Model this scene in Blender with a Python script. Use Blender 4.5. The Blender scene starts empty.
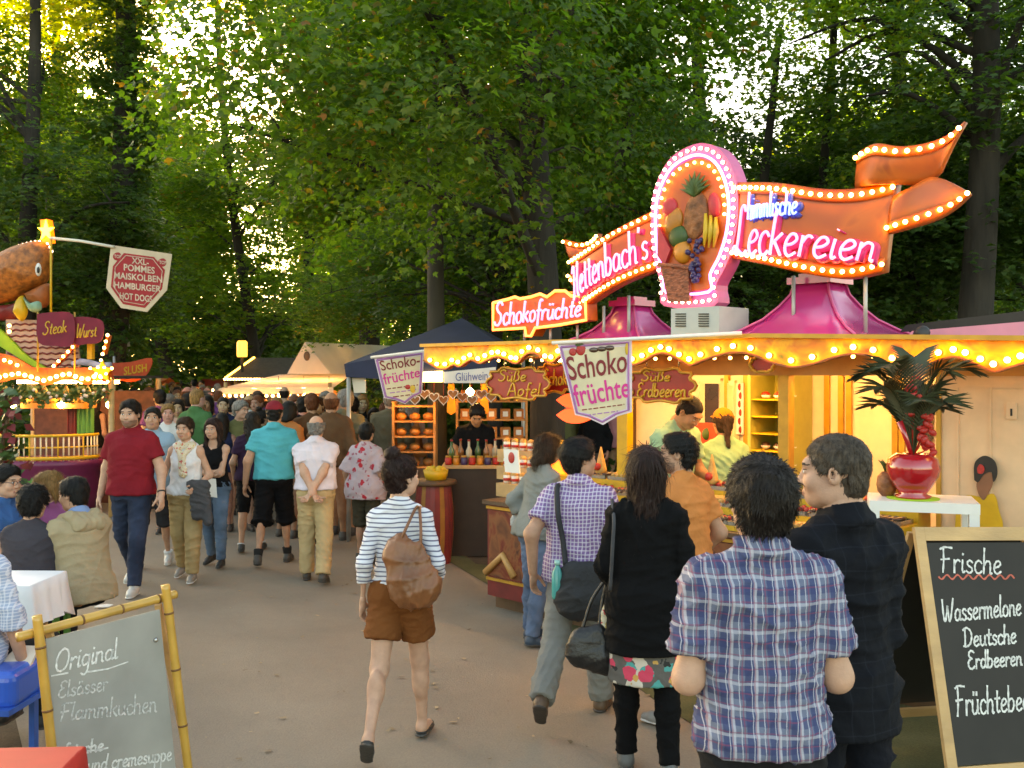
import bpy, math, random
import numpy as np
from mathutils import Vector, Matrix
R_ = math.radians
SC = bpy.context.scene
COL = SC.collection
random.seed(7)

# ------------------------------------------------------------------ camera, sky, sun, exposure
F = 995.6; CAMZ = 2.1; HOR = 372.0
cam = bpy.data.objects.new('camera', bpy.data.cameras.new('camera'))
COL.objects.link(cam)
cam.location = (0, 0, CAMZ); cam.rotation_euler = (R_(90), 0, 0)
cam.data.lens = 35; cam.data.sensor_width = 36
cam.data.shift_y = -12/1024
cam.data.clip_start = 0.1; cam.data.clip_end = 2000
cam.data.dof.use_dof = True; cam.data.dof.focus_distance = 5.6; cam.data.dof.aperture_fstop = 8.0
SC.camera = cam
SUN_EL, SUN_AZ = 13.0, -27.0        # elevation, and azimuth to the left of the view direction
W = bpy.data.worlds.new('World'); SC.world = W; W.use_nodes = True
nt = W.node_tree; nt.nodes.clear()
sky = nt.nodes.new('ShaderNodeTexSky'); sky.sky_type = 'NISHITA'; sky.sun_disc = False
sky.sun_elevation = R_(SUN_EL); sky.sun_rotation = R_(SUN_AZ)
sky.air_density = 1.0; sky.dust_density = 2.0; sky.ozone_density = 0.6
bg = nt.nodes.new('ShaderNodeBackground'); bg.inputs['Strength'].default_value = 0.15
wo = nt.nodes.new('ShaderNodeOutputWorld')
nt.links.new(sky.outputs[0], bg.inputs[0]); nt.links.new(bg.outputs[0], wo.inputs[0])
sl = bpy.data.lights.new('sun', 'SUN'); sl.energy = 5.0; sl.angle = R_(0.5); sl.color = (1.0, 0.80, 0.52)
sun = bpy.data.objects.new('sun', sl); COL.objects.link(sun)
az = R_(SUN_AZ); el = R_(SUN_EL)
sdir = Vector((math.sin(az)*math.cos(el), math.cos(az)*math.cos(el), math.sin(el)))   # towards the sun
sun.rotation_euler = (-sdir).to_track_quat('-Z', 'Y').to_euler(); sun.location = sdir*150
vs = SC.view_settings; vs.view_transform = 'Standard'; vs.look = 'None'; vs.gamma = 1.0; vs.exposure = 2.7
vs.use_curve_mapping = False
try:
    vs.use_white_balance = True; vs.white_balance_temperature = 8600; vs.white_balance_tint = 8
except Exception: pass
cy = SC.cycles
cy.max_bounces = 7; cy.diffuse_bounces = 3; cy.glossy_bounces = 2; cy.transmission_bounces = 5; cy.transparent_max_bounces = 6
cy.caustics_reflective = False; cy.caustics_refractive = False
cy.sample_clamp_indirect = 6.0; cy.use_denoising = True
try: cy.use_light_tree = True
except Exception: pass

def at(px, py, Y): return Vector(((px-512)/F*Y, Y, CAMZ-(py-HOR)/F*Y))
def gnd(px, py):
    Y = F*CAMZ/(py-HOR); return Vector(((px-512)/F*Y, Y, 0))

# ------------------------------------------------------------------ materials
def _n(nt, t, **kw):
    n = nt.nodes.new(t)
    for k, v in kw.items(): setattr(n, k, v)
    return n
def c4(c): return (c[0], c[1], c[2], 1.0)
_MATS = {}
def mat(name, col=(.5,.5,.5), rough=.6, metal=0., emit=None, es=0., var=.18, vscale=9., bump=.0, bscale=60., objcol=False,
        spec=.5, coat=0., sheen=0., stretch=None):
    """A principled material whose colour is broken up by noise."""
    if name in _MATS: return _MATS[name]
    m = bpy.data.materials.new(name); m.use_nodes = True; t = m.node_tree
    b = t.nodes['Principled BSDF']
    b.inputs['Roughness'].default_value = rough; b.inputs['Metallic'].default_value = metal
    b.inputs['Specular IOR Level'].default_value = spec
    if coat: b.inputs['Coat Weight'].default_value = coat; b.inputs['Coat Roughness'].default_value = .15
    if sheen: b.inputs['Sheen Weight'].default_value = sheen
    tc = _n(t, 'ShaderNodeTexCoord')
    src = tc.outputs['Object']
    if stretch:
        mp = _n(t, 'ShaderNodeMapping'); mp.inputs['Scale'].default_value = stretch
        t.links.new(src, mp.inputs[0]); src = mp.outputs[0]
    nz = _n(t, 'ShaderNodeTexNoise'); nz.inputs['Scale'].default_value = vscale; nz.inputs['Detail'].default_value = 4
    t.links.new(src, nz.inputs['Vector'])
    mr = _n(t, 'ShaderNodeMapRange'); mr.inputs[1].default_value = .3; mr.inputs[2].default_value = .7
    mr.inputs[3].default_value = 1-var; mr.inputs[4].default_value = 1+var*.6
    t.links.new(nz.outputs[0], mr.inputs[0])
    mx = _n(t, 'ShaderNodeVectorMath', operation='SCALE')
    if objcol:
        oi = _n(t, 'ShaderNodeObjectInfo'); t.links.new(oi.outputs['Color'], mx.inputs[0])
    else: mx.inputs[0].default_value = col
    t.links.new(mr.outputs[0], mx.inputs['Scale'])
    t.links.new(mx.outputs[0], b.inputs['Base Color'])
    if bump:
        n2 = _n(t, 'ShaderNodeTexNoise'); n2.inputs['Scale'].default_value = bscale; n2.inputs['Detail'].default_value = 3
        t.links.new(src, n2.inputs['Vector'])
        bp = _n(t, 'ShaderNodeBump'); bp.inputs['Strength'].default_value = bump; bp.inputs['Distance'].default_value = .02
        t.links.new(n2.outputs[0], bp.inputs['Height']); t.links.new(bp.outputs[0], b.inputs['Normal'])
    if emit is not None:
        b.inputs['Emission Color'].default_value = c4(emit); b.inputs['Emission Strength'].default_value = es
    m.diffuse_color = c4(col)
    _MATS[name] = m
    return m
def nodes_of(m):
    t = m.node_tree; return t, t.nodes['Principled BSDF']

# ------------------------------------------------------------------ mesh collecting
class MB:
    def __init__(s): s.v = []; s.f = []; s.m = []; s.sm = []; s.mats = []; s.cur = None
    def mat(s, m): s.cur = m; return s
    def _mi(s):
        if s.cur is None: return 0
        if s.cur not in s.mats: s.mats.append(s.cur)
        return s.mats.index(s.cur)
    def add(s, vs, fs, smooth=False):
        o = len(s.v); s.v += [tuple(p) for p in vs]; k = s._mi()
        for f in fs: s.f.append([i+o for i in f]); s.m.append(k); s.sm.append(smooth)
        return s
    def box(s, c, d, R=None, taper=1.0):
        c = Vector(c); hx, hy, hz = d[0]/2, d[1]/2, d[2]/2; vs = []
        for z in (-1, 1):
            k = taper if z > 0 else 1
            for x, y in ((-1,-1),(1,-1),(1,1),(-1,1)):
                p = Vector((x*hx*k, y*hy*k, z*hz))
                vs.append(c + (R @ p if R else p))
        return s.add(vs, [(3,2,1,0),(4,5,6,7),(0,1,5,4),(1,2,6,5),(2,3,7,6),(3,0,4,7)])
    def bar(s, a, b, w, h, up=(0,0,1)):
        a, b = Vector(a), Vector(b); d = (b-a); L = d.length; d.normalize()
        u = Vector(up); x = d.cross(u)
        if x.length < 1e-4: x = d.cross(Vector((0,1,0)))
        x.normalize(); z = x.cross(d); vs = []
        for p in (a, b):
            for i, j in ((-1,-1),(1,-1),(1,1),(-1,1)): vs.append(p + x*i*w/2 + z*j*h/2)
        return s.add(vs, [(0,1,2,3),(7,6,5,4),(1,0,4,5),(2,1,5,6),(3,2,6,7),(0,3,7,4)])
    def tube(s, pts, r, n=8, caps=True, smooth=True):
        pts = [Vector(p) for p in pts]; N = len(pts); vs = []; fs = []
        rs = r if isinstance(r, (list, tuple)) else [r]*N
        ref = None
        for i, p in enumerate(pts):
            d = (pts[min(i+1,N-1)]-pts[max(i-1,0)])
            if d.length < 1e-9: d = Vector((0,0,1))
            d.normalize()
            if ref is None:
                ref = d.orthogonal().normalized()
            else:
                ref = (ref - d*ref.dot(d))
                if ref.length < 1e-6: ref = d.orthogonal()
                ref.normalize()
            q = d.cross(ref)
            for k in range(n):
                a = 2*math.pi*k/n; vs.append(p + (ref*math.cos(a)+q*math.sin(a))*rs[i])
        for i in range(N-1):
            for k in range(n):
                fs.append((i*n+k, i*n+(k+1)%n, (i+1)*n+(k+1)%n, (i+1)*n+k))
        if caps: fs.append(tuple(range(n-1,-1,-1))); fs.append(tuple((N-1)*n+k for k in range(n)))
        return s.add(vs, fs, smooth)
    def lathe(s, c, prof, n=20, smooth=True, axis=None, sx=1., sy=1.):
        c = Vector(c); vs = []; fs = []; M = axis or Matrix.Identity(3)
        for r, z in prof:
            for k in range(n):
                a = 2*math.pi*k/n; vs.append(c + M @ Vector((r*math.cos(a)*sx, r*math.sin(a)*sy, z)))
        for i in range(len(prof)-1):
            for k in range(n): fs.append((i*n+k, i*n+(k+1)%n, (i+1)*n+(k+1)%n, (i+1)*n+k))
        fs.append(tuple(range(n-1,-1,-1))); fs.append(tuple((len(prof)-1)*n+k for k in range(n)))
        return s.add(vs, fs, smooth)
    def ball(s, c, r, n=12, m=8, R=None):
        c = Vector(c); r = Vector((r,r,r)) if not hasattr(r, '__len__') else Vector(r)
        vs = []; fs = []
        for i in range(m+1):
            th = math.pi*i/m
            for k in range(n):
                a = 2*math.pi*k/n
                p = Vector((math.sin(th)*math.cos(a)*r.x, math.sin(th)*math.sin(a)*r.y, math.cos(th)*r.z))
                vs.append(c + (R @ p if R else p))
        for i in range(m):
            for k in range(n): fs.append((i*n+k, (i+1)*n+k, (i+1)*n+(k+1)%n, i*n+(k+1)%n))
        return s.add(vs, fs, True)
    def prism(s, pl, poly, c0, c1, smooth=False):
        """A flat outline poly [(a,b)...] in plane pl, thickened from depth c0 (back) to c1 (front)."""
        A = sum(poly[i][0]*poly[(i+1)%len(poly)][1]-poly[(i+1)%len(poly)][0]*poly[i][1] for i in range(len(poly)))
        if A < 0: poly = poly[::-1]
        n = len(poly); vs = [pl.w(a,b,c1) for a,b in poly]+[pl.w(a,b,c0) for a,b in poly]
        fs = [tuple(range(n)), tuple(range(2*n-1, n-1, -1))]
        for i in range(n): fs.append((i, n+i, n+(i+1)%n, (i+1)%n))
        return s.add(vs, fs, smooth)
    def build(s, name, m=None, origin=(0,0,0), parent=None):
        o = Vector(origin)
        me = bpy.data.meshes.new(name)
        me.from_pydata([(p[0]-o.x, p[1]-o.y, p[2]-o.z) for p in s.v], [], s.f)
        ms = s.mats if s.mats else [m]
        if s.mats and m is not None and m not in ms: pass
        for x in ms:
            if x: me.materials.append(x)
        me.polygons.foreach_set('material_index', s.m); me.polygons.foreach_set('use_smooth', s.sm)
        me.update()
        ob = bpy.data.objects.new(name, me); COL.objects.link(ob)
        if parent: ob.parent = parent
        else: ob.location = o
        return ob
    def bb(s):
        xs, ys, zs = zip(*s.v); return min(xs),max(xs),min(ys),max(ys),min(zs),max(zs)

class Pl:
    """A plane in the world: origin o, horizontal axis x, up axis z, normal n = x cross z."""
    def __init__(s, o, x, z=(0,0,1)):
        s.o = Vector(o); s.x = Vector(x).normalized(); s.z = Vector(z).normalized(); s.n = s.x.cross(s.z).normalized()
        s.z = s.n.cross(s.x)*1.0; s.z.normalize()
    def w(s, a, b, c=0.): return s.o + s.x*a + s.z*b + s.n*c
    def px(s, px, py):
        C = Vector((0,0,CAMZ)); d = Vector(((px-512)/F, 1, -(py-HOR)/F))
        t = (s.o-C).dot(s.n)/d.dot(s.n); h = C+d*t-s.o
        return (h.dot(s.x), h.dot(s.z))
    def pp(s, pts): return [s.px(*p) for p in pts]
    def wp(s, px, py, c=0.): return s.w(*s.px(px, py), c)

def tagd(o, label, cat, group=None, kind=None):
    if label: o['label'] = label
    if cat: o['category'] = cat
    if group: o['group'] = group
    if kind: o['kind'] = kind
    return o
def thing(name, label, cat, loc=(0,0,0), group=None):
    o = bpy.data.objects.new(name, None); COL.objects.link(o); o.location = loc; o.empty_display_size = .2
    return tagd(o, label, cat, group)
def part(name, mb, m, parent, label=None):
    org = parent['_o'] if '_o' in parent else parent.location
    p = mb.build(name, m, org, parent)
    p['_o'] = list(org)
    if label: p['label'] = label
    return p
def solid(name, mb, m, label, cat, group=None):
    x0,x1,y0,y1,z0,z1 = mb.bb()
    o = mb.build(name, m, ((x0+x1)/2,(y0+y1)/2,z0)); o['_o'] = [(x0+x1)/2,(y0+y1)/2,z0]
    return tagd(o, label, cat, group)
def struct(name, mb, m):
    o = mb.build(name, m); o['kind'] = 'structure'; return o
def catmull(pts, k=6, closed=False):
    pts = [Vector(p) for p in pts]; n = len(pts); out = []
    if n < 3: return pts
    for i in range(n if closed else n-1):
        g = (lambda j: pts[j % n]) if closed else (lambda j: pts[max(0, min(n-1, j))])
        p0,p1,p2,p3 = g(i-1),g(i),g(i+1),g(i+2)
        for t in range(k):
            u = t/k
            out.append(.5*((2*p1)+(p2-p0)*u+(2*p0-5*p1+4*p2-p3)*u*u+(3*p1-p0-3*p2+p3)*u**3))
    if not closed: out.append(pts[-1])
    return out
def resample(pts, step):
    out = [pts[0]]; acc = 0
    for a, b in zip(pts, pts[1:]):
        L = (b-a).length
        while acc+L >= step and L > 1e-9:
            u = (step-acc)/L; a = a.lerp(b, u); out.append(a.copy()); L = (b-a).length; acc = 0
        acc += L
    return out

# ------------------------------------------------------------------ single-stroke script
GL = {}
def _g(ch, w, *st): GL[ch] = (w/10, [[(float(a)/10, float(b)/10) for a, b in (q.split(',') for q in s.split())] for s in st])
_g('a',5,'4,4 2.5,5 1,4 .6,2 1.2,.4 2.6,.3 3.8,1.6 4.1,4.6','4.1,4.6 3.9,1.6 4.2,.3 5,.6'); _g('b',5,'.8,10 .7,5 .7,0','.7,3.4 2,5 3.6,4.4 4,2.4 3.2,.5 1.8,0 .7,1')
_g('c',4.2,'3.8,4 2.6,5 1.1,4.2 .6,2.2 1.4,.3 2.8,0 4,.9'); _g('d',5,'3.8,3.8 2.4,5 1,4.2 .6,2 1.4,.2 2.8,.4 3.8,1.8','4.2,10 4,5 4,1 4.8,.2')
_g('e',4.4,'.8,2.4 2.6,2.8 3.7,3.9 3,5 1.7,4.8 .7,3 .9,1 2.2,0 4,.9'); _g('f',3.4,'3.4,9.4 2.4,10 1.6,8.8 1.5,4 1.4,-2.4','.3,4.8 3,5')
_g('g',5,'4,4 2.5,5 1,4.2 .6,2.2 1.4,.5 2.8,.6 3.9,2 4.1,4.8','4.1,4.8 4,0 3.6,-3 2.2,-4 .8,-3.2'); _g('h',5,'.8,10 .7,5 .7,0','.7,3 2,4.8 3.4,4.6 3.8,3 3.8,0 4.6,.2')
_g('i',2.2,'.9,5 .8,1.4 1.2,.1 2,.6','1,7.2 1.1,7.5'); _g('k',4.6,'.8,10 .7,5 .7,0','3.8,5 .8,2.4','1.6,3 4.2,0'); _g('l',2.4,'.9,10 .8,1.6 1.3,.1 2.2,.6')
_g('m',7,'.7,5 .7,0','.7,3.2 1.8,4.9 2.9,4.4 3,0','3,3.2 4.2,4.9 5.4,4.4 5.6,.6 6.4,.1'); _g('n',5,'.7,5 .7,0','.7,3.2 2,4.9 3.4,4.5 3.7,2.6 3.8,.4 4.7,.2')
_g('o',4.8,'2.4,5 1,4.2 .6,2.4 1.3,.4 2.7,.1 3.9,1.2 4,3.4 3,4.8 2.2,5'); _g('p',5,'.8,5 .7,0 .6,-4','.7,3.6 2,5 3.6,4.4 4,2.4 3.2,.4 1.8,0 .7,1')
_g('r',3.8,'.8,5 .8,0','.8,3 1.8,4.7 2.8,5 3.4,4.5'); _g('s',4,'3.4,4.2 2.2,5 1,4.2 1.4,3 3,2 3.2,.7 1.9,0 .6,.7'); _g('t',3.6,'1.8,8 1.6,2 2,.2 3.2,.5','.3,5.2 3.2,5.4')
_g('u',5,'.7,5 .8,1.4 1.8,.1 3.2,.8 3.9,2.4','3.9,5 3.9,1 4.7,.2'); _g('w',6.6,'.5,5 1.4,.2 3,4.4','3,4.4 4.3,.2 5.8,5'); _g("'",1.8,'1,10 .7,8.4'); _g(' ',3)
_g('ü',5,*['.7,5 .8,1.4 1.8,.1 3.2,.8 3.9,2.4','3.9,5 3.9,1 4.7,.2','1.4,6.8 1.5,7.8','3.2,6.8 3.3,7.8']); _g('ä',5,'4,4 2.5,5 1,4 .6,2 1.2,.4 2.6,.3 3.8,1.6 4.1,4.6','4.1,4.6 3.9,1.6 4.2,.3 5,.6','1.4,6.8 1.5,7.8','3.2,6.8 3.3,7.8')
_g('H',8,'.3,7.6 1.2,9.4 2.4,8.8 2.5,5 2,1 .8,-.4','6.4,10 5.8,5 5.8,1 6.8,-.2','2.3,4.8 5.8,5.2'); _g('L',7,'4.8,8.8 4,10 2.8,9.2 2.6,5 2.2,1.4 1.2,.2 .5,.8 1.4,1.6 3.4,.6 5.4,0 6.6,.8')
_g('S',6.4,'5.4,8.6 4.2,10 2.2,9.6 1.4,7.8 2.6,6 4.6,4.6 5,2.2 3.4,.2 1.4,.4 .5,1.8'); _g('O',7.4,'3.8,10 1.6,8.6 .6,5 1.4,1.2 3.4,0 5.8,1.4 6.6,5.4 5.6,8.8 3.4,10')
_g('E',5.8,'5,9 3.4,10 1.6,9 1.6,6.8 3.4,5.6','3.4,5.6 1.2,4.4 .8,2 2,.2 4,.1 5.2,1.2'); _g('F',6,'1.6,9.8 1.8,5 1.4,0','.2,9.2 2,10 5.6,9.8','.6,5 4.4,5.4')
_g('W',9,'.6,9.6 1.2,3 2.4,.2 4.2,6.6','4.2,6.6 5.2,.3 6.6,2.4 8.2,9.8'); _g('D',7,'1.4,9.6 1.5,5 1.3,.2','.2,8.8 2.6,9.9 5.2,8.2 6,5 5,1.6 2.8,.2 .4,.4'); _g('R',6.2,'1.4,9.6 1.3,.2','.4,8.8 3,10 4.8,8.2 4,6 1.5,5','2.6,5.2 5.4,.2')
_g('A',6.6,'.5,0 3,10 5.8,0','1.4,3.6 5,3.8'); _g('Ä',6.6,'.5,0 3,10 5.8,0','1.4,3.6 5,3.8','1.6,10.6 1.7,11.8','4.6,10.6 4.7,11.8'); _g('ß',4.8,'.8,-1 .9,6 1.8,9.4 3.4,8.6 3,6 4,4 3.8,1 2,.2')
def script(text, quad, k=4, shear=.18):
    """Strokes of a hand-written word fitted in quad (bottom-left, bottom-right, top-right, top-left), as lists of 2-D points."""
    x = 0; st = []
    for ch in text:
        w, ss = GL[ch]
        for s in ss: st.append([(x+a+shear*b, b) for a, b in s])
        x += w
    xs = [p[0] for s in st for p in s]; x0, x1 = min(xs), max(xs); out = []
    bl, br, tr, tl = [Vector((q[0], q[1], 0)) for q in quad]
    for s in st:
        q = []
        for p in catmull([(a, b, 0) for a, b in s], k):
            u = (p.x-x0)/(x1-x0); v = p.y
            q.append((bl*(1-u)+br*u)*(1-v) + (tl*(1-u)+tr*u)*v)
        out.append([(p.x, p.y) for p in q])
    return out
def strokes(mb, pl, sts, r, c, n=6, flat=False):
    for s in sts:
        mb.tube([pl.w(a, b, c) for a, b in s], r, n)
    return mb
def ribbon(mb, pl, sts, wd, c, th=.0015):
    """Chalk or paint strokes: thin raised strips."""
    for s in sts:
        if len(s) < 2: continue
        vs = []; fs = []; n = len(s)
        for i in range(n):
            a = Vector(s[max(i-1,0)]+(0,)); b = Vector(s[min(i+1,n-1)]+(0,)); d = b-a
            if d.length < 1e-9: d = Vector((1,0,0))
            d.normalize(); q = Vector((-d.y, d.x, 0))*wd*.5*(1+.25*math.sin(i*1.7+s[0][0]*99))
            e = d*wd*.4*(-1 if i == 0 else 1 if i == n-1 else 0)
            for sg in (1,-1): vs.append(pl.w(s[i][0]+q.x*sg+e.x, s[i][1]+q.y*sg+e.y, c+th))
        for i in range(n-1): fs.append((2*i, 2*i+1, 2*i+3, 2*i+2))
        mb.add(vs, fs)
    return mb
def print_text(mb, pl, text, quad, c, th=.003, bold=.0):
    """Printed letters (font outlines) fitted to a quad of plane coordinates and raised a little."""
    cu = bpy.data.curves.new('t', 'FONT'); cu.body = text; cu.offset = bold; cu.resolution_u = 3
    ob = bpy.data.objects.new('t', cu); COL.objects.link(ob)
    me = bpy.data.meshes.new_from_object(ob.evaluated_get(bpy.context.evaluated_depsgraph_get())) if False else ob.to_mesh()
    vs = [v.co.copy() for v in me.vertices]; fs = [tuple(p.vertices) for p in me.polygons]
    ob.to_mesh_clear(); bpy.data.objects.remove(ob); bpy.data.curves.remove(cu)
    if not vs: return mb
    xs = [v.x for v in vs]; ys = [v.y for v in vs]; x0,x1,y0,y1 = min(xs),max(xs),min(ys),max(ys)
    bl, br, tr, tl = [Vector((q[0], q[1], 0)) for q in quad]; out = []
    for v in vs:
        u = (v.x-x0)/(x1-x0); w = (v.y-y0)/(y1-y0)
        p = (bl*(1-u)+br*u)*(1-w)+(tl*(1-u)+tr*u)*w
        out.append(pl.w(p.x, p.y, c+th))
    return mb.add(out, fs)
# ------------------------------------------------------------------ bodies: smooth unions of tapered limbs, turned into one surface
V = lambda *a: np.array(a, dtype=np.float64)
def unit(v):
    v = np.asarray(v, float); return v/max(np.linalg.norm(v), 1e-9)
def rot(axis, deg):
    return np.array(Matrix.Rotation(R_(deg), 3, axis))
class SDF:
    def __init__(s): s.p = []; s.cuts = []
    def cone(s, a, b, ra, rb=None, sq=None, flat=0, k=None, sub=False):
        s.p.append(('c', V(*a), V(*b), ra, ra if rb is None else rb, sq, flat, k, sub)); return s
    def ell(s, c, r, R=None, k=None, sub=False):
        r = V(*r) if hasattr(r, '__len__') else V(r, r, r)
        s.p.append(('e', V(*c), r, R, None, None, 0, k, sub)); return s
    def cut(s, fn): s.cuts.append(fn); return s
    def _box(s, q):
        if q[0] == 'c':
            r = max(q[3], q[4])
            if q[5] is not None: r = r/min(1, q[5][1])
            return np.minimum(q[1], q[2])-r, np.maximum(q[1], q[2])+r
        r = q[2].max(); return q[1]-r, q[1]+r
    def _ev(s, q, P):
        if q[0] == 'c':
            _, a, b, ra, rb, sq, flat, _, _ = q
            ab = b-a; L = max(np.linalg.norm(ab), 1e-6); u = ab/L
            ap = P-a; h = ap@u; t = np.clip(h/L, 0, 1)
            d = ap-(t*L)[..., None]*u
            if sq is not None:
                cmp = d@sq[0]; d = d+(cmp*(sq[1]-1))[..., None]*sq[0]
            f = np.sqrt((d*d).sum(-1))-(ra+t*(rb-ra))
            if flat & 1: f = np.maximum(f, h-L)
            if flat & 2: f = np.maximum(f, -h)
            return f
        _, c, r, R = q[:4]
        d = P-c
        if R is not None: d = d@R
        k0 = np.sqrt(((d/r)**2).sum(-1)); k1 = np.sqrt(((d/(r*r))**2).sum(-1))
        return k0*(k0-1)/np.maximum(k1, 1e-6)
    def grow(s, res, k=.03):
        lo = np.min([s._box(q)[0] for q in s.p if not q[8]], 0)-res*2.5; hi = np.max([s._box(q)[1] for q in s.p if not q[8]], 0)+res*2.5
        n = np.ceil((hi-lo)/res).astype(int)+1
        Fd = np.full(n, .08, dtype=np.float32)
        ax = [lo[i]+res*np.arange(n[i]) for i in range(3)]
        for q in s.p:
            kk = k if q[7] is None else q[7]
            b0, b1 = s._box(q); m = kk+res*2
            i0 = np.clip(np.floor((b0-m-lo)/res).astype(int), 0, n-1); i1 = np.clip(np.ceil((b1+m-lo)/res).astype(int)+1, 1, n)
            if (i1 <= i0).any(): continue
            sl = tuple(slice(i0[i], i1[i]) for i in range(3))
            P = np.stack(np.meshgrid(*[ax[i][sl[i]] for i in range(3)], indexing='ij'), -1)
            f = s._ev(q, P); g = Fd[sl]
            if q[8]:
                f = -f; h = np.maximum(kk-np.abs(f-g), 0)/kk if kk > 0 else 0; Fd[sl] = np.maximum(f, g)+h*h*kk/4
            else:
                h = np.maximum(kk-np.abs(f-g), 0)/kk if kk > 0 else 0; Fd[sl] = np.minimum(f, g)-h*h*kk/4
        if s.cuts:
            P = np.stack(np.meshgrid(*ax, indexing='ij'), -1)
            for fn in s.cuts: Fd = np.maximum(Fd, fn(P))
        return nets(Fd, lo, res)
def nets(Fd, lo, res):
    S = Fd < 0; n = np.array(Fd.shape); m = n-1
    cnt = np.zeros(m, np.int8)
    for i in (0,1):
        for j in (0,1):
            for k in (0,1): cnt += S[i:i+m[0], j:j+m[1], k:k+m[2]]
    act = (cnt > 0) & (cnt < 8)
    idx = np.full(m, -1, np.int64); cells = np.argwhere(act); idx[act] = np.arange(len(cells))
    pos = np.zeros((len(cells), 3)); w = np.zeros(len(cells))
    cs = [(i,j,k) for i in (0,1) for j in (0,1) for k in (0,1)]
    ci = cells.T
    val = {c: Fd[ci[0]+c[0], ci[1]+c[1], ci[2]+c[2]] for c in cs}
    for a in range(3):
        for c in cs:
            if c[a]: continue
            d = list(c); d[a] = 1; d = tuple(d)
            f0, f1 = val[c], val[d]; x = (f0 < 0) != (f1 < 0)
            t = np.where(x, f0/np.where(np.abs(f0-f1) < 1e-9, 1, f0-f1), 0)
            p = np.array(c, float)[None]+np.zeros((len(cells),3)); p[:, a] = t
            pos += p*x[:, None]; w += x
    vt = lo+(cells+pos/np.maximum(w, 1)[:, None])*res
    fs = []
    for a in range(3):
        b, c = (a+1) % 3, (a+2) % 3
        s0 = [slice(None)]*3; s1 = [slice(None)]*3; s0[a] = slice(0, -1); s1[a] = slice(1, None)
        A, B = S[tuple(s0)], S[tuple(s1)]
        e = np.argwhere(A != B)
        e = e[(e[:, b] > 0) & (e[:, c] > 0) & (e[:, b] < m[b]) & (e[:, c] < m[c])]
        if not len(e): continue
        ins = A[e[:,0], e[:,1], e[:,2]]
        def g(db, dc):
            q = e.copy(); q[:, b] += db; q[:, c] += dc; return idx[q[:,0], q[:,1], q[:,2]]
        q = np.stack([g(-1,-1), g(0,-1), g(0,0), g(-1,0)], 1)
        q[~ins] = q[~ins][:, ::-1]
        fs.append(q)
    return vt, (np.concatenate(fs) if fs else np.zeros((0,4), int))
def vnormals(v, f):
    a = v[f[:,1]]-v[f[:,0]]; b = v[f[:,2]]-v[f[:,0]]; fn = np.cross(a, b); N = np.zeros_like(v)
    for i in range(f.shape[1]): np.add.at(N, f[:, i], fn)
    return N/np.maximum(np.linalg.norm(N, axis=1), 1e-12)[:, None]
def folds(v, f, amp, wl, seed, str_=(1,1,1)):
    """Cloth folds and hair locks: push the surface outwards along its normals in warped ridges."""
    r = np.random.RandomState(seed); N = vnormals(v, f); d = np.zeros(len(v)); p = v*np.array(str_)
    q = p+.035*np.stack([np.sin(p@r.normal(size=3)*9+r.uniform(0,6)) for _ in range(3)], 1)
    for i in range(6):
        w = unit(r.normal(size=3)*np.array([.7,.7,1.0])); fr = math.pi/(wl*r.uniform(.45, 1.25))
        ph = r.uniform(0, 6.28); msk = .5+.5*np.sin(q@(r.normal(size=3)*7)+ph)
        d += ((1-np.abs(np.sin((q@w)*fr+ph)))**2)*msk*r.uniform(.5, 1)
    return v+N*((d/1.3-.14)*amp)[:, None]
def mesh_np(name, v, f, mats, mi=None, smooth=True):
    me = bpy.data.meshes.new(name)
    me.vertices.add(len(v)); me.vertices.foreach_set('co', np.asarray(v, np.float32).ravel())
    k = f.shape[1]; me.loops.add(len(f)*k); me.loops.foreach_set('vertex_index', np.asarray(f, np.int32).ravel())
    me.polygons.add(len(f)); me.polygons.foreach_set('loop_start', np.arange(0, len(f)*k, k, dtype=np.int32))
    for m in mats: me.materials.append(m)
    if mi is not None: me.polygons.foreach_set('material_index', np.asarray(mi, np.int32))
    me.polygons.foreach_set('use_smooth', np.full(len(f), smooth))
    me.update(calc_edges=True)
    return me

SKIN = mat('skin', objcol=True, rough=.55, var=.13, vscale=22, bump=.12, bscale=170, spec=.28)
t_, b_ = nodes_of(SKIN)
b_.inputs['Subsurface Weight'].default_value = .08; b_.inputs['Subsurface Radius'].default_value = (.02,.008,.004)
LIPS = mat('lips', (.30,.135,.10), .45); BROW = mat('eyebrow', (.050,.030,.020), .8); EYEW = mat('eye_white', (.62,.58,.54), .25, var=.03); IRIS = mat('iris', (.022,.015,.011), .2)
BEARD = mat('beard_stubble', (.22,.125,.085), .8, var=.3, vscale=120)
HAIR = mat('hair', objcol=True, rough=.52, var=.6, vscale=40, stretch=(2.2,2.2,.5), bump=.35, bscale=110, spec=.22)
CLOTH = mat('cloth', objcol=True, rough=.9, var=.16, vscale=5, bump=.3, bscale=28, spec=.15)
SHOE = mat('shoe_leather', objcol=True, rough=.55, var=.2, bump=.15)
SOLE = mat('shoe_sole', (.05,.045,.04), .8)
DENIM = mat('denim', objcol=True, rough=.9, spec=.15, var=.5, vscale=3.2, bump=.35, bscale=26)

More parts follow.
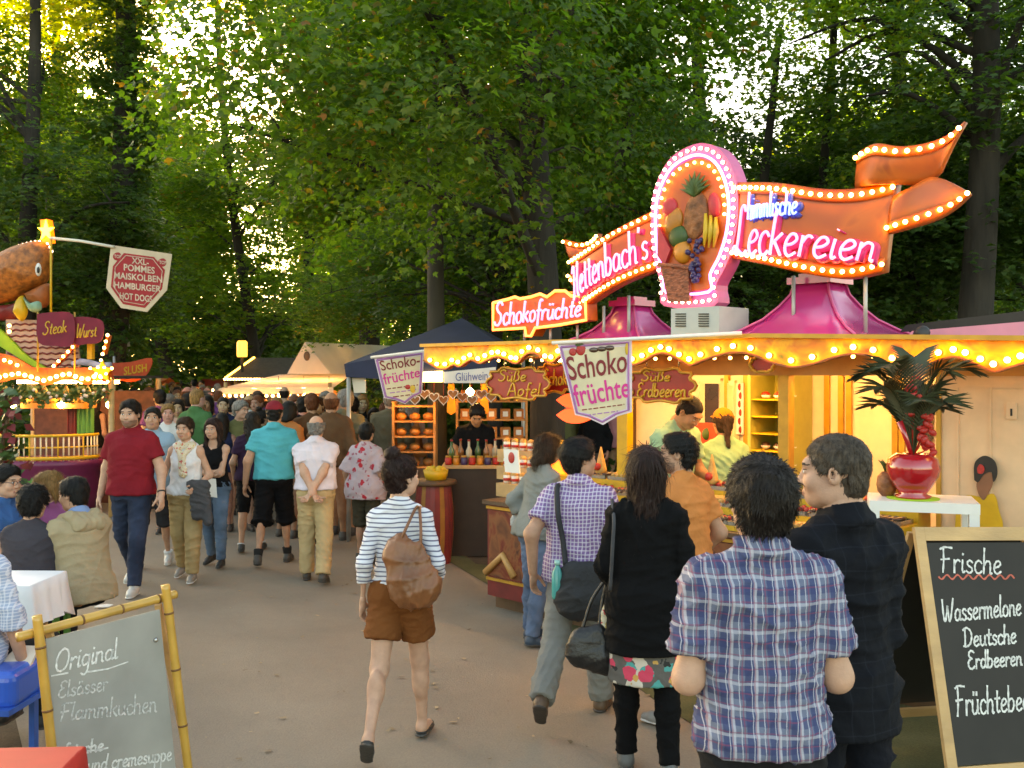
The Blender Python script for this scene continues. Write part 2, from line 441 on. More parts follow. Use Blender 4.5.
_HEAD = {}
def head_unit(sex, beard=False, var=0):
    """Head in its own frame: centre between the ears, facing +Y."""
    key = (sex, beard, var); q_ = np.random.RandomState(var*7+3).uniform(-1, 1, 6)
    if key in _HEAD: return _HEAD[key]
    m = sex == 'm'; s = SDF()
    s.ell((0,-.017,.034), (.075,.097,.086), k=.02)
    s.ell((0,.025,-.035), (.061 if m else .057,.068,.082), k=.03)
    s.ell((0,.052+.003*q_[0],(-.088 if m else -.082)-.004*q_[1]), ((.034 if m else .024)+.004*q_[2],.031,.026), k=.03)
    for x in (-1,1):
        s.ell((x*.040,.062,-.028), (.024,.026,.026), k=.025)
        s.ell((x*.047,.012,-.066), (.017+.004*q_[2],.030,.030), k=.03)
    s.cone((-.034,.080,.030), (.034,.080,.030), .015, k=.022)
    for x in (-1,1): s.ell((x*.031,.100,.008), (.017,.013,.013), k=.012, sub=True)
    s.cone((0,.086,.012), (0,.103+.004*q_[3],-.027-.004*q_[4]), .0085, .0120+.0015*q_[5], k=.010)
    for x in (-1,1): s.ell((x*.0125,.096,-.030), (.0082,.010,.0072), k=.006)
    s.ell((0,.086,-.062), (.024,.012,.006), k=.008); s.ell((0,.085,-.073), (.019,.012,.007), k=.008)
    for x in (-1,1):
        s.ell((x*.031,.0815,.006), (.0145,.013,.0105), k=.002)
        s.ell((x*.079,-.008,-.004), (.010,.021,.031), np.array(Matrix.Rotation(R_(-x*18), 3, 'Z')), k=.008)
        s.ell((x*.083,-.002,-.002), (.006,.010,.017), k=.004, sub=True)
    s.cone((0,-.026,-.055), (0,-.045,-.135), .056 if m else .047, .060 if m else .050, k=.03)
    v, f = s.grow(.0048, .02)
    c = v[f].mean(1); mi = np.zeros(len(f), int)
    x, y, z = c.T; ax_ = np.abs(x)
    mi[(y > .083) & (ax_ < .023-.3*np.abs(z+.067)) & (np.abs(z+.067) < .0105)] = 1
    e = ((ax_-.036)/.021)**2+((z-.031+.18*np.maximum(ax_-.04,0))/.0040)**2
    mi[(e < 1) & (y > .068) & (ax_ < .054)] = 2
    e = ((ax_-.031)/.0125)**2+((z-.006)/.0062)**2
    mi[(e < 1) & (y > .078)] = 3
    e = ((ax_-.031)/.0055)**2+((z-.006)/.0062)**2
    mi[(e < 1) & (y > .078)] = 4
    e = (((ax_-.031)/.0140)**2+((z-.0125)/.0024)**2 < 1) & (y > .076); mi[e] = 2
    if beard:
        b = (mi == 0) & (z < -.050) & (z > -.118) & (y > -.01+.35*(-z-.045)*0) & ((z < -.052) | (ax_ > .028)) & (y > .004)
        mi[b] = 5
    _HEAD[key] = (v, f, mi); return _HEAD[key]
_HAND = {}
def hand_unit(kind):
    """Right hand: wrist at the origin, fingers towards -Z, thumb side +Y, palm facing -X."""
    if kind in _HAND: return _HAND[kind]
    s = SDF(); sq = (V(1,0,0), 1.9)
    s.cone((0,0,.02), (0,.004,-.05), .027, .030, sq=(V(1,0,0), 1.35), k=.02)
    s.cone((0,-.016,-.045), (0,-.022,-.085), .021, .017, sq=sq, k=.015); s.cone((0,.012,-.045), (0,.022,-.088), .021, .018, sq=sq, k=.015)
    cv = {'relax': 26, 'fist': 68, 'flat': 8, 'point': 20}[kind]
    for i, (y, L, r) in enumerate(((.028,.072,.0086),(.0095,.080,.0089),(-.009,.074,.0085),(-.0265,.058,.0075))):
        c = cv*(1+.12*i); p = V(0,y,-.086); a = c*.55
        for q, fr in enumerate((.45,.32,.27)):
            d = V(-math.sin(R_(a)), (y-.003)*1.6, -math.cos(R_(a))); d = d/np.linalg.norm(d); b = p+d*L*fr
            s.cone(p, b, r*(1-.08*q), r*(1-.08*(q+1)), k=.004); p = b; a += c
    t = 25 if kind != 'fist' else 55
    p0 = V(-.006,.018,-.022); p1 = p0+V(-.016,.030,-.030); d = V(-math.sin(R_(t)),.35,-math.cos(R_(t))); p2 = p1+unit(d)*.034; p3 = p2+unit(d+V(-.25,-.3,0))*.026
    s.cone(p0, p1, .016, .0115, k=.010); s.cone(p1, p2, .0105, .0095, k=.005); s.cone(p2, p3, .0095, .0078, k=.005)
    v, f = s.grow(.0052, .006); _HAND[kind] = (v, f); return v, f

def ik(S, W_, l1, l2, hint):
    d = W_-S; L = np.linalg.norm(d); mx = (l1+l2)*.995
    if L > mx: W_ = S+d/L*mx; L = mx; d = W_-S
    u = d/L; a = (l1*l1-l2*l2+L*L)/(2*L); h = math.sqrt(max(l1*l1-a*a, 0))
    q = np.asarray(hint, float); q = unit(q-u*(q@u)); return S+u*a+q*h, W_

class Fig:
    """Joints of one person in a local frame (facing +Y, feet at z = 0, stature 1.75)."""
    def __init__(s, sex='m', pose=None, H=1.75, build=1.0, head_scale=1.0):
        p = dict(lean=2, twist=0, side=0, head=(0,0,0), L=(0,4,3,0), Rr=(0,4,3,0), lh=None, rh=None, lk='relax', rk='relax',
                 lhint=None, rhint=None, sit=None, toe=9)
        p.update(pose or {}); s.p = p; s.sex = sex; s.k = H/1.75; s.bw = build; m = sex == 'm'; s.hs = head_scale
        s.up_c = V(0,0,.96)
        s.up = rot('Z', p['twist'])@rot('Y', p['side'])@rot('X', -p['lean'])
        T = lambda q: s.up@(V(*q)-s.up_c)+s.up_c
        s.T = T
        sw = .178 if m else .152
        s.hip = {}; s.knee = {}; s.ank = {}; s.toe = {}; s.heel = {}; lows = []
        for sd, key in ((-1,'L'), (1,'Rr')):
            h, kn, ab, fp = p[key]
            hip = V(sd*.088, 0, .92)
            d = V(sd*math.sin(R_(ab)), math.sin(R_(h))*math.cos(R_(ab)), -math.cos(R_(h))*math.cos(R_(ab)))
            knee = hip+d*.43; a = h-kn
            d2 = V(sd*math.sin(R_(ab))*.5, math.sin(R_(a)), -math.cos(R_(a))); d2 = unit(d2); ank = knee+d2*.41
            fd = V(sd*math.sin(R_(p['toe'])), math.cos(R_(p['toe']))*math.cos(R_(fp)), -math.sin(R_(fp))); fd = unit(fd)
            upv = unit(V(0, math.sin(R_(fp)), math.cos(R_(fp))))
            heel = ank-upv*.08-fd*.055; toe = ank-upv*.08+fd*.185
            s.hip[sd], s.knee[sd], s.ank[sd], s.toe[sd], s.heel[sd] = hip, knee, ank, (fd, upv), heel
            lows += [heel[2], toe[2]]
        s.dz = -min(lows) if p['sit'] is None else p['sit']/s.k+.06-.92
        s.sh = {}; s.elb = {}; s.wr = {}
        for sd, key, hk in ((-1,'lh','lhint'), (1,'rh','rhint')):
            S = T((sd*(sw-.008), -.018, 1.388)); w = p[key]
            w = V(sd*(sw+.075), .05, .90) if w is None else V(*w)-V(0,0,s.dz*0)
            hint = V(sd*.5, -1, -.25) if p[hk] is None else V(*p[hk])
            e, w = ik(S, w, .285, .255, hint); s.sh[sd], s.elb[sd], s.wr[sd] = S, e, w
        nb = T((0,-.03,1.47)); y_, pt, rl = p['head']
        s.hR = s.up@rot('Z', y_)@rot('X', pt)@rot('Y', rl)
        s.hc = nb+s.up@V(0,.02,.035)+s.hR@V(0,.022,.125)
    def world(s, v): return (v+V(0,0,s.dz))*s.k
    def torso(s, S, o=0., hemflare=0., upper=True, lower=True):
        T, b = s.T, s.bw; m = s.sex == 'm'; X = s.up@V(1,0,0)
        if lower:
            S.cone(T((-.062 if m else -.068,-.008,.935)), T((.062 if m else .068,-.008,.935)), (.112 if m else .118)*b+o+hemflare, sq=(s.up@V(0,1,0), 1.0))
            S.cone(T((0,.0,.98)), T((0,.004,1.13)), (.108 if m else .092)*b+o, (.106 if m else .088)*b+o, sq=(X, .76 if m else .78))
        if upper:
            S.cone(T((0,0,1.13)), T((0,-.012,1.32)), (.106 if m else .088)*b+o, (.112 if m else .096)*b+o, sq=(X, .72 if m else .74))
            w = .115 if m else .095
            S.cone(T((-w,-.022,1.355)), T((w,-.022,1.355)), (.078 if m else .066)+o*.9)
            for sd in (-1,1): S.cone(T((sd*.02,-.03,1.470)), T((sd*(w+.04),-.020,1.398)), .046+o*.5, .044+o*.6)
            if not m:
                for sd in (-1,1): S.ell(T((sd*.062,.062,1.262)), (.060+o*.6,.056+o*.6,.060+o*.6))
        return S
    def arm(s, S, sd, o=0., upto=2.0, flare=0., k=None):
        m = s.sex == 'm'; A, E, Wp = s.sh[sd], s.elb[sd], s.wr[sd]; b = .5+.5*s.bw
        r0, r1, r2 = (.052*b, .043*b, .029) if m else (.043*b, .036*b, .024)
        S.ell(A, (.054+o*.8,.056+o*.8,.054+o*.6) if m else (.044+o*.8,.046+o*.8,.045+o*.6))
        if upto <= 1:
            B = A+(E-A)*upto; S.cone(A, B, r0+o, r0+(r1-r0)*upto+o+flare, flat=1, k=k)
        else:
            S.cone(A, E, r0+o, r1+o); t = upto-1; B = E+(Wp-E)*min(t, 1)
            S.cone(E, B, r1+.002+o, r1+(r2-r1)*t+o+flare, flat=1 if upto < 2.01 and o > 0 else 0)
        return S
    def leg(s, S, sd, o=0., upto=2.0, flare=0., str_=0.):
        m = s.sex == 'm'; A, K, N = s.hip[sd], s.knee[sd], s.ank[sd]; b = .4+.6*s.bw
        r0, r1, r2 = (.083*b, .056, .037) if m else (.086*b, .055, .034)
        A2 = A+V(-sd*.004,-.004,-.02)
        if upto <= 1:
            B = A+(K-A)*upto; S.cone(A2, B, r0+o, r0+(r1-r0)*upto+o+flare, flat=1)
        else:
            S.cone(A2, K, r0+o, r1+o+str_*.5); t = upto-1; B = K+(N-K)*t
            S.cone(K, B, r1-.004+o+str_*.5, r1-.004+(r2-r1)*t+o+flare+str_, flat=1 if o > 0 else 0)
            if -.015 < o <= 0 or (o > 0 and str_ < .015):
                back = unit(np.cross(N-K, V(1,0,0))); back = back if back[1] < 0 else -back
                S.ell(K+(N-K)*.32+back*.014, (.048+o,.050+o,.11))
        return S

def hair_sdf(fig, style):
    """Hair in head coordinates (facing +Y); long hair continues down the back."""
    S = SDF(); o = {'crop': .006, 'short': .012, 'thick': .022}.get(style, .016)
    S.ell((0,-.018,.036), (.077+o,.099+o,.087+o), k=.02)
    if style not in ('crop', 'bald'): S.ell((0,.035,.088), (.056,.042,.030), k=.03)
    S.ell((0,-.055,-.035), (.062+o*.6,.055,.060), k=.03)
    n = V(0,.80,-.60)
    hl = V(0,.088,.082)
    def face(P): return (P-hl)@n
    zmin = {'crop': -.075, 'short': -.085, 'thick': -.10, 'bald': -.08}.get(style)
    if style in ('long', 'ponytail', 'bob', 'bun'):
        if style == 'long' or style == 'bob':
            L = .34 if style == 'long' else .10
            for x, y in ((-.066,-.03),(.066,-.03),(-.035,-.07),(.035,-.07),(0,-.08)):
                S.cone((x,y,.0), (x*.92,y-.035,-L*(1 if abs(x) < .05 else .8)), .040, .026 if style == 'long' else .034, k=.03)
            for x in (-1,1): S.cone((x*.074,.018,.03), (x*.080,-.005,-L*.65), .022, .024, k=.03)
        if style == 'bun': S.ell((0,-.070,.152), (.045,.045,.042), k=.010)
        if style == 'ponytail': S.cone((0,-.11,.03), (0,-.15,-.20), .034, .018, k=.02)
    cuts = []
    if style == 'long' or style == 'bob':
        cuts.append(lambda P: np.minimum(face(P), np.maximum(P[...,1]-.055, np.minimum(.062-np.abs(P[...,0]), P[...,1]+.03))))
    else: cuts.append(face)
    if zmin: cuts.append(lambda P: zmin-P[...,2])
    if style in ('crop','short','thick','bun','ponytail'):      # clear the ears
        cuts.append(lambda P: np.minimum(np.minimum(np.abs(P[...,0])-.060, P[...,1]+.050), -P[...,2]+.004))
    if style == 'bald': cuts.append(lambda P: P[...,2]-.045)
    for c in cuts: S.cut(c)
    return S

def strands(v, f, n, seed, st):
    """Fine locks laid over the hair so that its outline and surface break up."""
    r = np.random.RandomState(seed); i = r.randint(0, len(f), n); w = r.dirichlet((1,1,1,1), n); p = (v[f[i]]*w[:,:,None]).sum(1)
    N = vnormals(v, f)[f[i,0]]; Wp = np.array([0,-.05,.13]); t = p-Wp
    if st in ('bun',): t = np.array([0,-.07,.15])-p
    t = t-N*(t*N).sum(1)[:,None]; t = unit_rows(t)
    if st in ('long','bob'): t = unit_rows(t*np.clip((p[:,2:3]+.02)/.12, 0, 1)+np.array([0,-.06,-1.])*np.clip(1-(p[:,2:3]+.02)/.12, 0, 1)); t = unit_rows(t-N*(t*N).sum(1)[:,None]*.9)
    t = unit_rows(t+r.normal(size=(n,3))*(.10 if st in ('long','bun') else .17))
    L = {'crop':.013,'short':.024,'thick':.030,'long':.10,'bob':.07,'bun':.05,'bald':.016,'ponytail':.06}[st]*r.uniform(.5,1.35,n); lf = {'crop':.002,'short':.004,'thick':.005,'long':.006,'bob':.007,'bun':.004,'bald':.003,'ponytail':.005}[st]*r.uniform(.1,1.5,n)
    s = unit_rows(np.cross(t, N)); wd = r.uniform(.0007,.0017,n)[:,None]; p0 = p-N*.003; p1 = p+t*(L*.5)[:,None]+N*(lf*.8)[:,None]; p2 = p+t*L[:,None]+N*(lf-L*.22)[:,None]-np.array([0,0,1.])*(L*.12)[:,None]
    q = np.stack([p0-s*wd, p0+s*wd, p1+s*wd, p1-s*wd, p2+s*wd*.25, p2-s*wd*.25], 1).reshape(-1,3); b = len(v)+np.arange(n)[:,None]*6
    return np.concatenate([v, q]), np.concatenate([f, b+np.array([0,1,2,3]), b+np.array([3,2,4,5])])
def unit_rows(a): return a/np.maximum(np.linalg.norm(a, axis=1), 1e-9)[:, None]
def finish(name, v, f, mats, root, parent=True, mi=None, col=None, label=None):
    me = mesh_np(name, v, f, mats, mi); o = bpy.data.objects.new(name, me); COL.objects.link(o)
    if root is not None: o.parent = root
    if col is not None: o.color = (col[0], col[1], col[2], 1)
    if label: o['label'] = label
    return o
def build_person(sex='m', H=1.75, pose=None, top=None, bottom=None, shoes=(.05,.04,.035), hair=('short',(.02,.014,.01)), skin=(.48,.27,.18),
                 res=.013, build=1.0, beard=False, seed=1, socks=None, extra=None, cap=None, sole=None, shoe_kind='shoe', belt=None, head_scale=1.0):
    """One person at the local origin; returns the body object (with clothes and hair as its children) and its Fig."""
    fg = Fig(sex, pose, H, build, head_scale); k = fg.k; m = sex == 'm'
    tops = top if isinstance(top, list) else [top] if top else []; sl_ = max([t.get('sleeve', .62) for t in tops]+[0]); ln_ = bottom.get('len', 2.0) if bottom else 0
    S = SDF(); fg.torso(S, (-.018 if sl_ > 0 else -.008) if top else 0); T = fg.T
    S.cone(T((0,-.03,1.44)), T((0,-.03,1.44))+(fg.hc-T((0,-.03,1.44)))*.6, .060 if m else .050, .056 if m else .047)
    for sd in (-1,1): fg.arm(S, sd, -.012 if sl_ > 1.6 else 0); fg.leg(S, sd, -.019 if ln_ > 1.8 else -.010 if ln_ > 1 else 0)
    for sd in (-1,1):
        fd, up = fg.toe[sd]; A = fg.ank[sd]
        S.cone(A-up*.035-fd*.02, A-up*.055+fd*.13, .036, .027)
    bv, bf = S.grow(res, .035); parts = [(bv, bf, np.zeros(len(bf), int))]
    hv, hf, hm = head_unit(sex, beard, seed % 5); parts.append(((hv*fg.hs)@fg.hR.T+fg.hc, hf, hm))
    for sd, kk in ((-1,fg.p['lk']), (1,fg.p['rk'])):
        v, f = hand_unit(kk); v = v.copy(); f = f.copy()
        if not m: v = v*.9
        if sd < 0: v[:,0] *= -1; f = f[:, ::-1]
        d = unit(fg.wr[sd]-fg.elb[sd]); z = -d; y = V(0,1,0)+V(-sd*.25,0,.35); y = unit(y-z*(y@z)); x = np.cross(y, z)
        parts.append((v@np.stack([x, y, z], 0)+fg.wr[sd], f, np.zeros(len(f), int)))
    off = 0; vs = []; fs = []; ms = []
    for v, f, q in parts: vs.append(v); fs.append(f+off); ms.append(q); off += len(v)
    body = finish('person', fg.world(np.concatenate(vs)), np.concatenate(fs), [SKIN, LIPS, BROW, EYEW, IRIS, BEARD], None, mi=np.concatenate(ms), col=skin)
    def child(name, S, k_, mt, col, fold=None, rs=res, post=None):
        v, f = S.grow(rs, k_)
        if fold: v = folds(v, f, fold[0], fold[1], seed+len(name), fold[2] if len(fold) > 2 else (1,1,1))
        if post: v = post(v)
        return finish(name, fg.world(v), f, [mt], body, col=col)
    if bottom:
        b = dict(mat=CLOTH, col=(.05,.05,.06), len=2.0, off=.014, str=.012, waist=1.02, fold=(.012,.09), flare=0); b.update(bottom)
        S = SDF(); fg.torso(S, b['off'], upper=False)
        for sd in (-1,1): fg.leg(S, sd, b['off'], b['len'], b['flare'], b['str'])
        iz = lambda P: ((P-fg.up_c)@fg.up)[...,2]+fg.up_c[2]
        S.cut(lambda P: iz(P)-b['waist'])
        child('shorts' if b['len'] < 1.3 else 'trousers', S, .022, b['mat'], b['col'], b['fold'])
        if belt:
            S = SDF(); fg.torso(S, b['off']+.006, upper=False); S.cut(lambda P: np.abs(iz(P)-b['waist']+.022)-.018); child('belt', S, .02, SHOE, belt)
    if top:
        for t0 in (top if isinstance(top, list) else [top]):
            t = dict(name='shirt', mat=CLOTH, col=(.5,.5,.5), sleeve=.62, off=.022, hem=.88, flare=.012, sflare=.012, collar=False, neck=None, hang=True, fold=(.013,.11), strap=None); t.update(t0)
            S = SDF(); fg.torso(S, t['off'], t['flare'])
            if t['hem'] < .86:
                X = fg.up@V(1,0,0)
                S.cone(T((0,-.005,.93)), T((0,-.005,t['hem']-.02)), .135+t['off'], .140+t['off']+t['flare'], sq=(X,.80))
            if t['sleeve'] > 0:
                for sd in (-1,1): fg.arm(S, sd, t['off']*.75, t['sleeve'], t['sflare'])
            S.cone(T((0,-.028,1.37)), T((0,-.036,1.468)), .078 if m else .066, .066 if m else .056)
            if t['hang']: S.cone(T((0,-.006,1.27)), T((0,-.006,max(t['hem'],.90))), (.112 if m else .098)*build+t['off'], (.117 if m else .112)*build+t['off']+t['flare']*.6, sq=(fg.up@V(1,0,0), .74))
            iz = lambda P: ((P-fg.up_c)@fg.up)
            S.cut(lambda P, h=t['hem']: h-(iz(P)[...,2]+fg.up_c[2]))
            if t['neck']:   # scoop: removes cloth above a curve round the neck
                S.ell(T((0,t['neck'][1],t['neck'][2])), (t['neck'][0],.12,t['neck'][3]), R=fg.up, k=.01, sub=True)
            if t['sleeve'] <= 0:
                for sd in (-1,1): S.ell(T((sd*(.215 if m else .185),-.01,1.40)), (.062,.13,.10), R=fg.up, k=.01, sub=True)
            if t['collar']:
                S.cone(T((0,-.036,1.455)), T((0,-.016,1.522)), .090 if m else .078, .074 if m else .064, flat=3, k=.010)
            child(t['name'], S, .028, t['mat'], t['col'], t['fold'])
    if hair:
        st, hc = hair[0], hair[1]; S = hair_sdf(fg, st)
        v, f = S.grow(max(res*.6, .0065), .02)
        v = folds(v, f, .011 if st != 'crop' else .004, .035, seed+5, (1,1,.35) if st in ('long','bob','ponytail') else (1,.7,.8))
        v = (v*fg.hs)@fg.hR.T+fg.hc
        if res < .012: v, f = strands((v-fg.hc)@fg.hR/fg.hs, f, 5200 if res < .0095 else 3400, seed, st); v = (v*fg.hs)@fg.hR.T+fg.hc
        finish('hair', fg.world(v), f, [HAIR], body, col=hc)
    if cap:
        S = SDF(); S.ell((0,-.018,.045), (.094,.114,.098)); S.cone((-.03,.10,.058), (.03,.10,.058), .055, sq=(V(0,0,1),5)); S.cut(lambda P: .040-P[...,2]-(P[...,1]*.0))
        v, f = S.grow(.009, .01); finish('cap', fg.world((v*fg.hs)@fg.hR.T+fg.hc), f, [CLOTH], body, col=cap)
    for sd in (-1,1):
        fd, up = fg.toe[sd]; A = fg.ank[sd]; si = np.cross(fd, up); S = SDF()
        b0 = A-up*.043; low = A-up*.080
        S.cone(b0-fd*.022, b0+fd*.09, .040, .038, sq=(up,.95)); S.cone(b0+fd*.06-up*.006, b0+fd*.145-up*.012, .040, .030, sq=(up,1.15))
        if shoe_kind == 'boot' or shoe_kind == 'shoe': S.cone(b0-fd*.012, A+up*.015, .043, .045, flat=1)
        if shoe_kind == 'flat': S.cut(lambda P, q=b0-up*.004, u=up: (P-q)@u)
        S.cut(lambda P, q=low, u=up: -((P-q)@u))
        v, f = S.grow(.0095, .02); ob = finish('shoe', fg.world(v), f, [SHOE], body, col=shoes)
        S2 = SDF(); S2.cone(low+up*.008-fd*.022, low+up*.008+fd*.14, .046, .039, sq=(up, 3.4)); v, f = S2.grow(.0095, .01)
        finish('sole', fg.world(v), f, [SHOE], ob, col=sole or (.05,.045,.04))
        if socks:
            S = SDF(); K, N = fg.knee[sd], fg.ank[sd]; S.cone(N, N+(K-N)*socks[1], .043, .052, flat=1); v, f = S.grow(.011, .02)
            finish('sock', fg.world(v), f, [CLOTH], body, col=socks[0])
    if extra: extra(fg, body)
    return body, fg
def tree_of(o):
    r = [o]
    for c in o.children: r += tree_of(c)
    return r
def copy_tree(o, parent=None):
    c = o.copy(); COL.objects.link(c)
    c.parent = parent
    for ch in o.children: copy_tree(ch, c)
    return c
def place(o, px, Y, rz, z=0.0):
    o.location = ((px-512)/F*Y, Y, z); o.rotation_euler = (0,0,R_(rz)); return o
# ------------------------------------------------------------------ ground
def ground_mat(name, c1, c2, scale, rough=.85, bump=.3, spots=None):
    m = bpy.data.materials.new(name); m.use_nodes = True; t, b = nodes_of(m)
    tc = _n(t, 'ShaderNodeTexCoord'); n1 = _n(t, 'ShaderNodeTexNoise'); n1.inputs['Scale'].default_value = scale; n1.inputs['Detail'].default_value = 8; n1.inputs['Roughness'].default_value = .65
    t.links.new(tc.outputs['Object'], n1.inputs[0])
    cr = _n(t, 'ShaderNodeValToRGB'); cr.color_ramp.elements[0].position = .32; cr.color_ramp.elements[1].position = .68
    cr.color_ramp.elements[0].color = c4(c1); cr.color_ramp.elements[1].color = c4(c2); t.links.new(n1.outputs[0], cr.inputs[0])
    n2 = _n(t, 'ShaderNodeTexNoise'); n2.inputs['Scale'].default_value = 90; n2.inputs['Detail'].default_value = 5; t.links.new(tc.outputs['Object'], n2.inputs[0])
    mx = _n(t, 'ShaderNodeMix', data_type='RGBA', blend_type='OVERLAY'); mx.inputs[0].default_value = .55 if spots is None else .22
    t.links.new(cr.outputs[0], mx.inputs[6]); t.links.new(n2.outputs[0], mx.inputs[7]); out = mx.outputs[2]
    if spots:
        vo = _n(t, 'ShaderNodeTexVoronoi'); vo.inputs['Scale'].default_value = spots[1]; t.links.new(tc.outputs['Object'], vo.inputs[0])
        lt = _n(t, 'ShaderNodeMath', operation='LESS_THAN'); lt.inputs[1].default_value = spots[2]; t.links.new(vo.outputs['Distance'], lt.inputs[0])
        m3 = _n(t, 'ShaderNodeMix', data_type='RGBA'); t.links.new(lt.outputs[0], m3.inputs[0]); t.links.new(out, m3.inputs[6]); m3.inputs[7].default_value = c4(spots[0]); out = m3.outputs[2]
    t.links.new(out, b.inputs['Base Color']); b.inputs['Roughness'].default_value = rough
    bp = _n(t, 'ShaderNodeBump'); bp.inputs['Strength'].default_value = bump; bp.inputs['Distance'].default_value = .01
    t.links.new(n2.outputs[0], bp.inputs['Height']); t.links.new(bp.outputs[0], b.inputs['Normal'])
    return m
ASPH = ground_mat('asphalt', (.200,.160,.120), (.255,.208,.158), .9, .75, .35, ((.27,.24,.19), .9, .012))
DIRT = ground_mat('forest_floor', (.035,.025,.016), (.11,.075,.045), 3.5, .95, .9)
TURF = ground_mat('turf_carpet', (.060,.068,.022), (.105,.098,.036), 2.2, .95, .7)
mb = MB(); mb.add([(-400,-60,-.012),(400,-60,-.012),(400,600,-.012),(-400,600,-.012)], [(0,1,2,3)]); struct('ground', mb, DIRT)
def sheet(name, pts, z, m):
    mb = MB(); mb.add([(p[0],p[1],z) for p in pts], [tuple(range(len(pts)))]); return struct(name, mb, m)
g = lambda x, y: gnd(x, y).xy
sheet('path', [(-5.5,-8),(8,-8),(8,2), g(1100,900), g(760,768), g(655,700), g(545,618), g(440,556), (-1.0,13.5), (-1.6,20), (-5,60), (-18,110), (-26,110), (-12,60), (-9.5,20), (-8.6,12), (-7.5,8), g(0,668), g(15,716), (-2.0,4.3), (-2.6,0)], -.004, ASPH)
sheet('turf_strip', [g(760,768), (8,2), (9,3.5), (5.8,7.0), (-.4,10.9), g(452,545), g(440,556.2), g(545,618.2), g(655,700.2)], .002, TURF)

r_ = np.random.RandomState(9); n_ = 420; Yq = 3.2+r_.rand(n_)**1.6*16; Xq = r_.uniform(-.42,.30,n_)*Yq; ang = r_.uniform(0,6.28,n_); sz = r_.uniform(.012,.045,n_)
sh_ = np.array([(-.5,-.5),(.6,-.35),(.5,.45),(-.35,.5)]); ca, sa = np.cos(ang), np.sin(ang)
vv = np.zeros((n_,4,3)); vv[:,:,0] = Xq[:,None]+(sh_[None,:,0]*ca[:,None]-sh_[None,:,1]*sa[:,None]*.6)*sz[:,None]; vv[:,:,1] = Yq[:,None]+(sh_[None,:,0]*sa[:,None]+sh_[None,:,1]*ca[:,None]*.6)*sz[:,None]; vv[:,:,2] = .004+r_.rand(n_,4)*.008
me_ = mesh_np('fallen_leaves', vv.reshape(-1,3), np.arange(n_*4).reshape(n_,4), [mat('dry_leaf', (.30,.22,.13), .8, var=.9, vscale=2.2)], smooth=False); ob_ = bpy.data.objects.new('fallen_leaves', me_); COL.objects.link(ob_); ob_['kind'] = 'stuff'; ob_['label'] = 'scattered dry leaves and paper bits on the path'; ob_['category'] = 'leaf litter'
# ------------------------------------------------------------------ trees
def leaf_mat(name, c1, c2, c3, trans=.58):
    m = bpy.data.materials.new(name); m.use_nodes = True; t = m.node_tree; t.nodes.clear()
    ge = _n(t, 'ShaderNodeNewGeometry'); cr = _n(t, 'ShaderNodeValToRGB'); e = cr.color_ramp.elements
    e[0].position = 0; e[0].color = c4(c1); e[1].position = .93; e[1].color = c4(c2); x = e.new(1.0); x.color = c4(c3); cr.color_ramp.elements.new(.6).color = c4([(a+b)/2 for a, b in zip(c1, c2)])
    t.links.new(ge.outputs['Random Per Island'], cr.inputs[0])
    d = _n(t, 'ShaderNodeBsdfPrincipled'); d.inputs['Roughness'].default_value = .5; d.inputs['Specular IOR Level'].default_value = .35
    t.links.new(cr.outputs[0], d.inputs['Base Color'])
    tr = _n(t, 'ShaderNodeBsdfTranslucent'); sc = _n(t, 'ShaderNodeVectorMath', operation='MULTIPLY'); sc.inputs[1].default_value = (2.8,2.8,.75)
    t.links.new(cr.outputs[0], sc.inputs[0]); t.links.new(sc.outputs[0], tr.inputs['Color'])
    mx = _n(t, 'ShaderNodeMixShader'); mx.inputs[0].default_value = trans; t.links.new(d.outputs[0], mx.inputs[1]); t.links.new(tr.outputs[0], mx.inputs[2])
    o = _n(t, 'ShaderNodeOutputMaterial'); t.links.new(mx.outputs[0], o.inputs[0]); return m
LEAF_A = leaf_mat('maple_leaf', (.032,.082,.014), (.078,.135,.024), (.16,.075,.02))
LEAF_B = leaf_mat('beech_leaf', (.070,.145,.030), (.150,.215,.045), (.20,.16,.02))
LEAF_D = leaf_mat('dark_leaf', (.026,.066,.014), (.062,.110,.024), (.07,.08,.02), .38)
LEAF_Y = leaf_mat('sunlit_yellow_leaf', (.12,.16,.024), (.24,.22,.035), (.26,.16,.02), .6)  # yellow of the sun shining through is put into the leaf colour
BARK = mat('bark', (.030,.024,.018), .95, var=.5, vscale=6, stretch=(1,1,.22), bump=.9, bscale=16)
BARKG = mat('grey_bark', (.055,.046,.032), .9, var=.35, vscale=5, stretch=(1,1,.3), bump=.4, bscale=14)
L8 = np.array([(0,0),(.30,.10),(.52,.46),(.20,.50),(0,1),(-.20,.50),(-.52,.46),(-.30,.10)])
L4 = np.array([(0,0),(.42,.5),(0,1),(-.42,.5)])
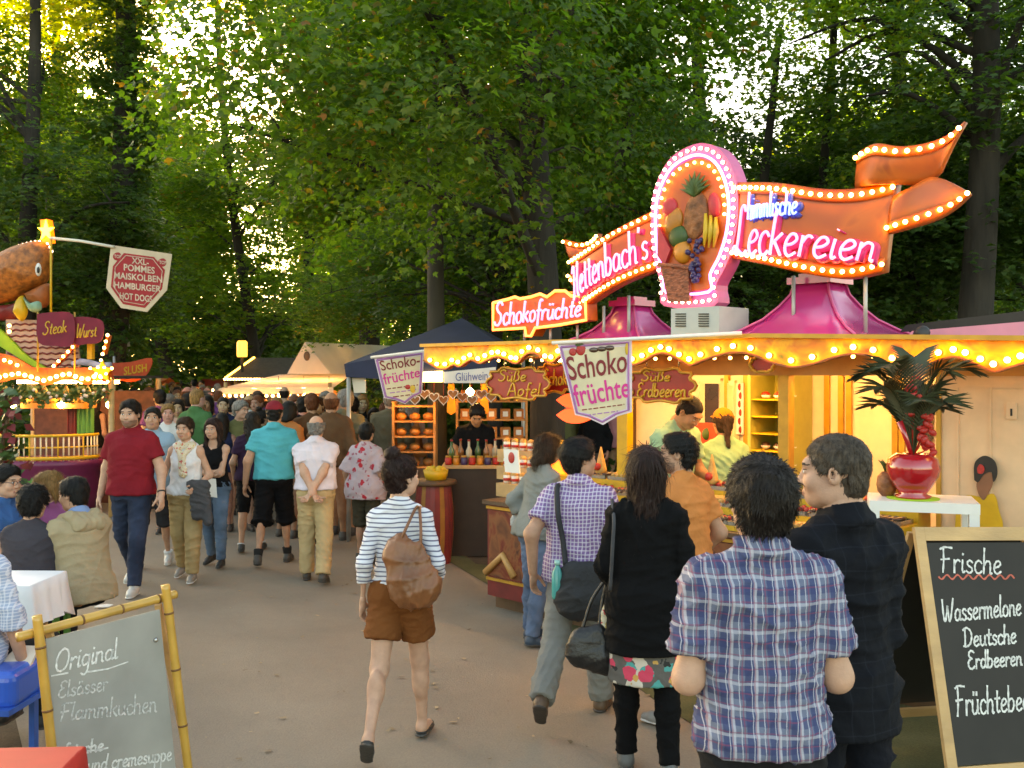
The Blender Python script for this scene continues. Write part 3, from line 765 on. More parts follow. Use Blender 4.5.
def leaves_mesh(name, seed, R, nspray, per, size, shape, m, gaps=.0, droop=.25, spread=.55, ivy=None):
    r = np.random.RandomState(seed); R = np.array(R, float)
    cs = []
    ph = r.uniform(0, 6.28, 6); fr = r.normal(size=(6,3))*1.25*3/R.mean()
    while len(cs) < nspray:
        if ivy:
            z = r.uniform(0, ivy[1]); a = r.uniform(0, 6.28); q = np.array([math.cos(a)*ivy[0], math.sin(a)*ivy[0], z]); cs.append(q); continue
        p = r.normal(size=3); p /= np.linalg.norm(p); p *= r.uniform(.12, 1)**.5
        q = p*R
        if p[2] < -.4 and r.rand() < .35: continue
        if np.sin(q@fr.T+ph).sum()/6 < gaps*r.uniform(.3, 1.3)-.25: continue
        cs.append(q)
    cs = np.array(cs); n = nspray*per
    c = np.repeat(cs, per, 0)
    out = np.repeat(unit_rows(cs*np.array([1,1,.25])/R+r.normal(size=cs.shape)*.35), per, 0)      # branchlet direction
    out[:,2] = out[:,2]*.4-droop; out = unit_rows(out)
    up0 = unit_rows(np.repeat(np.array([[0,0,1.]])+r.normal(size=(nspray,3))*.28, per, 0)-out*0)
    side = unit_rows(np.cross(out, up0)); up = np.cross(side, out)
    t = r.uniform(-.7, 1, n); s = r.uniform(-1, 1, n)*(1-.55*np.abs(t)); sp = spread*np.repeat(r.uniform(.7, 1.35, nspray), per)
    pos = c+out*(t*sp)[:,None]+side*(s*sp*.75)[:,None]+up*(r.normal(size=n)*sp*.10)[:,None]-np.array([0,0,1.])*((t.clip(0)**2+s*s*.5)*droop*sp*.9)[:,None]
    d = unit_rows(out*.8+side*(s*1.3)[:,None]+r.normal(size=(n,3))*.38-np.array([0,0,.28]))
    nn = unit_rows(up+r.normal(size=(n,3))*.42); x = unit_rows(np.cross(d, nn)); sz = size*r.uniform(.6, 1.25, n)
    k = len(shape)
    v = pos[:,None,:]+(x[:,None,:]*shape[None,:,0:1]+d[:,None,:]*shape[None,:,1:2])*sz[:,None,None]
    nz = np.cross(x, d); v = v-nz[:,None,:]*((np.abs(shape[:,0])*.35)[None,:,None])*sz[:,None,None]
    v = v.reshape(-1, 3); f = np.arange(n*k).reshape(n, k)
    return mesh_np(name, v, f, [m], smooth=False)
CR = {}
def crown_mesh(kind, var):
    key = (kind, var)
    if key not in CR:
        sd = 11*var+sum(map(ord, kind))
        CR[key] = dict(
            maple=lambda: leaves_mesh('maple_crown', sd, (3.2,3.2,2.5), 470, 42, .105, L8, LEAF_A, .30, .36, .64),
            tall=lambda: leaves_mesh('tall_crown', sd, (3.6,3.6,5.6), 520, 26, .15, L8, LEAF_B, .34, .22, .66),
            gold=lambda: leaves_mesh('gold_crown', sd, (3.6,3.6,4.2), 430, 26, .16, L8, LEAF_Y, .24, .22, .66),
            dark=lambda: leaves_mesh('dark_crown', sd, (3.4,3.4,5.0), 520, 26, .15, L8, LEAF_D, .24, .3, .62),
            far=lambda: leaves_mesh('far_crown', sd, (5,5,8), 620, 18, .42, L4, LEAF_B, .15, .25, 1.0),
            fardark=lambda: leaves_mesh('far_dark_crown', sd, (5,5,8), 620, 18, .42, L4, LEAF_D, .10, .25, 1.0),
            bush=lambda: leaves_mesh('bush_crown', sd, (1.8,1.8,1.5), 260, 22, .12, L4, LEAF_D, .0, .25, .4))[kind]()
    return CR[key]
def limb_pts(a, b, sag, r):
    a, b = Vector(a), Vector(b); m = a.lerp(b, .5)+Vector((r.uniform(-.2,.2), r.uniform(-.2,.2), sag)); return catmull([a, m, b], 5)
def tree(name, label, px, Y, r0, h, crowns, bark, seed, lean=(0,0), group='trees of the wood', limbs=7, X=None, sway=1.0):
    rr = random.Random(seed); bx = (px-512)/F*Y if X is None else X
    t = thing(name, label, 'tree', (bx, Y, 0), group)
    mb = MB(); pts = []; rs = []
    for i in range(13):
        u = i/12; pts.append((bx+lean[0]*u+.18*sway*math.sin(u*5+seed), Y+lean[1]*u+.15*math.sin(u*4+seed*2), u*h-.15)); rs.append(r0*(1.25 if i == 0 else 1.04-.72*u))
    mb.tube(catmull(pts, 3), [r0*(1.06-.74*i/36) if i > 2 else r0*(1.35-.09*i) for i in range(37)], 12)
    for (cx, cy, cz, sx, sz, kind, var) in crowns:
        for k in range(limbs):
            u = min(.97, max(.16, (cz-sz*rr.uniform(.2, 2.6))/h)); i = int(u*12); a = Vector(pts[i]).lerp(Vector(pts[min(i+1,12)]), u*12-i)
            an = rr.uniform(0, 6.28); q = rr.uniform(1.2, 3.0)*sx
            b = Vector((cx+math.cos(an)*q, cy+math.sin(an)*q, cz+rr.uniform(-1.6, 1.8)*sz)); rad = r0*(.34-.12*u)*rr.uniform(.7, 1.2)
            lp = limb_pts(a, b, rr.uniform(.1, .7), rr); mb.tube(lp, [rad*(1-.85*j/(len(lp)-1)) for j in range(len(lp))], 6)
            for _ in range(3):
                j = rr.randint(4, len(lp)-2); e = lp[j]+Vector((rr.uniform(-1,1), rr.uniform(-1,1), rr.uniform(-.4,.5)))*1.1*sx
                mb.tube(limb_pts(lp[j], e, .1, rr), [rad*.35, rad*.30, rad*.27, rad*.24, rad*.20, rad*.17, rad*.14, rad*.12, rad*.09, rad*.06, rad*.03][:len(limb_pts(lp[j], e, .1, random.Random(1)))], 5)
    part('trunk', mb, bark, t)
    for (cx, cy, cz, sx, sz, kind, var) in crowns:
        o = bpy.data.objects.new('crown', crown_mesh(kind, var)); COL.objects.link(o); o.parent = t
        o.location = (cx-bx, cy-Y, cz); o.scale = (sx, sx, sz); o.rotation_euler = (0, 0, rr.uniform(0, 6.28))
    return t
def cr(px, py, Y, sx, sz, kind, var):
    p = at(px, py, Y); return (p.x, p.y, p.z, sx, sz, kind, var)
# nearer trees one can tell apart
tree('maple_tree', 'dark-trunked maple behind the blue tent, its drooping sprays hanging over the middle', 533, 12.2, .23, 12, [cr(425,70,10.5,.86,.78,'maple',0), cr(585,150,13.6,.62,.75,'maple',1), cr(540,-60,13.6,1.1,1.0,'maple',1)], BARK, 1)
tree('beech_tree', 'pale grey straight beech trunk standing in the blue tent, beside the dark maple', 437, 13.9, .14, 12, [cr(455,-60,13.9,.8,.5,'tall',0)], BARKG, 2, sway=.15)
tree('slim_tree', 'slim leaning brown trunk just left of the pointed orange sign tail', 606, 16.0, .17, 14, [cr(655,20,17,.62,.55,'tall',1)], BARK, 3, (1.15,.3))
tree('slender_tree', 'thin straight dark trunk rising above the neon word Leckereien', 824, 17.5, .10, 14, [cr(850,-30,18,.8,.6,'tall',0)], BARK, 4, (.05,0), limbs=4)
tree('dark_tree', 'thick dark trunk right of the forked sign tail at the right edge', 972, 14.0, .26, 13, [cr(1010,95,14.5,.85,.55,'dark',0), cr(905,30,15.5,.6,.5,'tall',1)], BARK, 5)
tree('ivy_clad_tree', 'tall trunk wrapped in ivy standing behind the octagon sign pole', 100, 22.0, .36, 16, [cr(60,-60,22,1.0,.6,'gold',0)], BARK, 6, (.75,0))
iv = bpy.data.objects.new('ivy', leaves_mesh('ivy_leaves', 5, (1,1,1), 640, 26, .12, L8, LEAF_D, ivy=(.46, 14.5), spread=.36, droop=.4)); COL.objects.link(iv)
iv.parent = bpy.data.objects['ivy_clad_tree']; iv.location = (.15,0,0); iv.rotation_euler = (0, R_(2.6), 0)
tree('maple_tree', 'broad maple leaning over the white tent, with a yellow-green crown', 362, 26.0, .30, 15, [cr(390,170,25,1.15,.8,'maple',0), cr(380,30,26,.9,.8,'maple',1)], BARK, 7)
tree('forked_tree', 'slender forked tree with thin layered branches behind the dark hut', 262, 31.0, .18, 16, [cr(265,175,31,1.35,.75,'maple',1), cr(215,290,33,1.1,.7,'tall',0), cr(268,262,40,1.3,.75,'tall',1), cr(255,330,38,1.1,.6,'maple',0)], BARK, 8, (-1.6,0))
tree('leaning_tree', 'dark leaning tree over the crowd, behind the octagon sign', 180, 34.0, .22, 15, [cr(165,235,34,1.0,.5,'tall',1), cr(120,320,36,1.2,.7,'dark',1)], BARK, 9, (-2.5,0))
tree('bushy_tree', 'dense dark bushy tree behind the burger stand roof', 30, 21.0, .24, 12, [cr(20,235,21,.95,.62,'dark',1), cr(75,300,24,.8,.5,'dark',0), cr(-30,90,22,.9,.7,'maple',0)], BARK, 10)
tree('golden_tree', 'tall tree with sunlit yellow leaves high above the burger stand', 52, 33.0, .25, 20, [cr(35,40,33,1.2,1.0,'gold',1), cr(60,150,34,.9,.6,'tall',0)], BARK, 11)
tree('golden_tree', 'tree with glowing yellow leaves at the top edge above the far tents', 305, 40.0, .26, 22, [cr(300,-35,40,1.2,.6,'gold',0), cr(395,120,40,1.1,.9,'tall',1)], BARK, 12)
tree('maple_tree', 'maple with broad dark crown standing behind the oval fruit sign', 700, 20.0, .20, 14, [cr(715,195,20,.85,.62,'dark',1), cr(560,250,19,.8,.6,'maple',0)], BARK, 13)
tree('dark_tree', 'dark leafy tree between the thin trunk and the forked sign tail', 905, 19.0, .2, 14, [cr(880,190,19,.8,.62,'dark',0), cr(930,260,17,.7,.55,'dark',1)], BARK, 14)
tree('bushy_tree', 'dense low tree behind the pink roofs', 770, 17.0, .15, 8, [cr(780,270,17,.75,.45,'dark',1), cr(650,290,16,.6,.42,'dark',0)], BARK, 15)
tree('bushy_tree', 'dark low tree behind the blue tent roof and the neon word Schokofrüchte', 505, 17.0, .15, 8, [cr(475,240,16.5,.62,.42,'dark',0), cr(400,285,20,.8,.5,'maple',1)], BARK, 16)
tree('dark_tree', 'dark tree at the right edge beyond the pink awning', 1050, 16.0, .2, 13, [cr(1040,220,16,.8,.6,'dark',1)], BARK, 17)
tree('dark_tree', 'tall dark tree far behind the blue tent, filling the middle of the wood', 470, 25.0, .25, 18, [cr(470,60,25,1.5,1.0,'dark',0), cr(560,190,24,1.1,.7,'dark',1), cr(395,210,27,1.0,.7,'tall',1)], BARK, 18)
# the wood further back: each tree its own, in two rows along both sides of the path
rr = random.Random(5)
k = 0
for row, (Y0, step, h) in enumerate(((46, 88, 17), (66, 74, 21), (92, 66, 26))):
    px = -110+row*31
    while px < 1150:
        Y = Y0*rr.uniform(.92, 1.12); kind = 'far' if rr.random() < .62 else 'fardark'
        open_ = 175 < px < 345 or 640 < px < 800
        hh = h*rr.uniform(.8, 1.1)*(.42 if open_ else 1.0)
        s = hh/19; p = ((px-512)/F*Y, Y)
        tree('woodland_tree', 'green woodland tree behind the fair, half hidden by nearer trees', px, Y, .16*hh/12, hh*.9, [(p[0], p[1], hh*.56, s*.95, s*1.0, kind, k % 3)], BARK, 100+k, group='trees in the wood behind the fair', limbs=5)
        px += step*rr.uniform(.75, 1.2); k += 1
for px, Y, s in ((-20,19,1.0),(75,26,1.2),(150,44,1.5),(205,48,1.4),(250,38,1.1),(345,30,1.2),(400,23,1.0),(470,20,.9),(545,19,.9),(600,20,1.0),(655,18,.9),(720,16,.9),(860,15,.9),(930,15.5,.9),(1010,14,.9),(310,44,1.4),(110,50,1.5)):
    b = thing('bush', 'leafy dark green bush under the trees, behind the stalls', 'bush', ((px-512)/F*Y, Y, 0), 'bushes under the trees')
    o = bpy.data.objects.new('foliage', crown_mesh('bush', rr.randint(0,1))); COL.objects.link(o); o.parent = b; o.location = (0,0,1.3*s); o.scale = (s*1.3,s*1.3,s); o.rotation_euler = (0,0,rr.uniform(0,6))
    mb = MB(); bl = b.location
    for q in range(5):
        a = rr.uniform(0,6.28); mb.tube([(bl.x,bl.y,-.05),(bl.x+math.cos(a)*.3*s,bl.y+math.sin(a)*.3*s,.8*s),(bl.x+math.cos(a)*.8*s,bl.y+math.sin(a)*.8*s,1.7*s)], [.03,.022,.008], 5)
    part('stem', mb, BARK, b)
# ------------------------------------------------------------------ materials of the fair
def paint_swirl(name, cols, scale=4., rough=.4, dist=2.5):
    """Fairground paint: flowing bands of several colours."""
    m = bpy.data.materials.new(name); m.use_nodes = True; t, b = nodes_of(m)
    tc = _n(t, 'ShaderNodeTexCoord'); nz = _n(t, 'ShaderNodeTexNoise'); nz.inputs['Scale'].default_value = scale; nz.inputs['Detail'].default_value = 2.5; nz.inputs['Distortion'].default_value = dist
    t.links.new(tc.outputs['Object'], nz.inputs[0]); cr_ = _n(t, 'ShaderNodeValToRGB'); e = cr_.color_ramp.elements
    n = len(cols)
    for i, c in enumerate(cols):
        x = e[i] if i < 2 else e.new(.5)
        x.position = .28+.44*i/(n-1); x.color = c4(c)
    t.links.new(nz.outputs[0], cr_.inputs[0]); t.links.new(cr_.outputs[0], b.inputs['Base Color']); b.inputs['Roughness'].default_value = rough
    return m
M = {}
M['bulb'] = mat('bulb_glow', (1,.8,.45), .3, emit=(1,.55,.16), es=5.5, var=0)
M['bulbw'] = mat('bulb_white_glow', (1,.9,.8), .3, emit=(1,.70,.55), es=2.4, var=0)
M['neon_pink'] = mat('neon_pink_tube', (1,.5,.6), .3, emit=(1,.16,.48), es=.42, var=0)
M['neon_blue'] = mat('neon_blue_tube', (.6,.7,1), .3, emit=(.08,.20,1), es=.50, var=0)
M['neon_violet'] = mat('neon_violet_tube', (.9,.7,1), .3, emit=(.62,.22,1), es=.55, var=0)
M['neon_orange'] = mat('neon_orange_tube', (1,.5,.2), .3, emit=(1,.20,.04), es=.8, var=0)
M['tube_lamp'] = mat('fluorescent_tube', (1,.9,.7), .3, emit=(1,.62,.26), es=10, var=0)
M['socket'] = mat('bulb_socket', (.30,.16,.06), .4)
M['fascia'] = paint_swirl('fascia_paint', [(.16,.17,.01),(.66,.26,.008),(.72,.36,.012),(.66,.16,.006),(.45,.04,.012)], 2.6)
M['gold'] = mat('gold_paint', (.52,.27,.04), .35, .35, var=.2)
M['cream'] = mat('cream_panel', (.72,.60,.42), .28, var=.06, coat=.4)
M['beige'] = mat('beige_wall', (.70,.47,.29), .5, var=.08)
M['apricot'] = mat('apricot_panel', (.52,.27,.09), .5, var=.12)
M['orange'] = paint_swirl('orange_sign_paint', [(.40,.04,.010),(.60,.11,.008),(.66,.17,.010),(.50,.06,.015)], 2.0)
M['copper'] = paint_swirl('copper_ribbon_paint', [(.26,.035,.008),(.50,.11,.015),(.58,.20,.04),(.38,.07,.015)], 2.2)
M['magenta'] = mat('magenta_plastic', (.54,.03,.20), .2, var=.12, vscale=3, coat=.8, spec=.6)
M['pink'] = mat('pink_paint', (.62,.10,.26), .35, var=.08)
M['pinkawn'] = mat('pink_awning', (.60,.24,.34), .6, var=.06)
M['red'] = mat('red_paint', (.33,.015,.012), .4, var=.2)
M['dkred'] = mat('dark_red_paint', (.16,.012,.012), .5, var=.25)
M['white'] = mat('white_paint', (.72,.70,.66), .45, var=.05)
M['grey'] = mat('grey_metal', (.38,.37,.35), .4, .3, var=.1)
M['steel'] = mat('steel', (.45,.44,.42), .25, .9, var=.08)
M['black'] = mat('black_paint', (.015,.014,.013), .5)
M['brown'] = mat('brown_wood', (.10,.05,.022), .6, var=.35, vscale=5, stretch=(1,1,.15), bump=.2)
M['wood'] = mat('pale_wood', (.52,.31,.13), .5, var=.28, vscale=7, stretch=(.2,1,1), bump=.15)
M['yellow'] = mat('yellow_paint', (.62,.36,.02), .45, var=.15)
M['green'] = mat('green_paint', (.06,.22,.03), .5, var=.15)
M['lime'] = mat('lime_mat', (.30,.45,.02), .7, var=.15)
M['glossred'] = mat('glossy_red_glaze', (.40,.010,.016), .12, var=.08, coat=.9, spec=.6)
M['choc'] = mat('chocolate', (.055,.022,.010), .3, var=.2, coat=.4)
M['straw'] = mat('strawberry', (.45,.02,.015), .3, var=.25, vscale=60, bump=.3, bscale=140)
M['mango'] = mat('mango_skin', (.55,.20,.02), .4, var=.4, vscale=4)
M['banana'] = mat('banana_skin', (.62,.40,.03), .5, var=.15)
M['grape'] = mat('grape_skin', (.045,.030,.11), .3, var=.3)
M['melon'] = mat('melon_flesh', (.55,.035,.05), .5, var=.2)
M['pine'] = mat('pineapple_rind', (.28,.10,.035), .6, var=.6, vscale=16, bump=.9, bscale=22)
M['leaf'] = mat('leaf_green', (.05,.10,.02), .5, var=.4)
M['palm'] = mat('palm_frond', (.035,.045,.016), .5, var=.4)
M['paper'] = mat('white_paper', (.74,.72,.68), .7, var=.04)
M['pasta'] = mat('wafer', (.60,.34,.10), .7, var=.25, bump=.3)
M['mirror'] = mat('dark_glass', (.05,.03,.025), .06, var=.4, vscale=3, spec=.8)
M['navy'] = mat('navy_canvas', (.020,.026,.062), .8, var=.2, vscale=3)
M['canvas'] = mat('pale_canvas', (.66,.60,.50), .85, var=.10, vscale=2)
M['shingle'] = mat('dark_roofing', (.055,.045,.038), .85, var=.35, vscale=10, bump=.4)
M['cloth_white'] = mat('white_tablecloth', (.72,.71,.72), .8, var=.05, vscale=4, bump=.15, bscale=14)

# ------------------------------------------------------------------ the sweets stall on the right
P0 = Vector((2.68, 6.07, 0)); U = Vector((-.703, .711, 0)).normalized(); XS = -U
NS = XS.cross(Vector((0,0,1))).normalized()
def SP(n): return Pl(P0+NS*n, XS)
FP = SP(0)
def ax(pl, px): return pl.px(px, 372)[0]
stall = thing('sweets_stall', 'long gold and cream sweets stall with bulb-lit wavy fascia and pink pointed roofs', 'stall', tuple(P0+U*2+NS*-1))
BUL = [(432,360),(439,364),(447,364),(454,360),(460,362),(466,358),(472,355),(480,358.5),(487,355.5),(494,352.5),(500,352),(506,354),(513,357.5),(518,358),(524,351.5),(531,347.5),(540,350),(547,356),(553,357),(560,351),(568,347),(577,348),(585,352),(594,357),(603,359),(612,356),(619,352),(626,355),
 (634,359),(644,355.5),(653,350),(662.5,347),(671,349),(681,354.5),(691,359),(702.5,354.5),(719,349),(735,346),(752.5,348),(771,355.5),(793,360.5),(814,357),(836,350),(855,347),(875,350),(894,358),(908,362),(925,358),(940,352.5),(955,349.5),(967,352.5),(982,359),(995,364),(1009,360),(1022,356),(1036,353),(1050,357),(1066,364)]
pts = FP.pp(BUL); a0 = pts[0][0]-.12; a1 = pts[-1][0]+.08; ZT = 2.34
low = [(p.x, p.y) for p in catmull([(a0, pts[0][1], 0)]+[(a, b-.042, 0) for a, b in pts]+[(a1, pts[-1][1], 0)], 3)]
mb = MB(); aM = ax(FP, 760); ZR = 2.27; mb.prism(FP, low+[(a1, ZR), (aM, ZT), (a0, ZT)], -.03, 0); part('fascia', mb, M['fascia'], stall)
for q0, q1 in (((a0,ZT),(aM,ZT)),((aM,ZT),(a1,ZR))): mb = MB(); mb.bar(FP.w(q0[0], q0[1]+.016, 0), FP.w(q1[0], q1[1]+.016, 0), .11, .03); part('cornice', mb, M['gold'], stall)
mb = MB(); vs = low
for i in range(len(vs)-1): mb.bar(FP.w(vs[i][0], vs[i][1]-.003, -.01), FP.w(vs[i+1][0], vs[i+1][1]-.003, -.01), .05, .012)
part('scalloped_trim', mb, mat('rust_trim', (.28,.07,.02), .5), stall)
def bulb_mesh(r, m):
    b = MB(); b.cur = M['socket']; b.lathe((0,0,0), [(r*.9,-.2*r),(r*.9,.5*r),(r*.5,.6*r)], 8); b.cur = m; b.ball((0,0,r*1.25), r, 10, 7); return b
def bulbs(parent, pl, pts2, r, m, c=.0, name='light_bulb'):
    pts2 = [p if len(p) == 3 else (p[0], p[1], 0) for p in pts2]
    b0 = bulb_mesh(r, m).build(name, None, (0,0,0), parent); org = Vector(parent['_o'] if '_o' in parent else parent.location)
    Rq = Matrix((pl.x, pl.z, pl.n)).transposed().to_quaternion()
    for i, (a, b, c2) in enumerate(pts2):
        o = b0 if i == 0 else b0.copy()
        if i: COL.objects.link(o); o.parent = parent
        o.rotation_mode = 'QUATERNION'; o.rotation_quaternion = Rq; o.location = pl.w(a, b, c+c2)-org
    return b0
bulbs(stall, FP, pts, .019, M['bulb'], .004)
RB = Matrix((XS, NS, (0,0,1))).transposed()
def sbox(mb, a_, b_, n0, n1, z0, z1):
    mb.box(P0+XS*((a_+b_)/2)+NS*((n0+n1)/2)+Vector((0,0,(z0+z1)/2)), (abs(b_-a_), abs(n1-n0), z1-z0), RB); return mb
aL, aPost1, aPost2, aR = ax(SP(.12),486), ax(SP(-.45),625), ax(SP(-.45),786), ax(SP(-.45),944)
mb = sbox(MB(), a0, a1, -2.3, -.03, 2.235, 2.26); part('soffit', mb, M['apricot'], stall)
mb = sbox(MB(), a0, aM, -2.35, -.06, 2.30, 2.335); part('roof', mb, M['shingle'], stall)
mb = sbox(MB(), ax(SP(-.40),632), a1, -.50, -.40, 2.075, 2.234); part('lintel', mb, M['apricot'], stall)
for a_, w, mt in ((aPost1,.11,'yellow'),(aPost2,.085,'gold')):
    mb = sbox(MB(), a_-w/2, a_+w/2, -.49, -.41, .1, 2.23); part('post', mb, M[mt], stall)
SFB = [(a0+.3+(a1-a0-.5)*i/38, 2.205, 0) for i in range(39)]; bulbs(stall, SP(-.20), SFB, .013, M['bulb'], 0)
mb = sbox(MB(), aL, a1, -2.3, .0, -.02, .12); part('floor_deck', mb, M['brown'], stall)
# closed front wall at the right end
mb = MB(); mb.cur = M['beige']; sbox(mb, aR, a1+1.2, -.47, -.41, .12, 2.23)
for q in (.10, .30, .86): sbox(mb, aR+q, aR+q+.012, -.41, -.402, .5, 2.0)
sbox(mb, aR+.10, aR+.87, -.41, -.402, 2.0, 2.012)
mb.cur = M['gold']; sbox(mb, aR-.03, aR, -.48, -.395, .12, 2.23)
part('front_wall', mb, None, stall)
wp = SP(-.40); mb = MB(); mb.cur = M['beige']; a_, b_ = wp.px(1012,411); sbox(mb, a_-.03, a_+.03, -.402, -.39, b_-.05, b_+.05); mb.cur = M['black']; sbox(mb, a_-.006, a_+.006, -.39, -.386, b_-.03, b_+.015); part('lock_plate', mb, None, stall)
# back wall with lit cream panels
BW = SP(-2.2); e0 = ax(BW, 634)
mb = MB(); sbox(mb, e0, a1+1.2, -2.28, -2.2, .12, 2.24); part('back_wall', mb, M['cream'], stall)
mb = MB(); sbox(mb, a1+1.12, a1+1.2, -2.2, -.47, .12, 2.24); part('side_wall', mb, M['cream'], stall)
mb = MB()
for px in (728, 747, 828, 842, 850, 896, 903): sbox(mb, ax(BW,px)-.025, ax(BW,px)+.025, -2.2, -2.17, .12, 2.22)
part('gold_strip', mb, M['gold'], stall)
mb = MB(); sbox(mb, e0-.06, e0+.03, -2.25, -2.12, .12, 2.23); part('end_post', mb, M['brown'], stall)
for x0, x1, y0, y1 in ((703,723,381,428),(731,737,383,440)):
    q = [BW.px(x0,y1), BW.px(x1,y1), BW.px(x1,y0), BW.px(x0,y0)]; mb = MB(); mb.prism(BW, q, .0, .012); w = part('window', mb, M['mirror'], stall)
    mb = MB()
    for i in range(4):
        A, B = q[i], q[(i+1)%4]; mb.bar(BW.w(*A, .02), BW.w(*B, .02), .05, .05)
    part('frame', mb, M['cream'], w)
mb = MB(); lp = SP(-.25); b_ = 2.215
mb.cur = M['tube_lamp']
for n_ in (-.62, -1.35): sbox(mb, e0+.25, aR-.1, n_-.02, n_+.02, 2.195, 2.232)
part('ceiling_lamp', mb, None, stall)
mb = MB(); mb.cur = M['tube_lamp']; sbox(mb, aL+.5, aPost1-.3, -1.0, -.96, 2.195, 2.232); part('ceiling_lamp', mb, None, stall)
# counter with its red painted front
cF, cB = .10, -.62
mb = MB(); sbox(mb, aL, aR-.05, cB, cF, .12, .93); cnt = part('counter', mb, M['dkred'], stall)
mb = MB(); sbox(mb, aL-.03, aR-.02, cB-.02, cF+.04, .93, .965); part('counter_top', mb, M['brown'], cnt)
mb = MB(); CP = SP(cF); mb.cur = paint_swirl('counter_front_paint', [(.09,.008,.007),(.16,.018,.008),(.22,.07,.024),(.09,.08,.06),(.05,.008,.007)], 3.5)
k = aL+.03
while k < aR-.4:
    mb.prism(CP, [(k,.30),(k+.52,.30),(k+.52,.88),(k,.88)], .0, .014); k += .57
mb.cur = M['gold']; sbox(mb, aL, aR-.05, cF, cF+.02, .26, .285); sbox(mb, aL, aR-.05, cF, cF+.02, .89, .915)
part('painted_panel', mb, None, cnt)
mb = MB(); ap = CP.px(503, 515); mb.tube([CP.w(ap[0]-.20, .32, .02), CP.w(ap[0]+.02, .50, .02), CP.w(ap[0]+.16, .33, .02)], .035, 8); part('painted_ornament', mb, M['apricot'], cnt)
mb = MB(); aD0 = aPost1-.75
for i, (n0, n1, z) in enumerate(((.06,-.17,1.00),(-.17,-.40,1.09),(-.40,-.60,1.18))): sbox(mb, aD0, aR-.15, n0, n1, .966, z)
part('display_step', mb, M['yellow'], cnt)
# magenta pointed roofs
def cupola(px, n, half, z0, hgt):
    pl = SP(n); a = ax(pl, px); c = P0+XS*a+NS*n; mb = MB(); prof = [(1.0,0),(.78,.14),(.56,.34),(.40,.58),(.29,.80),(.25,1.0)]; m_ = 5; vs = []; fs = []
    for r, z in prof:
        for sd in range(4):
            for j in range(m_):
                t = -1+2*j/m_; x, y = [(t,-1),(1,t),(-t,1),(-1,-t)][sd]; rr_ = r*half*(1-.05*(abs(t)))
                vs.append(c+XS*(x*rr_)-NS*(y*rr_)+Vector((0,0,z0+z*hgt)))
    n_ = 4*m_
    for i in range(len(prof)-1):
        for j in range(n_): fs.append((i*n_+j, i*n_+(j+1)%n_, (i+1)*n_+(j+1)%n_, (i+1)*n_+j))
    fs.append(tuple((len(prof)-1)*n_+j for j in range(n_))); mb.add(vs, fs, True)
    r = part('pointed_roof', mb, M['magenta'], stall)
    mb = MB(); mb.box(c+Vector((0,0,z0+hgt+.025)), (half*.62, half*.62, .05), RB); mb.box(c+Vector((0,0,z0+hgt+.065)), (half*.4, half*.4, .03), RB); part('roof_cap', mb, M['magenta'], r)
    for s in range(4):
        d = [XS+NS, XS-NS, -XS-NS, -XS+NS][s]; mb = MB(); mb.tube([c+d*(half*r_*.96)+Vector((0,0,z0+z_*hgt+.006)) for r_, z_ in prof], .010, 5); part('ridge', mb, M['pink'], r)
    mb = None; return r
cupola(820, -.62, .56, 2.345, .40); cupola(632, -.62, .46, 2.345, .32)
AW = SP(-.55); x0 = ax(AW, 905); mb = MB(); mb.prism(AW, AW.pp([(899,347),(1090,352),(1090,316),(912,331)]), -.03, 0); part('awning', mb, M['pinkawn'], stall)
mb = MB(); mb.prism(SP(-.9), SP(-.9).pp([(900,332),(1090,318),(1090,303),(906,325)]), -.04, 0); part('roof_edge', mb, M['black'], stall)

def board(name, label, pl, outline, m, t=.02, cat='sign', parent=None):
    mb = MB(); mb.prism(pl, outline, -t, 0); return solid(name, mb, m, label, cat)
def scallop(pl, x0, y0, x1, y1, k=5):
    A = pl.px(x0, y1); B = pl.px(x1, y0); w = B[0]-A[0]; h = B[1]-A[1]; c = ((A[0]+B[0])/2, (A[1]+B[1])/2); o = []
    for i in range(48):
        a = 2*math.pi*i/48; r = 1+.09*math.cos(a*k*2)
        o.append((c[0]+w/2*r*math.copysign(abs(math.cos(a))**.7, math.cos(a)), c[1]+h/2*r*math.copysign(abs(math.sin(a))**.7, math.sin(a))))
    return o
GOLDL = mat('gold_lettering', (.62,.34,.03), .35, var=.1)
def candy_board(label, n, box, lines):
    pl = SP(n); o = scallop(pl, *box); b = board('hanging_sign', label, pl, o, M['red'])
    mb = MB(); mb.tube([pl.w(x, z, .006) for x, z in o]+[pl.w(*o[0], .006)], .013, 6, caps=False); part('border', mb, M['gold'], b)
    mb = MB(); cx = (box[0]+box[2])/2
    for tx, x0, y0, x1, y1 in lines: strokes(mb, pl, script(tx, [pl.px(x0,y1), pl.px(x1,y1), pl.px(x1,y0), pl.px(x0,y0)], 4, .12), .0085, .004, 5)
    part('lettering', mb, GOLDL, b)
    mb = MB()
    for x in (box[0]*.75+box[2]*.25, box[0]*.25+box[2]*.75):
        a = pl.px(x, box[1]); mb.tube([pl.w(a[0], a[1]-.02, -.01), pl.w(a[0], 2.24, -.01)], .004, 5)
    part('hanger', mb, M['steel'], b); return b
candy_board('red scalloped board lettered Süße Äpfel hanging at the left end of the sweets stall', -.10, (489,368,548,398), [('Süße',499,370,526,381),('Äpfel',508,383,541,396)])
candy_board('red scalloped board lettered Schoko, half hidden by the big pennant', -.25, (538,364,572,392), [('Schoko',543,369,572,385)])
candy_board('red scalloped board lettered Süße Erdbeeren above the bending server', -.15, (630,369,694,401), [('Süße',642,371,670,381),('Erdbeeren',638,383,686,397)])
candy_board('small red square sign hanging under the fascia above the shelf cabinet', -.20, (751,357,774,372), [('Eis',755,360,770,369)] if False else [])

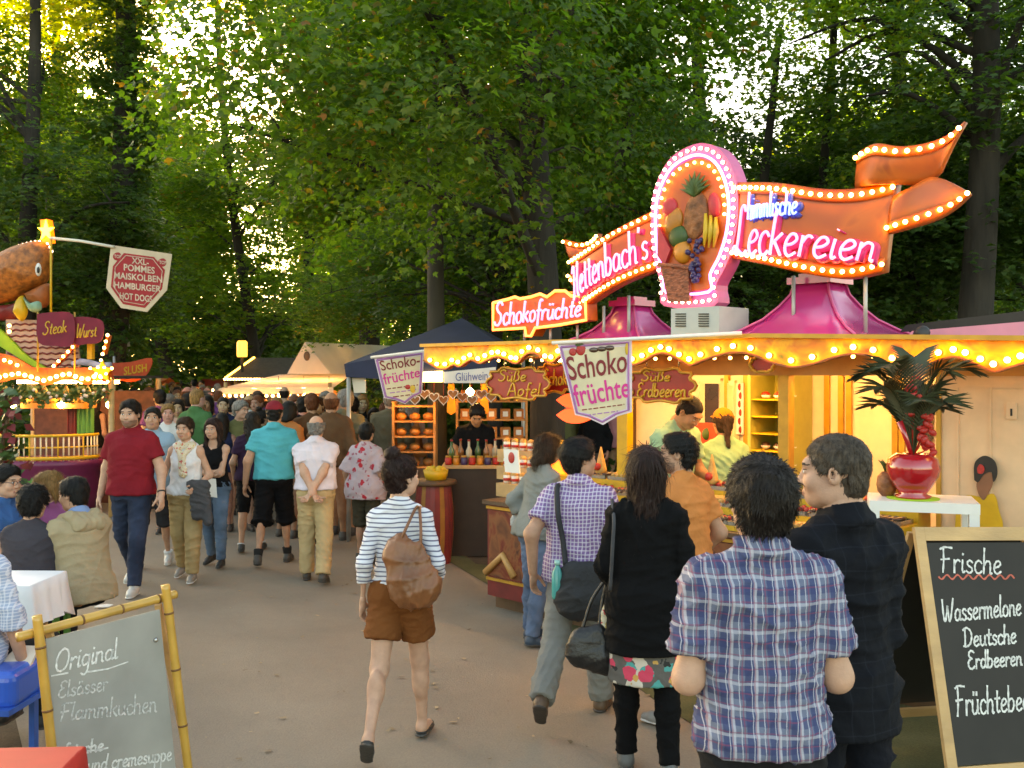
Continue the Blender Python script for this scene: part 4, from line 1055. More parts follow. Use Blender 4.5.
# neon sign: the long ribbon, in one piece with the oval of fruit
def px_path(pl, pts, k=5): return [(p.x, p.y) for p in catmull([(a, b, 0) for a, b in pl.pp(pts)], k)]
RP = SP(-.30)
def even(pts, n):
    pts = [Vector((a, b, 0)) for a, b in pts]; L = [0]
    for p, q in zip(pts, pts[1:]): L.append(L[-1]+(q-p).length)
    out = []
    for i in range(n+1):
        t = L[-1]*i/n; j = max(0, min(len(pts)-2, next((k for k in range(len(L)-1) if L[k+1] >= t-1e-9), len(pts)-2))); u = (t-L[j])/max(L[j+1]-L[j], 1e-9); p = pts[j].lerp(pts[j+1], u); out.append((p.x, p.y))
    return out
def strip(mb, pl, top, bot, dep, th, off=0., v0=0., v1=1., n=28, rows=6):
    """A bent ribbon between two edges; dep(u) is how far it bows forwards along its length."""
    T_, B_ = even(top, n), even(bot, n); vs = []; m_ = rows+1
    for sd in (0, -th):
        for i in range(n+1):
            for j in range(m_):
                v = v0+(v1-v0)*j/rows; a = T_[i][0]*(1-v)+B_[i][0]*v; b = T_[i][1]*(1-v)+B_[i][1]*v
                vs.append(pl.w(a, b, dep(i/n)+off+sd+.018*math.sin(v*math.pi)))
    N_ = (n+1)*m_; fs = []
    for i in range(n):
        for j in range(rows): q = (i*m_+j, i*m_+j+1, (i+1)*m_+j+1, (i+1)*m_+j); fs.append(q); fs.append(tuple(N_+k for k in q[::-1]))
        for j in (0, rows): q = (i*m_+j, (i+1)*m_+j, N_+(i+1)*m_+j, N_+i*m_+j); fs.append(q if j == 0 else q[::-1])
    for i in (0, n):
        for j in range(rows): q = (i*m_+j, N_+i*m_+j, N_+i*m_+j+1, i*m_+j+1); fs.append(q if i == 0 else q[::-1])
    return mb.add(vs, fs, True)
def row_on(top, bot, dep, v, step):
    L = sum(math.dist(p, q) for p, q in zip(top, top[1:])); n = max(3, int(L/step)); T_, B_ = even(top, n), even(bot, n)
    return [(T_[i][0]*(1-v)+B_[i][0]*v, T_[i][1]*(1-v)+B_[i][1]*v, dep((i+.0)/n)) for i in range(n+1)]
def ribbon_sign(label, main, tails, texts, r, step):
    top, bot, dep = px_path(RP, main[0]), px_path(RP, main[1]), main[2]
    mb = strip(MB(), RP, top, bot, dep, .09); t = solid('neon_sign', mb, M['copper'], label, 'sign')
    def edges(par, tp, bt, dp, which, w_):
        for v in which:
            v0, v1 = (0, w_) if v == 0 else (1-w_, 1); part('edge_band', strip(MB(), RP, tp, bt, dp, .012, .012, v0, v1, rows=3), M['orange'], par)
            bulbs(par, RP, row_on(tp, bt, dp, w_*.5 if v == 0 else 1-w_*.5, step), r, M['bulb'], .020)
    edges(t, top, bot, dep, (0, 1), .15)
    for tp, bt, dp, which in tails:
        tp, bt = px_path(RP, tp), px_path(RP, bt); q = part('ribbon_tail', strip(MB(), RP, tp, bt, dp, .05), M['copper'], t)
        for v in which:
            w_ = .30; v0, v1 = (0, w_) if v == 0 else (1-w_, 1); part('edge_band', strip(MB(), RP, tp, bt, dp, .012, .012, v0, v1, rows=3), M['orange'], q); bulbs(t, RP, row_on(tp, bt, dp, .15 if v == 0 else .85, step), r, M['bulb'], .020)
    for tx, m_, back, quad, rad in texts:
        st_ = script(tx, RP.pp(quad), 5, .15); a0_, a1_ = top[0][0], top[-1][0]
        for s in st_:
            pass
        mb = MB(); mb2 = MB()
        for s in st_:
            u = [min(1, max(0, (a-a0_)/(a1_-a0_))) for a, b in s]; mb.tube([RP.w(a, b, dep(k)+.055) for (a, b), k in zip(s, u)], rad, 6); mb2.tube([RP.w(a+.012, b-.012, dep(k)+.016) for (a, b), k in zip(s, u)], rad*2.4, 6)
        w = part('painted_lettering', mb2, M[back], t); part('neon_lettering', mb, M[m_], t)
    o = top+bot
    for px in (main[0][1][0], main[0][-2][0]):
        mb = MB(); a = ax(RP, px); b = min(p[1] for p in o if abs(p[0]-a) < .25); mb.tube([RP.w(a, b+.02, -.05), RP.w(a, 2.33, -.05)], .014, 6); part('sign_leg', mb, M['grey'], t)
    return t
M['bluepaint'] = mat('blue_letter_paint', (.06,.08,.42), .5, var=.1); M['pinkpaint'] = mat('pink_letter_paint', (.58,.03,.16), .5, var=.15)
ribbon_sign('orange ribbon sign with himmlische Leckereien in neon and a forked tail at its right end',
  ([(733,183),(790,186),(830,191),(862,189),(893,180)], [(731,258),(780,267),(820,276),(850,279),(880,271)], lambda u: .05+.12*math.sin(u*4.4-.3)),
  [([(856,152),(880,145),(905,147),(932,137),(957,118)], [(852,189),(872,186),(895,184),(914,182),(932,168)], lambda u: -.04+.10*math.sin(u*5.2), (0,)), ([(888,197),(908,186),(927,174),(957,189)], [(886,233),(905,228),(930,216),(957,190)], lambda u: -.12+.09*math.sin(u*4+1), (1,))],
  [('Leckereien','neon_pink','pinkpaint',[(740,255),(876,262),(880,226),(742,206)],.011), ('himmlische','neon_blue','bluepaint',[(760,222),(812,217),(812,195),(760,195)],.008)], .016, .062)
ribbon_sign("orange ribbon sign with Hettenbach's in neon, left of the oval of fruit",
  ([(573,259),(600,248),(625,232),(656,211)], [(584,309),(612,296),(636,282),(660,269)], lambda u: .05+.10*math.sin(u*3.6-.2)),
  [([(556,238),(566,241),(577,238),(589,232)], [(560,257),(570,259),(580,257),(588,252)], lambda u: -.12-.08*math.sin(u*3), (0,)), ([(567,262),(574,259),(580,259),(588,262)], [(555,277),(564,285),(573,287),(584,284)], lambda u: -.18+.06*math.sin(u*3), (1,))],
  [("Hettenbach's",'neon_pink','pinkpaint',[(584,300),(655,258),(652,226),(580,268)],.010)], .014, .055)
# the oval
OV = [(651,215),(655,187),(668,161),(685,148),(703,143),(720,150),(732,169),(738,197),(736,232),(727,263),(716,285),(714,306),(664,306),(661,285),(653,255)]
VP = SP(-.22); oc = [Vector((a,b,0)) for a,b in VP.pp(OV)]
oo = [(p.x,p.y) for p in catmull(oc, 4, True)]; ocx = sum(p[0] for p in oo)/len(oo); ocz = sum(p[1] for p in oo)/len(oo)
def inset(o, k, cx=ocx, cz=ocz): return [(cx+(a-cx)*k, cz+(b-cz)*k) for a, b in o]
mb = MB(); mb.prism(VP, oo, -.16, 0); oval = solid('fruit_sign', mb, M['pink'], 'tall oval sign of painted fruit in a basket, rimmed with bulbs and violet neon', 'sign')
mb = MB(); mb.prism(VP, inset(oo,.80), 0, .012); part('picture_panel', mb, M['orange'], oval)
mb = MB(); q = inset(oo,.84); mb.tube([VP.w(a,b,.03) for a,b in q]+[VP.w(*q[0],.03)], .011, 6, caps=False); part('neon_tube', mb, M['neon_violet'], oval)
q = resample([Vector((a,b,0)) for a,b in inset(oo,.93)+[inset(oo,.93)[0]]], .062); bulbs(oval, VP, [(v.x,v.y) for v in q[:-1]], .014, M['bulbw'], .004)
q = [v for v in resample([Vector((a,b,0)) for a,b in inset(oo,.745)+[inset(oo,.745)[0]]], .07) if v.y > ocz-.05]; bulbs(oval, VP, [(v.x,v.y) for v in q], .012, M['bulb'], .014)
def vp(x, y): return VP.px(x, y)
RV = Matrix((VP.x, VP.n, VP.z)).transposed()
def relief(mb, m_, x, y, rx, ry, ang=0, dep=.035):
    a, b = vp(x, y); s = 7.5/F*1.25; mb.cur = M[m_]; mb.ball(VP.w(a, b, .014), (rx*s, dep, ry*s*.85), 14, 9, RV @ Matrix.Rotation(R_(ang), 3, 'Y'))
mb = MB(); relief(mb,'pine',697,216,12,23,8); fr = part('painted_pineapple', mb, None, oval)
mb = MB(); mb.cur = M['leaf']
for i in range(9):
    a = R_(-62+i*15.5); x, z = vp(697,196); d = Vector((math.sin(a),0,math.cos(a))); L = .19*(1-.25*abs(i-4)/4)
    mb.tube([VP.w(x,z,.02), VP.w(x+d.x*L*.5,z+d.z*L*.6,.04), VP.w(x+d.x*L*1.1,z+d.z*L,.03)], [.022,.018,.003], 5)
part('painted_pineapple_leaf', mb, None, oval)
mb = MB(); relief(mb,'mango',675,222,9,14,20); part('painted_pear', mb, None, oval); mb = MB(); relief(mb,'leaf',680,237,10,11,0,.05); relief(mb,'mango',684,252,9,12,-15,.05); relief(mb,'melon',716,205,6,12,-10); relief(mb,'melon',671,208,8,10,10); part('painted_mango', mb, None, oval)
mb = MB(); mb.cur = M['melon']; mb.prism(VP, [vp(662,226),vp(674,250),vp(668,266),vp(661,256)], .014, .05); part('painted_melon_slice', mb, None, oval)
mb = MB(); mb.cur = M['banana']
for i in range(3): mb.tube([VP.w(*vp(708+i*5,214+i*2),.03), VP.w(*vp(710+i*5,232),.05), VP.w(*vp(706+i*5,248),.03)], [.012,.024,.008], 7)
part('painted_banana', mb, None, oval)
mb = MB(); r_ = random.Random(3)
for i in range(34):
    t = r_.random(); a, b = vp(698+r_.uniform(-9,9)*(1-t*.7), 240+t*42); mb.cur = M['grape']; mb.ball(VP.w(a, b, .035+r_.uniform(0,.02)), .021, 8, 6)
part('painted_grape_bunch', mb, None, oval)
mb = MB(); mb.cur = mat('wicker', (.33,.10,.05), .7, var=.6, vscale=26, stretch=(1,1,2.2), bump=.9, bscale=30); mb.prism(VP, [vp(664,266),vp(692,268),vp(693,302),vp(672,302)], .014, .05); mb.tube([VP.w(*vp(662,265),.045), VP.w(*vp(693,268),.05)], .02, 7); part('painted_basket', mb, None, oval)
# neon word on the roof at the left
NP = SP(-.20); wpx = [(494,303),(510,299),(516,297),(521,299),(532,297),(541,294),(548,297),(556,291),(566,291),(572,296),(586,297),(587,320),(560,325),(536,328),(532,336),(527,336),(526,328),(494,330)]
mb = MB(); mb.prism(NP, NP.pp(wpx), -.14, 0); wd = solid('neon_sign', mb, M['orange'], 'small red-orange neon word Schokofrüchte on legs above the left fascia', 'sign')
mb = MB(); strokes(mb, NP, script('Schokofrüchte', NP.pp([(497,326),(583,316),(583,297),(497,303)]), 5, .15), .011, .03); part('neon_lettering', mb, M['neon_pink'], wd)
mb = MB(); q = NP.pp(wpx); mb.tube([NP.w(a,b,.012) for a,b in q]+[NP.w(*q[0],.012)], .014, 6, caps=False); part('neon_outline', mb, M['neon_orange'], wd)
for px in (519, 545, 572): mb = MB(); a = ax(NP, px); mb.tube([NP.w(a, NP.px(px,325)[1], -.07), NP.w(a, 2.33, -.07)], .013, 6); part('sign_leg', mb, M['grey'], wd)
# grey roof unit
AP = SP(-.05); mb = MB(); A, B = AP.px(671,335), AP.px(719,306); sbox(mb, A[0], B[0]-.0, -.45, -.05, 2.36, B[1]); ac = solid('air_conditioner', mb, mat('grey_housing', (.42,.44,.42), .5, var=.08), 'boxy grey air conditioner with two louvres, below the oval fruit sign', 'air conditioner')
mb = MB()
for x0, x1 in ((676,686),(699,709)):
    for i in range(6):
        a, b = AP.px(x0, 314+i*2.4), AP.px(x1, 314+i*2.4); mb.bar(AP.w(a[0],a[1],.004), AP.w(b[0],b[1],.004), .01, .008)
part('louvre', mb, M['black'], ac)
mb = MB(); c = at(920,334,6.6); mb.lathe(c, [(.03,-.05),(.045,0),(.045,.06),(.03,.07)], 12, axis=Matrix.Rotation(R_(80),3,'X')); mb.box(c+Vector((0,.02,-.05)), (.02,.02,.08)); solid('spotlight', mb, M['black'], 'small black spotlight on the fascia edge under the pink awning', 'spotlight')

# pennants of the sweets stall
PENN = mat('pennant_cloth', (.66,.56,.60), .8, var=.06, bump=.15, bscale=10); PCREAM = mat('pennant_cream', (.62,.54,.36), .8, var=.12)
TXB = mat('brown_print', (.20,.018,.022), .7, var=.05); TXP = mat('pink_print', (.60,.03,.24), .7, var=.05); VIO = mat('violet_print', (.36,.16,.38), .7)
def pennant(label, Y, out, inner, l1, q1, l2, q2, lines, fruit, pole, bold):
    pl = Pl(at(out[0][0], out[0][1], Y), (1, -.12, 0)); o = pl.pp(out); mb = MB(); mb.prism(pl, o, -.008, 0)
    t = solid('pennant', mb, PENN, label, 'banner'); s = Y/F
    mb = MB(); q = [(o[i][0]*.0+a, b) for i, (a, b) in enumerate(inset(o, .90, sum(p[0] for p in o)/len(o), sum(p[1] for p in o)/len(o)))]
    mb.tube([pl.w(a,b,.0) for a,b in q]+[pl.w(*q[0],.0)], 1.3*s, 5, caps=False); part('border', mb, VIO, t)
    mb = MB(); mb.prism(pl, inset(o, .83, sum(p[0] for p in o)/len(o), sum(p[1] for p in o)/len(o)), .0, .003); part('print_panel', mb, PCREAM, t)
    mb = MB(); mb.cur = TXB; print_text(mb, pl, l1, pl.pp(q1), .004, bold=bold); mb.cur = TXP; print_text(mb, pl, l2, pl.pp(q2), .004, bold=bold)
    part('lettering', mb, None, t)
    mb = MB()
    for i, (x0, y0, x1) in enumerate(lines):
        mb.cur = VIO if i % 2 else TXB
        k_ = x0
        while k_ < x1:
            w_ = 3+((k_*7) % 4); a, b = pl.px(k_, y0-(k_-x0)*.13), pl.px(min(k_+w_, x1), y0-(k_+w_-x0)*.13); mb.bar(pl.w(*a,.004), pl.w(*b,.004), .003, 1.1*s); k_ += w_+1.6
    part('small_print', mb, None, t)
    mb = MB()
    for mt, x, y, rx, ry in fruit:
        mb.cur = M[mt]; a, b = pl.px(x, y); mb.ball(pl.w(a, b, .004), (rx*s, .006, ry*s), 12, 6)
    part('fruit_print', mb, None, t)
    mb = MB(); mb.tube([at(*pole[0]), at(*pole[1])], .014, 7); part('pole', mb, M['white'], t); return t
pennant('large white pennant printed Schoko früchte, hanging before the stall fascia', 7.35,
  [(557,342),(632,337),(632,412),(618,416),(603,425),(588,418),(575,415),(566,378)], None, 'Schoko', [(570,381),(627,372),(627,348),(565,357)], 'früchte', [(577,407),(630,397),(629,376),(571,385)], [(582,410,624),(588,415,618)],
  [('straw',573,352,4,4),('straw',581,350,5,5.5),('choc',594,350,5,2.6),('choc',602,349,5,2.6),('choc',610,348,5,2.6),('banana',627,349,2,6),('leaf',580,345,5,2)], ((552,343,7.36),(742,333,7.0)), .012)
pennant('smaller white pennant printed Schoko früchte, hanging left before the blue tent', 10.3,
  [(374,357),(424,350),(422,393),(414,397),(405,404),(395,400),(384,398)], None, 'Schoko-', [(382,371),(420,365),(420,354),(379,361)], 'früchte', [(385,385),(420,377),(420,367),(382,374)], [(387,389,418),(390,393,416),(393,397,412)],
  [('banana',413,389,3,4),('straw',408,387,3,2.4)], ((371,357.5,10.31),(462,346,9.9)), .012)
# ------------------------------------------------------------------ sweets stall: what stands in and before it
def counter_pt(px, n, z):
    pl = SP(n); a = ax(pl, px); return pl.w(a, z, 0)
def tray_at(px, n, z, w, d, what, label):
    c = counter_pt(px, n, z+.001); mb = MB(); mb.cur = M['steel']
    mb.box(c+Vector((0,0,.006)), (w, d, .010), RB)
    for s in (-1, 1):
        mb.box(c+XS*(s*w/2)+Vector((0,0,.016)), (.008, d, .03), RB); mb.box(c+NS*(s*d/2)+Vector((0,0,.016)), (w+.008, .008, .03), RB)
    return solid('tray', mb, None, label, 'tray', 'food trays on the sweets counter')
def proto(build, name, label, cat, group):
    mb = MB(); build(mb); o = mb.build(name, None); return tagd(o, label, cat, group)
def spread(o, spots):
    for i, (p, rz) in enumerate(spots):
        q = o if i == 0 else o.copy()
        if i: COL.objects.link(q)
        q.location = p; q.rotation_euler = (0, 0, rz)
rr = random.Random(21)
def f_skewer(cols):
    def f(mb):
        mb.cur = M['wood']; mb.tube([(-.12,0,.02),(.13,0,.02)], .003, 5)
        for i in range(5): mb.cur = M[cols[i % len(cols)]]; mb.ball((-.06+i*.036,0,.021), (.019,.019,.019), 9, 6)
    return f
def f_heart(mb): mb.cur = M['straw']; mb.ball((0,0,.022), (.024,.022,.024), 9, 7); mb.cur = M['leaf']; mb.ball((0,0,.045), (.014,.014,.004), 7, 4)
def f_roll(mb): mb.cur = M['pasta']; mb.tube([(-.09,0,.025),(.0,.0,.03),(.09,0,.025)], [.018,.026,.018], 8)
def f_ban(mb): mb.cur = M['choc']; mb.tube([(-.08,-.012,.02),(0,.012,.022),(.08,-.012,.02)], [.012,.019,.012], 8); mb.cur = M['wood']; mb.tube([(.08,-.012,.02),(.14,-.014,.02)], .003, 5)
kinds = [(f_skewer(('choc','choc','straw')), 'fruit_skewer', 'chocolate and strawberry skewer lying in a tray on the sweets counter', 'skewer', 'chocolate fruit skewers'),
 (f_roll, 'wafer_roll', 'golden wafer roll lying in a tray on the sweets counter', 'wafer', 'wafer rolls'),
 (f_heart, 'strawberry', 'red strawberry standing in a tray on the sweets counter', 'strawberry', 'strawberries on the counter'),
 (f_ban, 'chocolate_banana', 'chocolate-coated banana on a stick in a tray on the sweets counter', 'chocolate banana', 'chocolate bananas'),
 (f_skewer(('banana','straw','mango')), 'fruit_skewer', 'yellow and red fresh fruit skewer in a tray on the sweets counter', 'skewer', 'fresh fruit skewers')]
spots = {i: [] for i in range(5)}
tn = 0
for n_, z in ((-.055,1.0),(-.285,1.09),(-.50,1.18)):
    px_ = 596
    while px_ < 925:
        k = (tn*2+int(px_/37)) % 5; kd = ['choc skewers','wafer rolls','strawberries','chocolate bananas','fruit skewers'][k]
        w = .36; tray_at(px_, n_, z, w, .19, k, 'steel tray of %s on the %s step of the sweets counter' % (kd, {-.055:'lowest front',-.285:'middle',-.50:'topmost back'}[n_]))
        c = counter_pt(px_, n_, z+.014)
        for i in range(7 if k != 2 else 10):
            if k == 2: p = c+XS*(-.14+.07*(i % 5))+NS*(-.04+.08*(i//5)); rz = rr.uniform(0, 6)
            else: p = c+XS*(-.14+i*.047)+NS*rr.uniform(-.012,.012); rz = math.atan2(NS.y, NS.x)+rr.uniform(-.15,.15)
            spots[k].append((p, rz))
        px_ += .40*F/counter_pt(px_, n_, z).y*.72+3; tn += 1
for k in range(5): spread(proto(*kinds[k]), spots[k])
for px, n_, lab in ((712,-.46,'wafer cone with a strawberry standing on the counter before the woman server'), (601,-.46,'tall wafer cone with a strawberry standing before the checked-shirt man')):
    c = counter_pt(px, n_, 1.22); mb = MB(); mb.cur = M['pasta']; mb.lathe(c, [(.045,.0),(.05,.04),(.035,.10),(.02,.17),(.005,.23)], 12); mb.cur = M['straw']; mb.ball(c+NS*.045+Vector((0,0,.06)), (.032,.032,.035)); solid('wafer_cone', mb, None, lab, 'wafer cone')
for i in range(9):
    c = counter_pt(600+i*38, .085, .967); mb = MB(); pl = Pl(c, XS, Vector((0,0,1))-NS*.35); mb.prism(pl, [(-.035,0),(.035,0),(.035,.05),(-.035,.05)], -.002, .0); o = solid('price_tag', mb, M['paper'], 'small blank white card standing along the front edge of the sweets counter', 'card', 'cards along the counter edge')
# things inside the stall
def bwbox(mb, x0, x1, y0, y1, d0, d1, pl=BW):
    A, B = pl.px(x0, y1), pl.px(x1, y0); c = pl.w((A[0]+B[0])/2, (A[1]+B[1])/2, (d0+d1)/2); mb.box(c, (B[0]-A[0], abs(d1-d0), B[1]-A[1]), RB); return mb
FB = SP(-1.75); A, B = FB.px(749,470), FB.px(786,380)
fr_ = thing('display_cabinet', 'tall yellow-green lit cabinet with glass shelves at the back of the sweets stall', 'cabinet', tuple(FB.w((A[0]+B[0])/2, .12, -.2)))
mb = MB(); mb.cur = mat('olive_cabinet', (.42,.40,.10), .4, var=.1)
w0, w1 = A[0], B[0]
for q in (w0, w1): mb.box(FB.w(q, 1.14, -.22), (.03, .44, 2.03), RB)
mb.box(FB.w((w0+w1)/2, 1.14, -.43), (w1-w0, .02, 2.03), RB); mb.box(FB.w((w0+w1)/2, 2.13, -.22), (w1-w0, .43, .03), RB); mb.box(FB.w((w0+w1)/2, .45, -.22), (w1-w0-.03, .42, .65), RB); part('cabinet_body', mb, None, fr_)
for i in range(7):
    mb = MB(); mb.box(FB.w((w0+w1)/2, .92+i*.155, -.215), (w1-w0-.032, .40, .012), RB); part('shelf', mb, M['banana'], fr_)
for i, (z, mt) in enumerate(((1.86,'straw'),(1.08,'pasta'),(1.24,'mango'),(1.40,'choc'))):
    for j in range(3):
        p = FB.w(w0+.09+j*.13, z, -.14); mb = MB(); mb.cur = M['white']; mb.lathe(p, [(.03,0),(.05,.03)], 10); mb.cur = M[mt]; mb.ball(p+Vector((0,0,.035)), (.042,.042,.028)); solid('sweet_bowl', mb, None, 'small white bowl of sweets on a shelf of the lit cabinet', 'bowl', 'bowls in the lit cabinet')
mb = MB(); bwbox(mb, 697, 721, 423, 460, .05, .08, SP(-2.05)); ps = solid('poster', mb, mat('orange_red_poster', (.50,.05,.015), .5, var=.2), 'bright red poster with a green fruit behind the woman server', 'poster')
mb = MB(); pq = SP(-1.97); c = pq.px(707,434); mb.ball(pq.w(c[0],c[1],.0), (.05,.02,.06)); part('fruit_print', mb, M['leaf'], ps)
mb = MB(); bwbox(mb, 739, 746, 383, 434, .03, .045); ps = solid('poster', mb, M['paper'], 'narrow white strip poster with red marks left of the lit cabinet', 'poster')
for i in range(6):
    c = BW.px(742.5, 387+i*8.5); mb = MB(); mb.ball(BW.w(c[0]+.01*(i%2), c[1], .046), (.022,.006,.035), 8, 5); part('red_mark', mb, M['red'], ps)
mb = MB(); bwbox(mb, 909, 934, 384, 440, .01, .04); ps = solid('picture', mb, M['mirror'], 'dark framed picture of a red flower on the back wall behind the palm pot', 'picture')
mb = MB(); c = BW.px(921, 405)
for i in range(7): mb.ball(BW.w(c[0]+rr.uniform(-.06,.06), c[1]-.15+i*.06, .045), (.05,.01,.05), 8, 5)
part('flower_print', mb, M['straw'], ps)
# printed figure stuck on the closed wall
wp = SP(-.392); fig = thing('wall_figure', 'flat cut-out of a dark-haired woman in yellow on the beige wall', 'decoration', tuple(wp.wp(985,530)))
def cut(name, pts, m, d): mb = MB(); mb.prism(wp, px_path(wp, pts+[pts[0]], 4)[:-1], d-.004, d); return part(name, mb, m, fig)
cut('dress', [(955,530),(958,502),(968,495),(982,497),(994,494),(999,510),(1000,530)], M['yellow'], .004)
cut('face', [(980,474),(991,472),(993,484),(988,494),(984,500),(979,494),(977,484)], mat('tan_print', (.24,.10,.05), .6), .008)
cut('hair', [(975,480),(975,464),(981,457),(988,456),(996,462),(998,474),(994,482),(992,472),(984,475),(979,482)], M['black'], .012)
cut('flower', [(978,468),(981,464),(985,467),(984,473),(979,473)], M['straw'], .016)
# bar table with the apple pot
tb = thing('bar_table', 'high white bar table carrying the red apple pot, beside the chalkboard', 'table', (at(921,505,6.0).x, 6.0, 0))
c = tb.location; zt = 1.34; Rt = Matrix.Rotation(R_(-18), 3, 'Z'); mb = MB(); mb.box(c+Vector((0,0,zt-.03)), (.60,.42,.06), Rt); part('table_top', mb, M['white'], tb)
for x in (-.27,.27):
    for y in (-.18,.18): mb = MB(); mb.box(c+Rt@Vector((x,y,(zt-.06)/2)), (.055,.055,zt-.06), Rt); part('leg', mb, M['white'], tb)
pc = Vector((at(913,500,5.98).x, 5.98, zt)); mb = MB(); mb.lathe(pc+Vector((0,0,.0)), [(.15,0),(.15,.006)], 20); solid('mat', mb, M['lime'], 'bright green round mat under the red apple pot', 'mat')
pot = thing('palm_pot', 'big glossy red apple-shaped pot with palm fronds and red flowers on the bar table', 'potted plant', tuple(pc+Vector((0,0,.006))))
mb = MB(); mb.lathe(pot.location, [(.06,0),(.10,0),(.105,.012),(.075,.025),(.11,.07),(.145,.13),(.155,.18),(.14,.235),(.10,.265),(.05,.262),(.04,.25)], 28); part('pot', mb, M['glossred'], pot)
mb = MB(); mb.tube([pot.location+Vector((-.02,-.03,.25)), pot.location+Vector((-.05,-.05,.33)), pot.location+Vector((-.10,-.05,.46))], [.014,.014,.02], 8); part('red_stalk', mb, M['glossred'], pot)
for i in range(13):
    an = i*2.4+.3; L = rr.uniform(.20,.40); up_ = rr.uniform(.30,.66); mb = MB(); b0 = pot.location+Vector((0,0,.25)); d = Vector((math.cos(an), math.sin(an)*.8, 0)); dz = Vector((0,0,1))
    ax_ = catmull([b0, b0+d*L*.28+dz*up_*.62, b0+d*L*.65+dz*up_*.92, b0+d*L*1.0+dz*(up_*.90)], 6); mb.tube(ax_, [.006-.0002*j for j in range(len(ax_))], 5); mb.cur = None
    for j in [q_*.5 for q_ in range(8, 2*len(ax_)-1)]:
        j0 = int(j); j1 = min(j0+1, len(ax_)-1)
        t_d = (ax_[j0]-ax_[j0-1]).normalized(); sd = t_d.cross(dz).normalized()
        for s in (-1, 1):
            ll = .15*(1-.55*abs(j-11)/9); q = ax_[j0].lerp(ax_[j1], j-j0); e = q+sd*(s*ll)+t_d*ll*.9-dz*ll*.12; w_ = t_d*.0065
            mb.add([q-w_, q+w_, (q+e)/2+w_*1.3+dz*.012, e, (q+e)/2-w_*1.3+dz*.012], [(0,1,2,3,4)])
    part('frond', mb, M['palm'], pot)
for i in range(7):
    p = pot.location+Vector((rr.uniform(-.06,.09), -.08+rr.uniform(-.05,.05), .30+i*.055)); mb = MB(); mb.tube([pot.location+Vector((0,0,.25)), p], .004, 5)
    for j in range(6): mb.ball(p+Vector((rr.uniform(-.03,.03), rr.uniform(-.03,.03), rr.uniform(-.03,.04))), (.02,.014,.028), 7, 5, Matrix.Rotation(rr.uniform(0,3),3,'Y'))
    part('red_flower', mb, M['straw'], pot)
pp_ = Vector((at(887,497,6.1).x, 6.1, zt)); an_ = thing('pineapple', 'small orange pineapple standing left of the red apple pot', 'pineapple', tuple(pp_))
mb = MB(); mb.lathe(pp_, [(.03,0),(.055,.03),(.062,.07),(.055,.12),(.03,.15)], 16); part('fruit_body', mb, M['pine'], an_)
mb = MB()
for i in range(7): a = i*.9; mb.tube([pp_+Vector((0,0,.14)), pp_+Vector((math.cos(a)*.02, math.sin(a)*.02, .19)), pp_+Vector((math.cos(a)*.05, math.sin(a)*.05, .22))], [.012,.01,.002], 5)
part('leaf_crown', mb, M['leaf'], an_)

# shelf rack, column and placard at the open left end of the stall
sh = thing('shelf_rack', 'pale wooden stepped rack of jars and cups at the left end of the sweets stall', 'rack', tuple(counter_pt(520,-.4,.966)))
for i, (n_, z) in enumerate(((-.20,.967),(-.36,1.10),(-.52,1.24))):
    c = counter_pt(522, n_, z); mb = MB(); mb.box(c+Vector((0,0,.06)), (.52,.15,.12), RB); part('step', mb, M['wood'], sh)
jr = [(counter_pt(507+8*j, n_, z), 0) for n_, z in ((-.20,1.088),(-.36,1.221),(-.52,1.361)) for j in range(5)]
def f_jar(mb): mb.cur = M['paper']; mb.lathe((0,0,0), [(.032,0),(.034,.06),(.03,.075)], 10); mb.cur = M['straw']; mb.lathe((0,0,.02), [(.0355,0),(.0355,.025)], 10); mb.cur = M['pasta']; mb.ball((0,0,.08), (.034,.034,.028), 8, 5)
spread(proto(f_jar, 'sweet_jar', 'small white jar with a red band on the pale stepped rack', 'jar', 'jars on the stepped rack'), jr)
c = counter_pt(560,-.5,.967); col_ = thing('ice_column', 'orange column lamp with a yellow oval top behind the grey-top woman', 'lamp', tuple(c))
mb = MB(); mb.box(c+Vector((0,0,.20)), (.13,.10,.40), RB); part('column', mb, mat('orange_lit_column', (.6,.14,.03), .4, emit=(1,.16,.02), es=.7, var=.15), col_)
mb = MB(); mb.ball(c+Vector((0,0,.46)), (.09,.05,.055), R=RB); part('lamp_top', mb, mat('yellow_lit_top', (.8,.4,.02), .4, emit=(1,.42,.03), es=1.2), col_)
pl = SP(.0); A, B = pl.px(505,472), pl.px(518,450); mb = MB(); mb.prism(pl, [(A[0],A[1]),(B[0]+.02,A[1]),(B[0],B[1]),(A[0]-.02,B[1])], -.01, .0); mm = solid('placard', mb, M['paper'], 'white price placard leaning on the left corner of the sweets counter', 'placard')
mb = MB(); mb.ball(pl.w((A[0]+B[0])/2,(A[1]+B[1])/2+.03,.002), (.04,.006,.05), R=RB); part('fruit_print', mb, M['straw'], mm)
for i, (y, lab) in enumerate(((400,'upper red lip-shaped sign hanging under the left fascia'),(415,'lower red lip-shaped sign hanging under the left fascia'))):
    pl = SP(-.6); o = px_path(pl, [(556,y),(566,y-6),(578,y-5),(592,y+1),(580,y+8),(566,y+7),(556,y)], 4)[:-1]; mb = MB(); mb.prism(pl, o, -.03, 0); s_ = solid('hanging_sign', mb, mat('red_lit_sign', (.6,.04,.02), .4, emit=(1,.07,.02), es=.5), lab, 'sign')
    mb = MB(); a = ax(pl, 574); mb.tube([pl.w(a, pl.px(574,y-4)[1], -.015), pl.w(a, 2.24, -.015)], .004, 5); part('hanger', mb, M['steel'], s_)

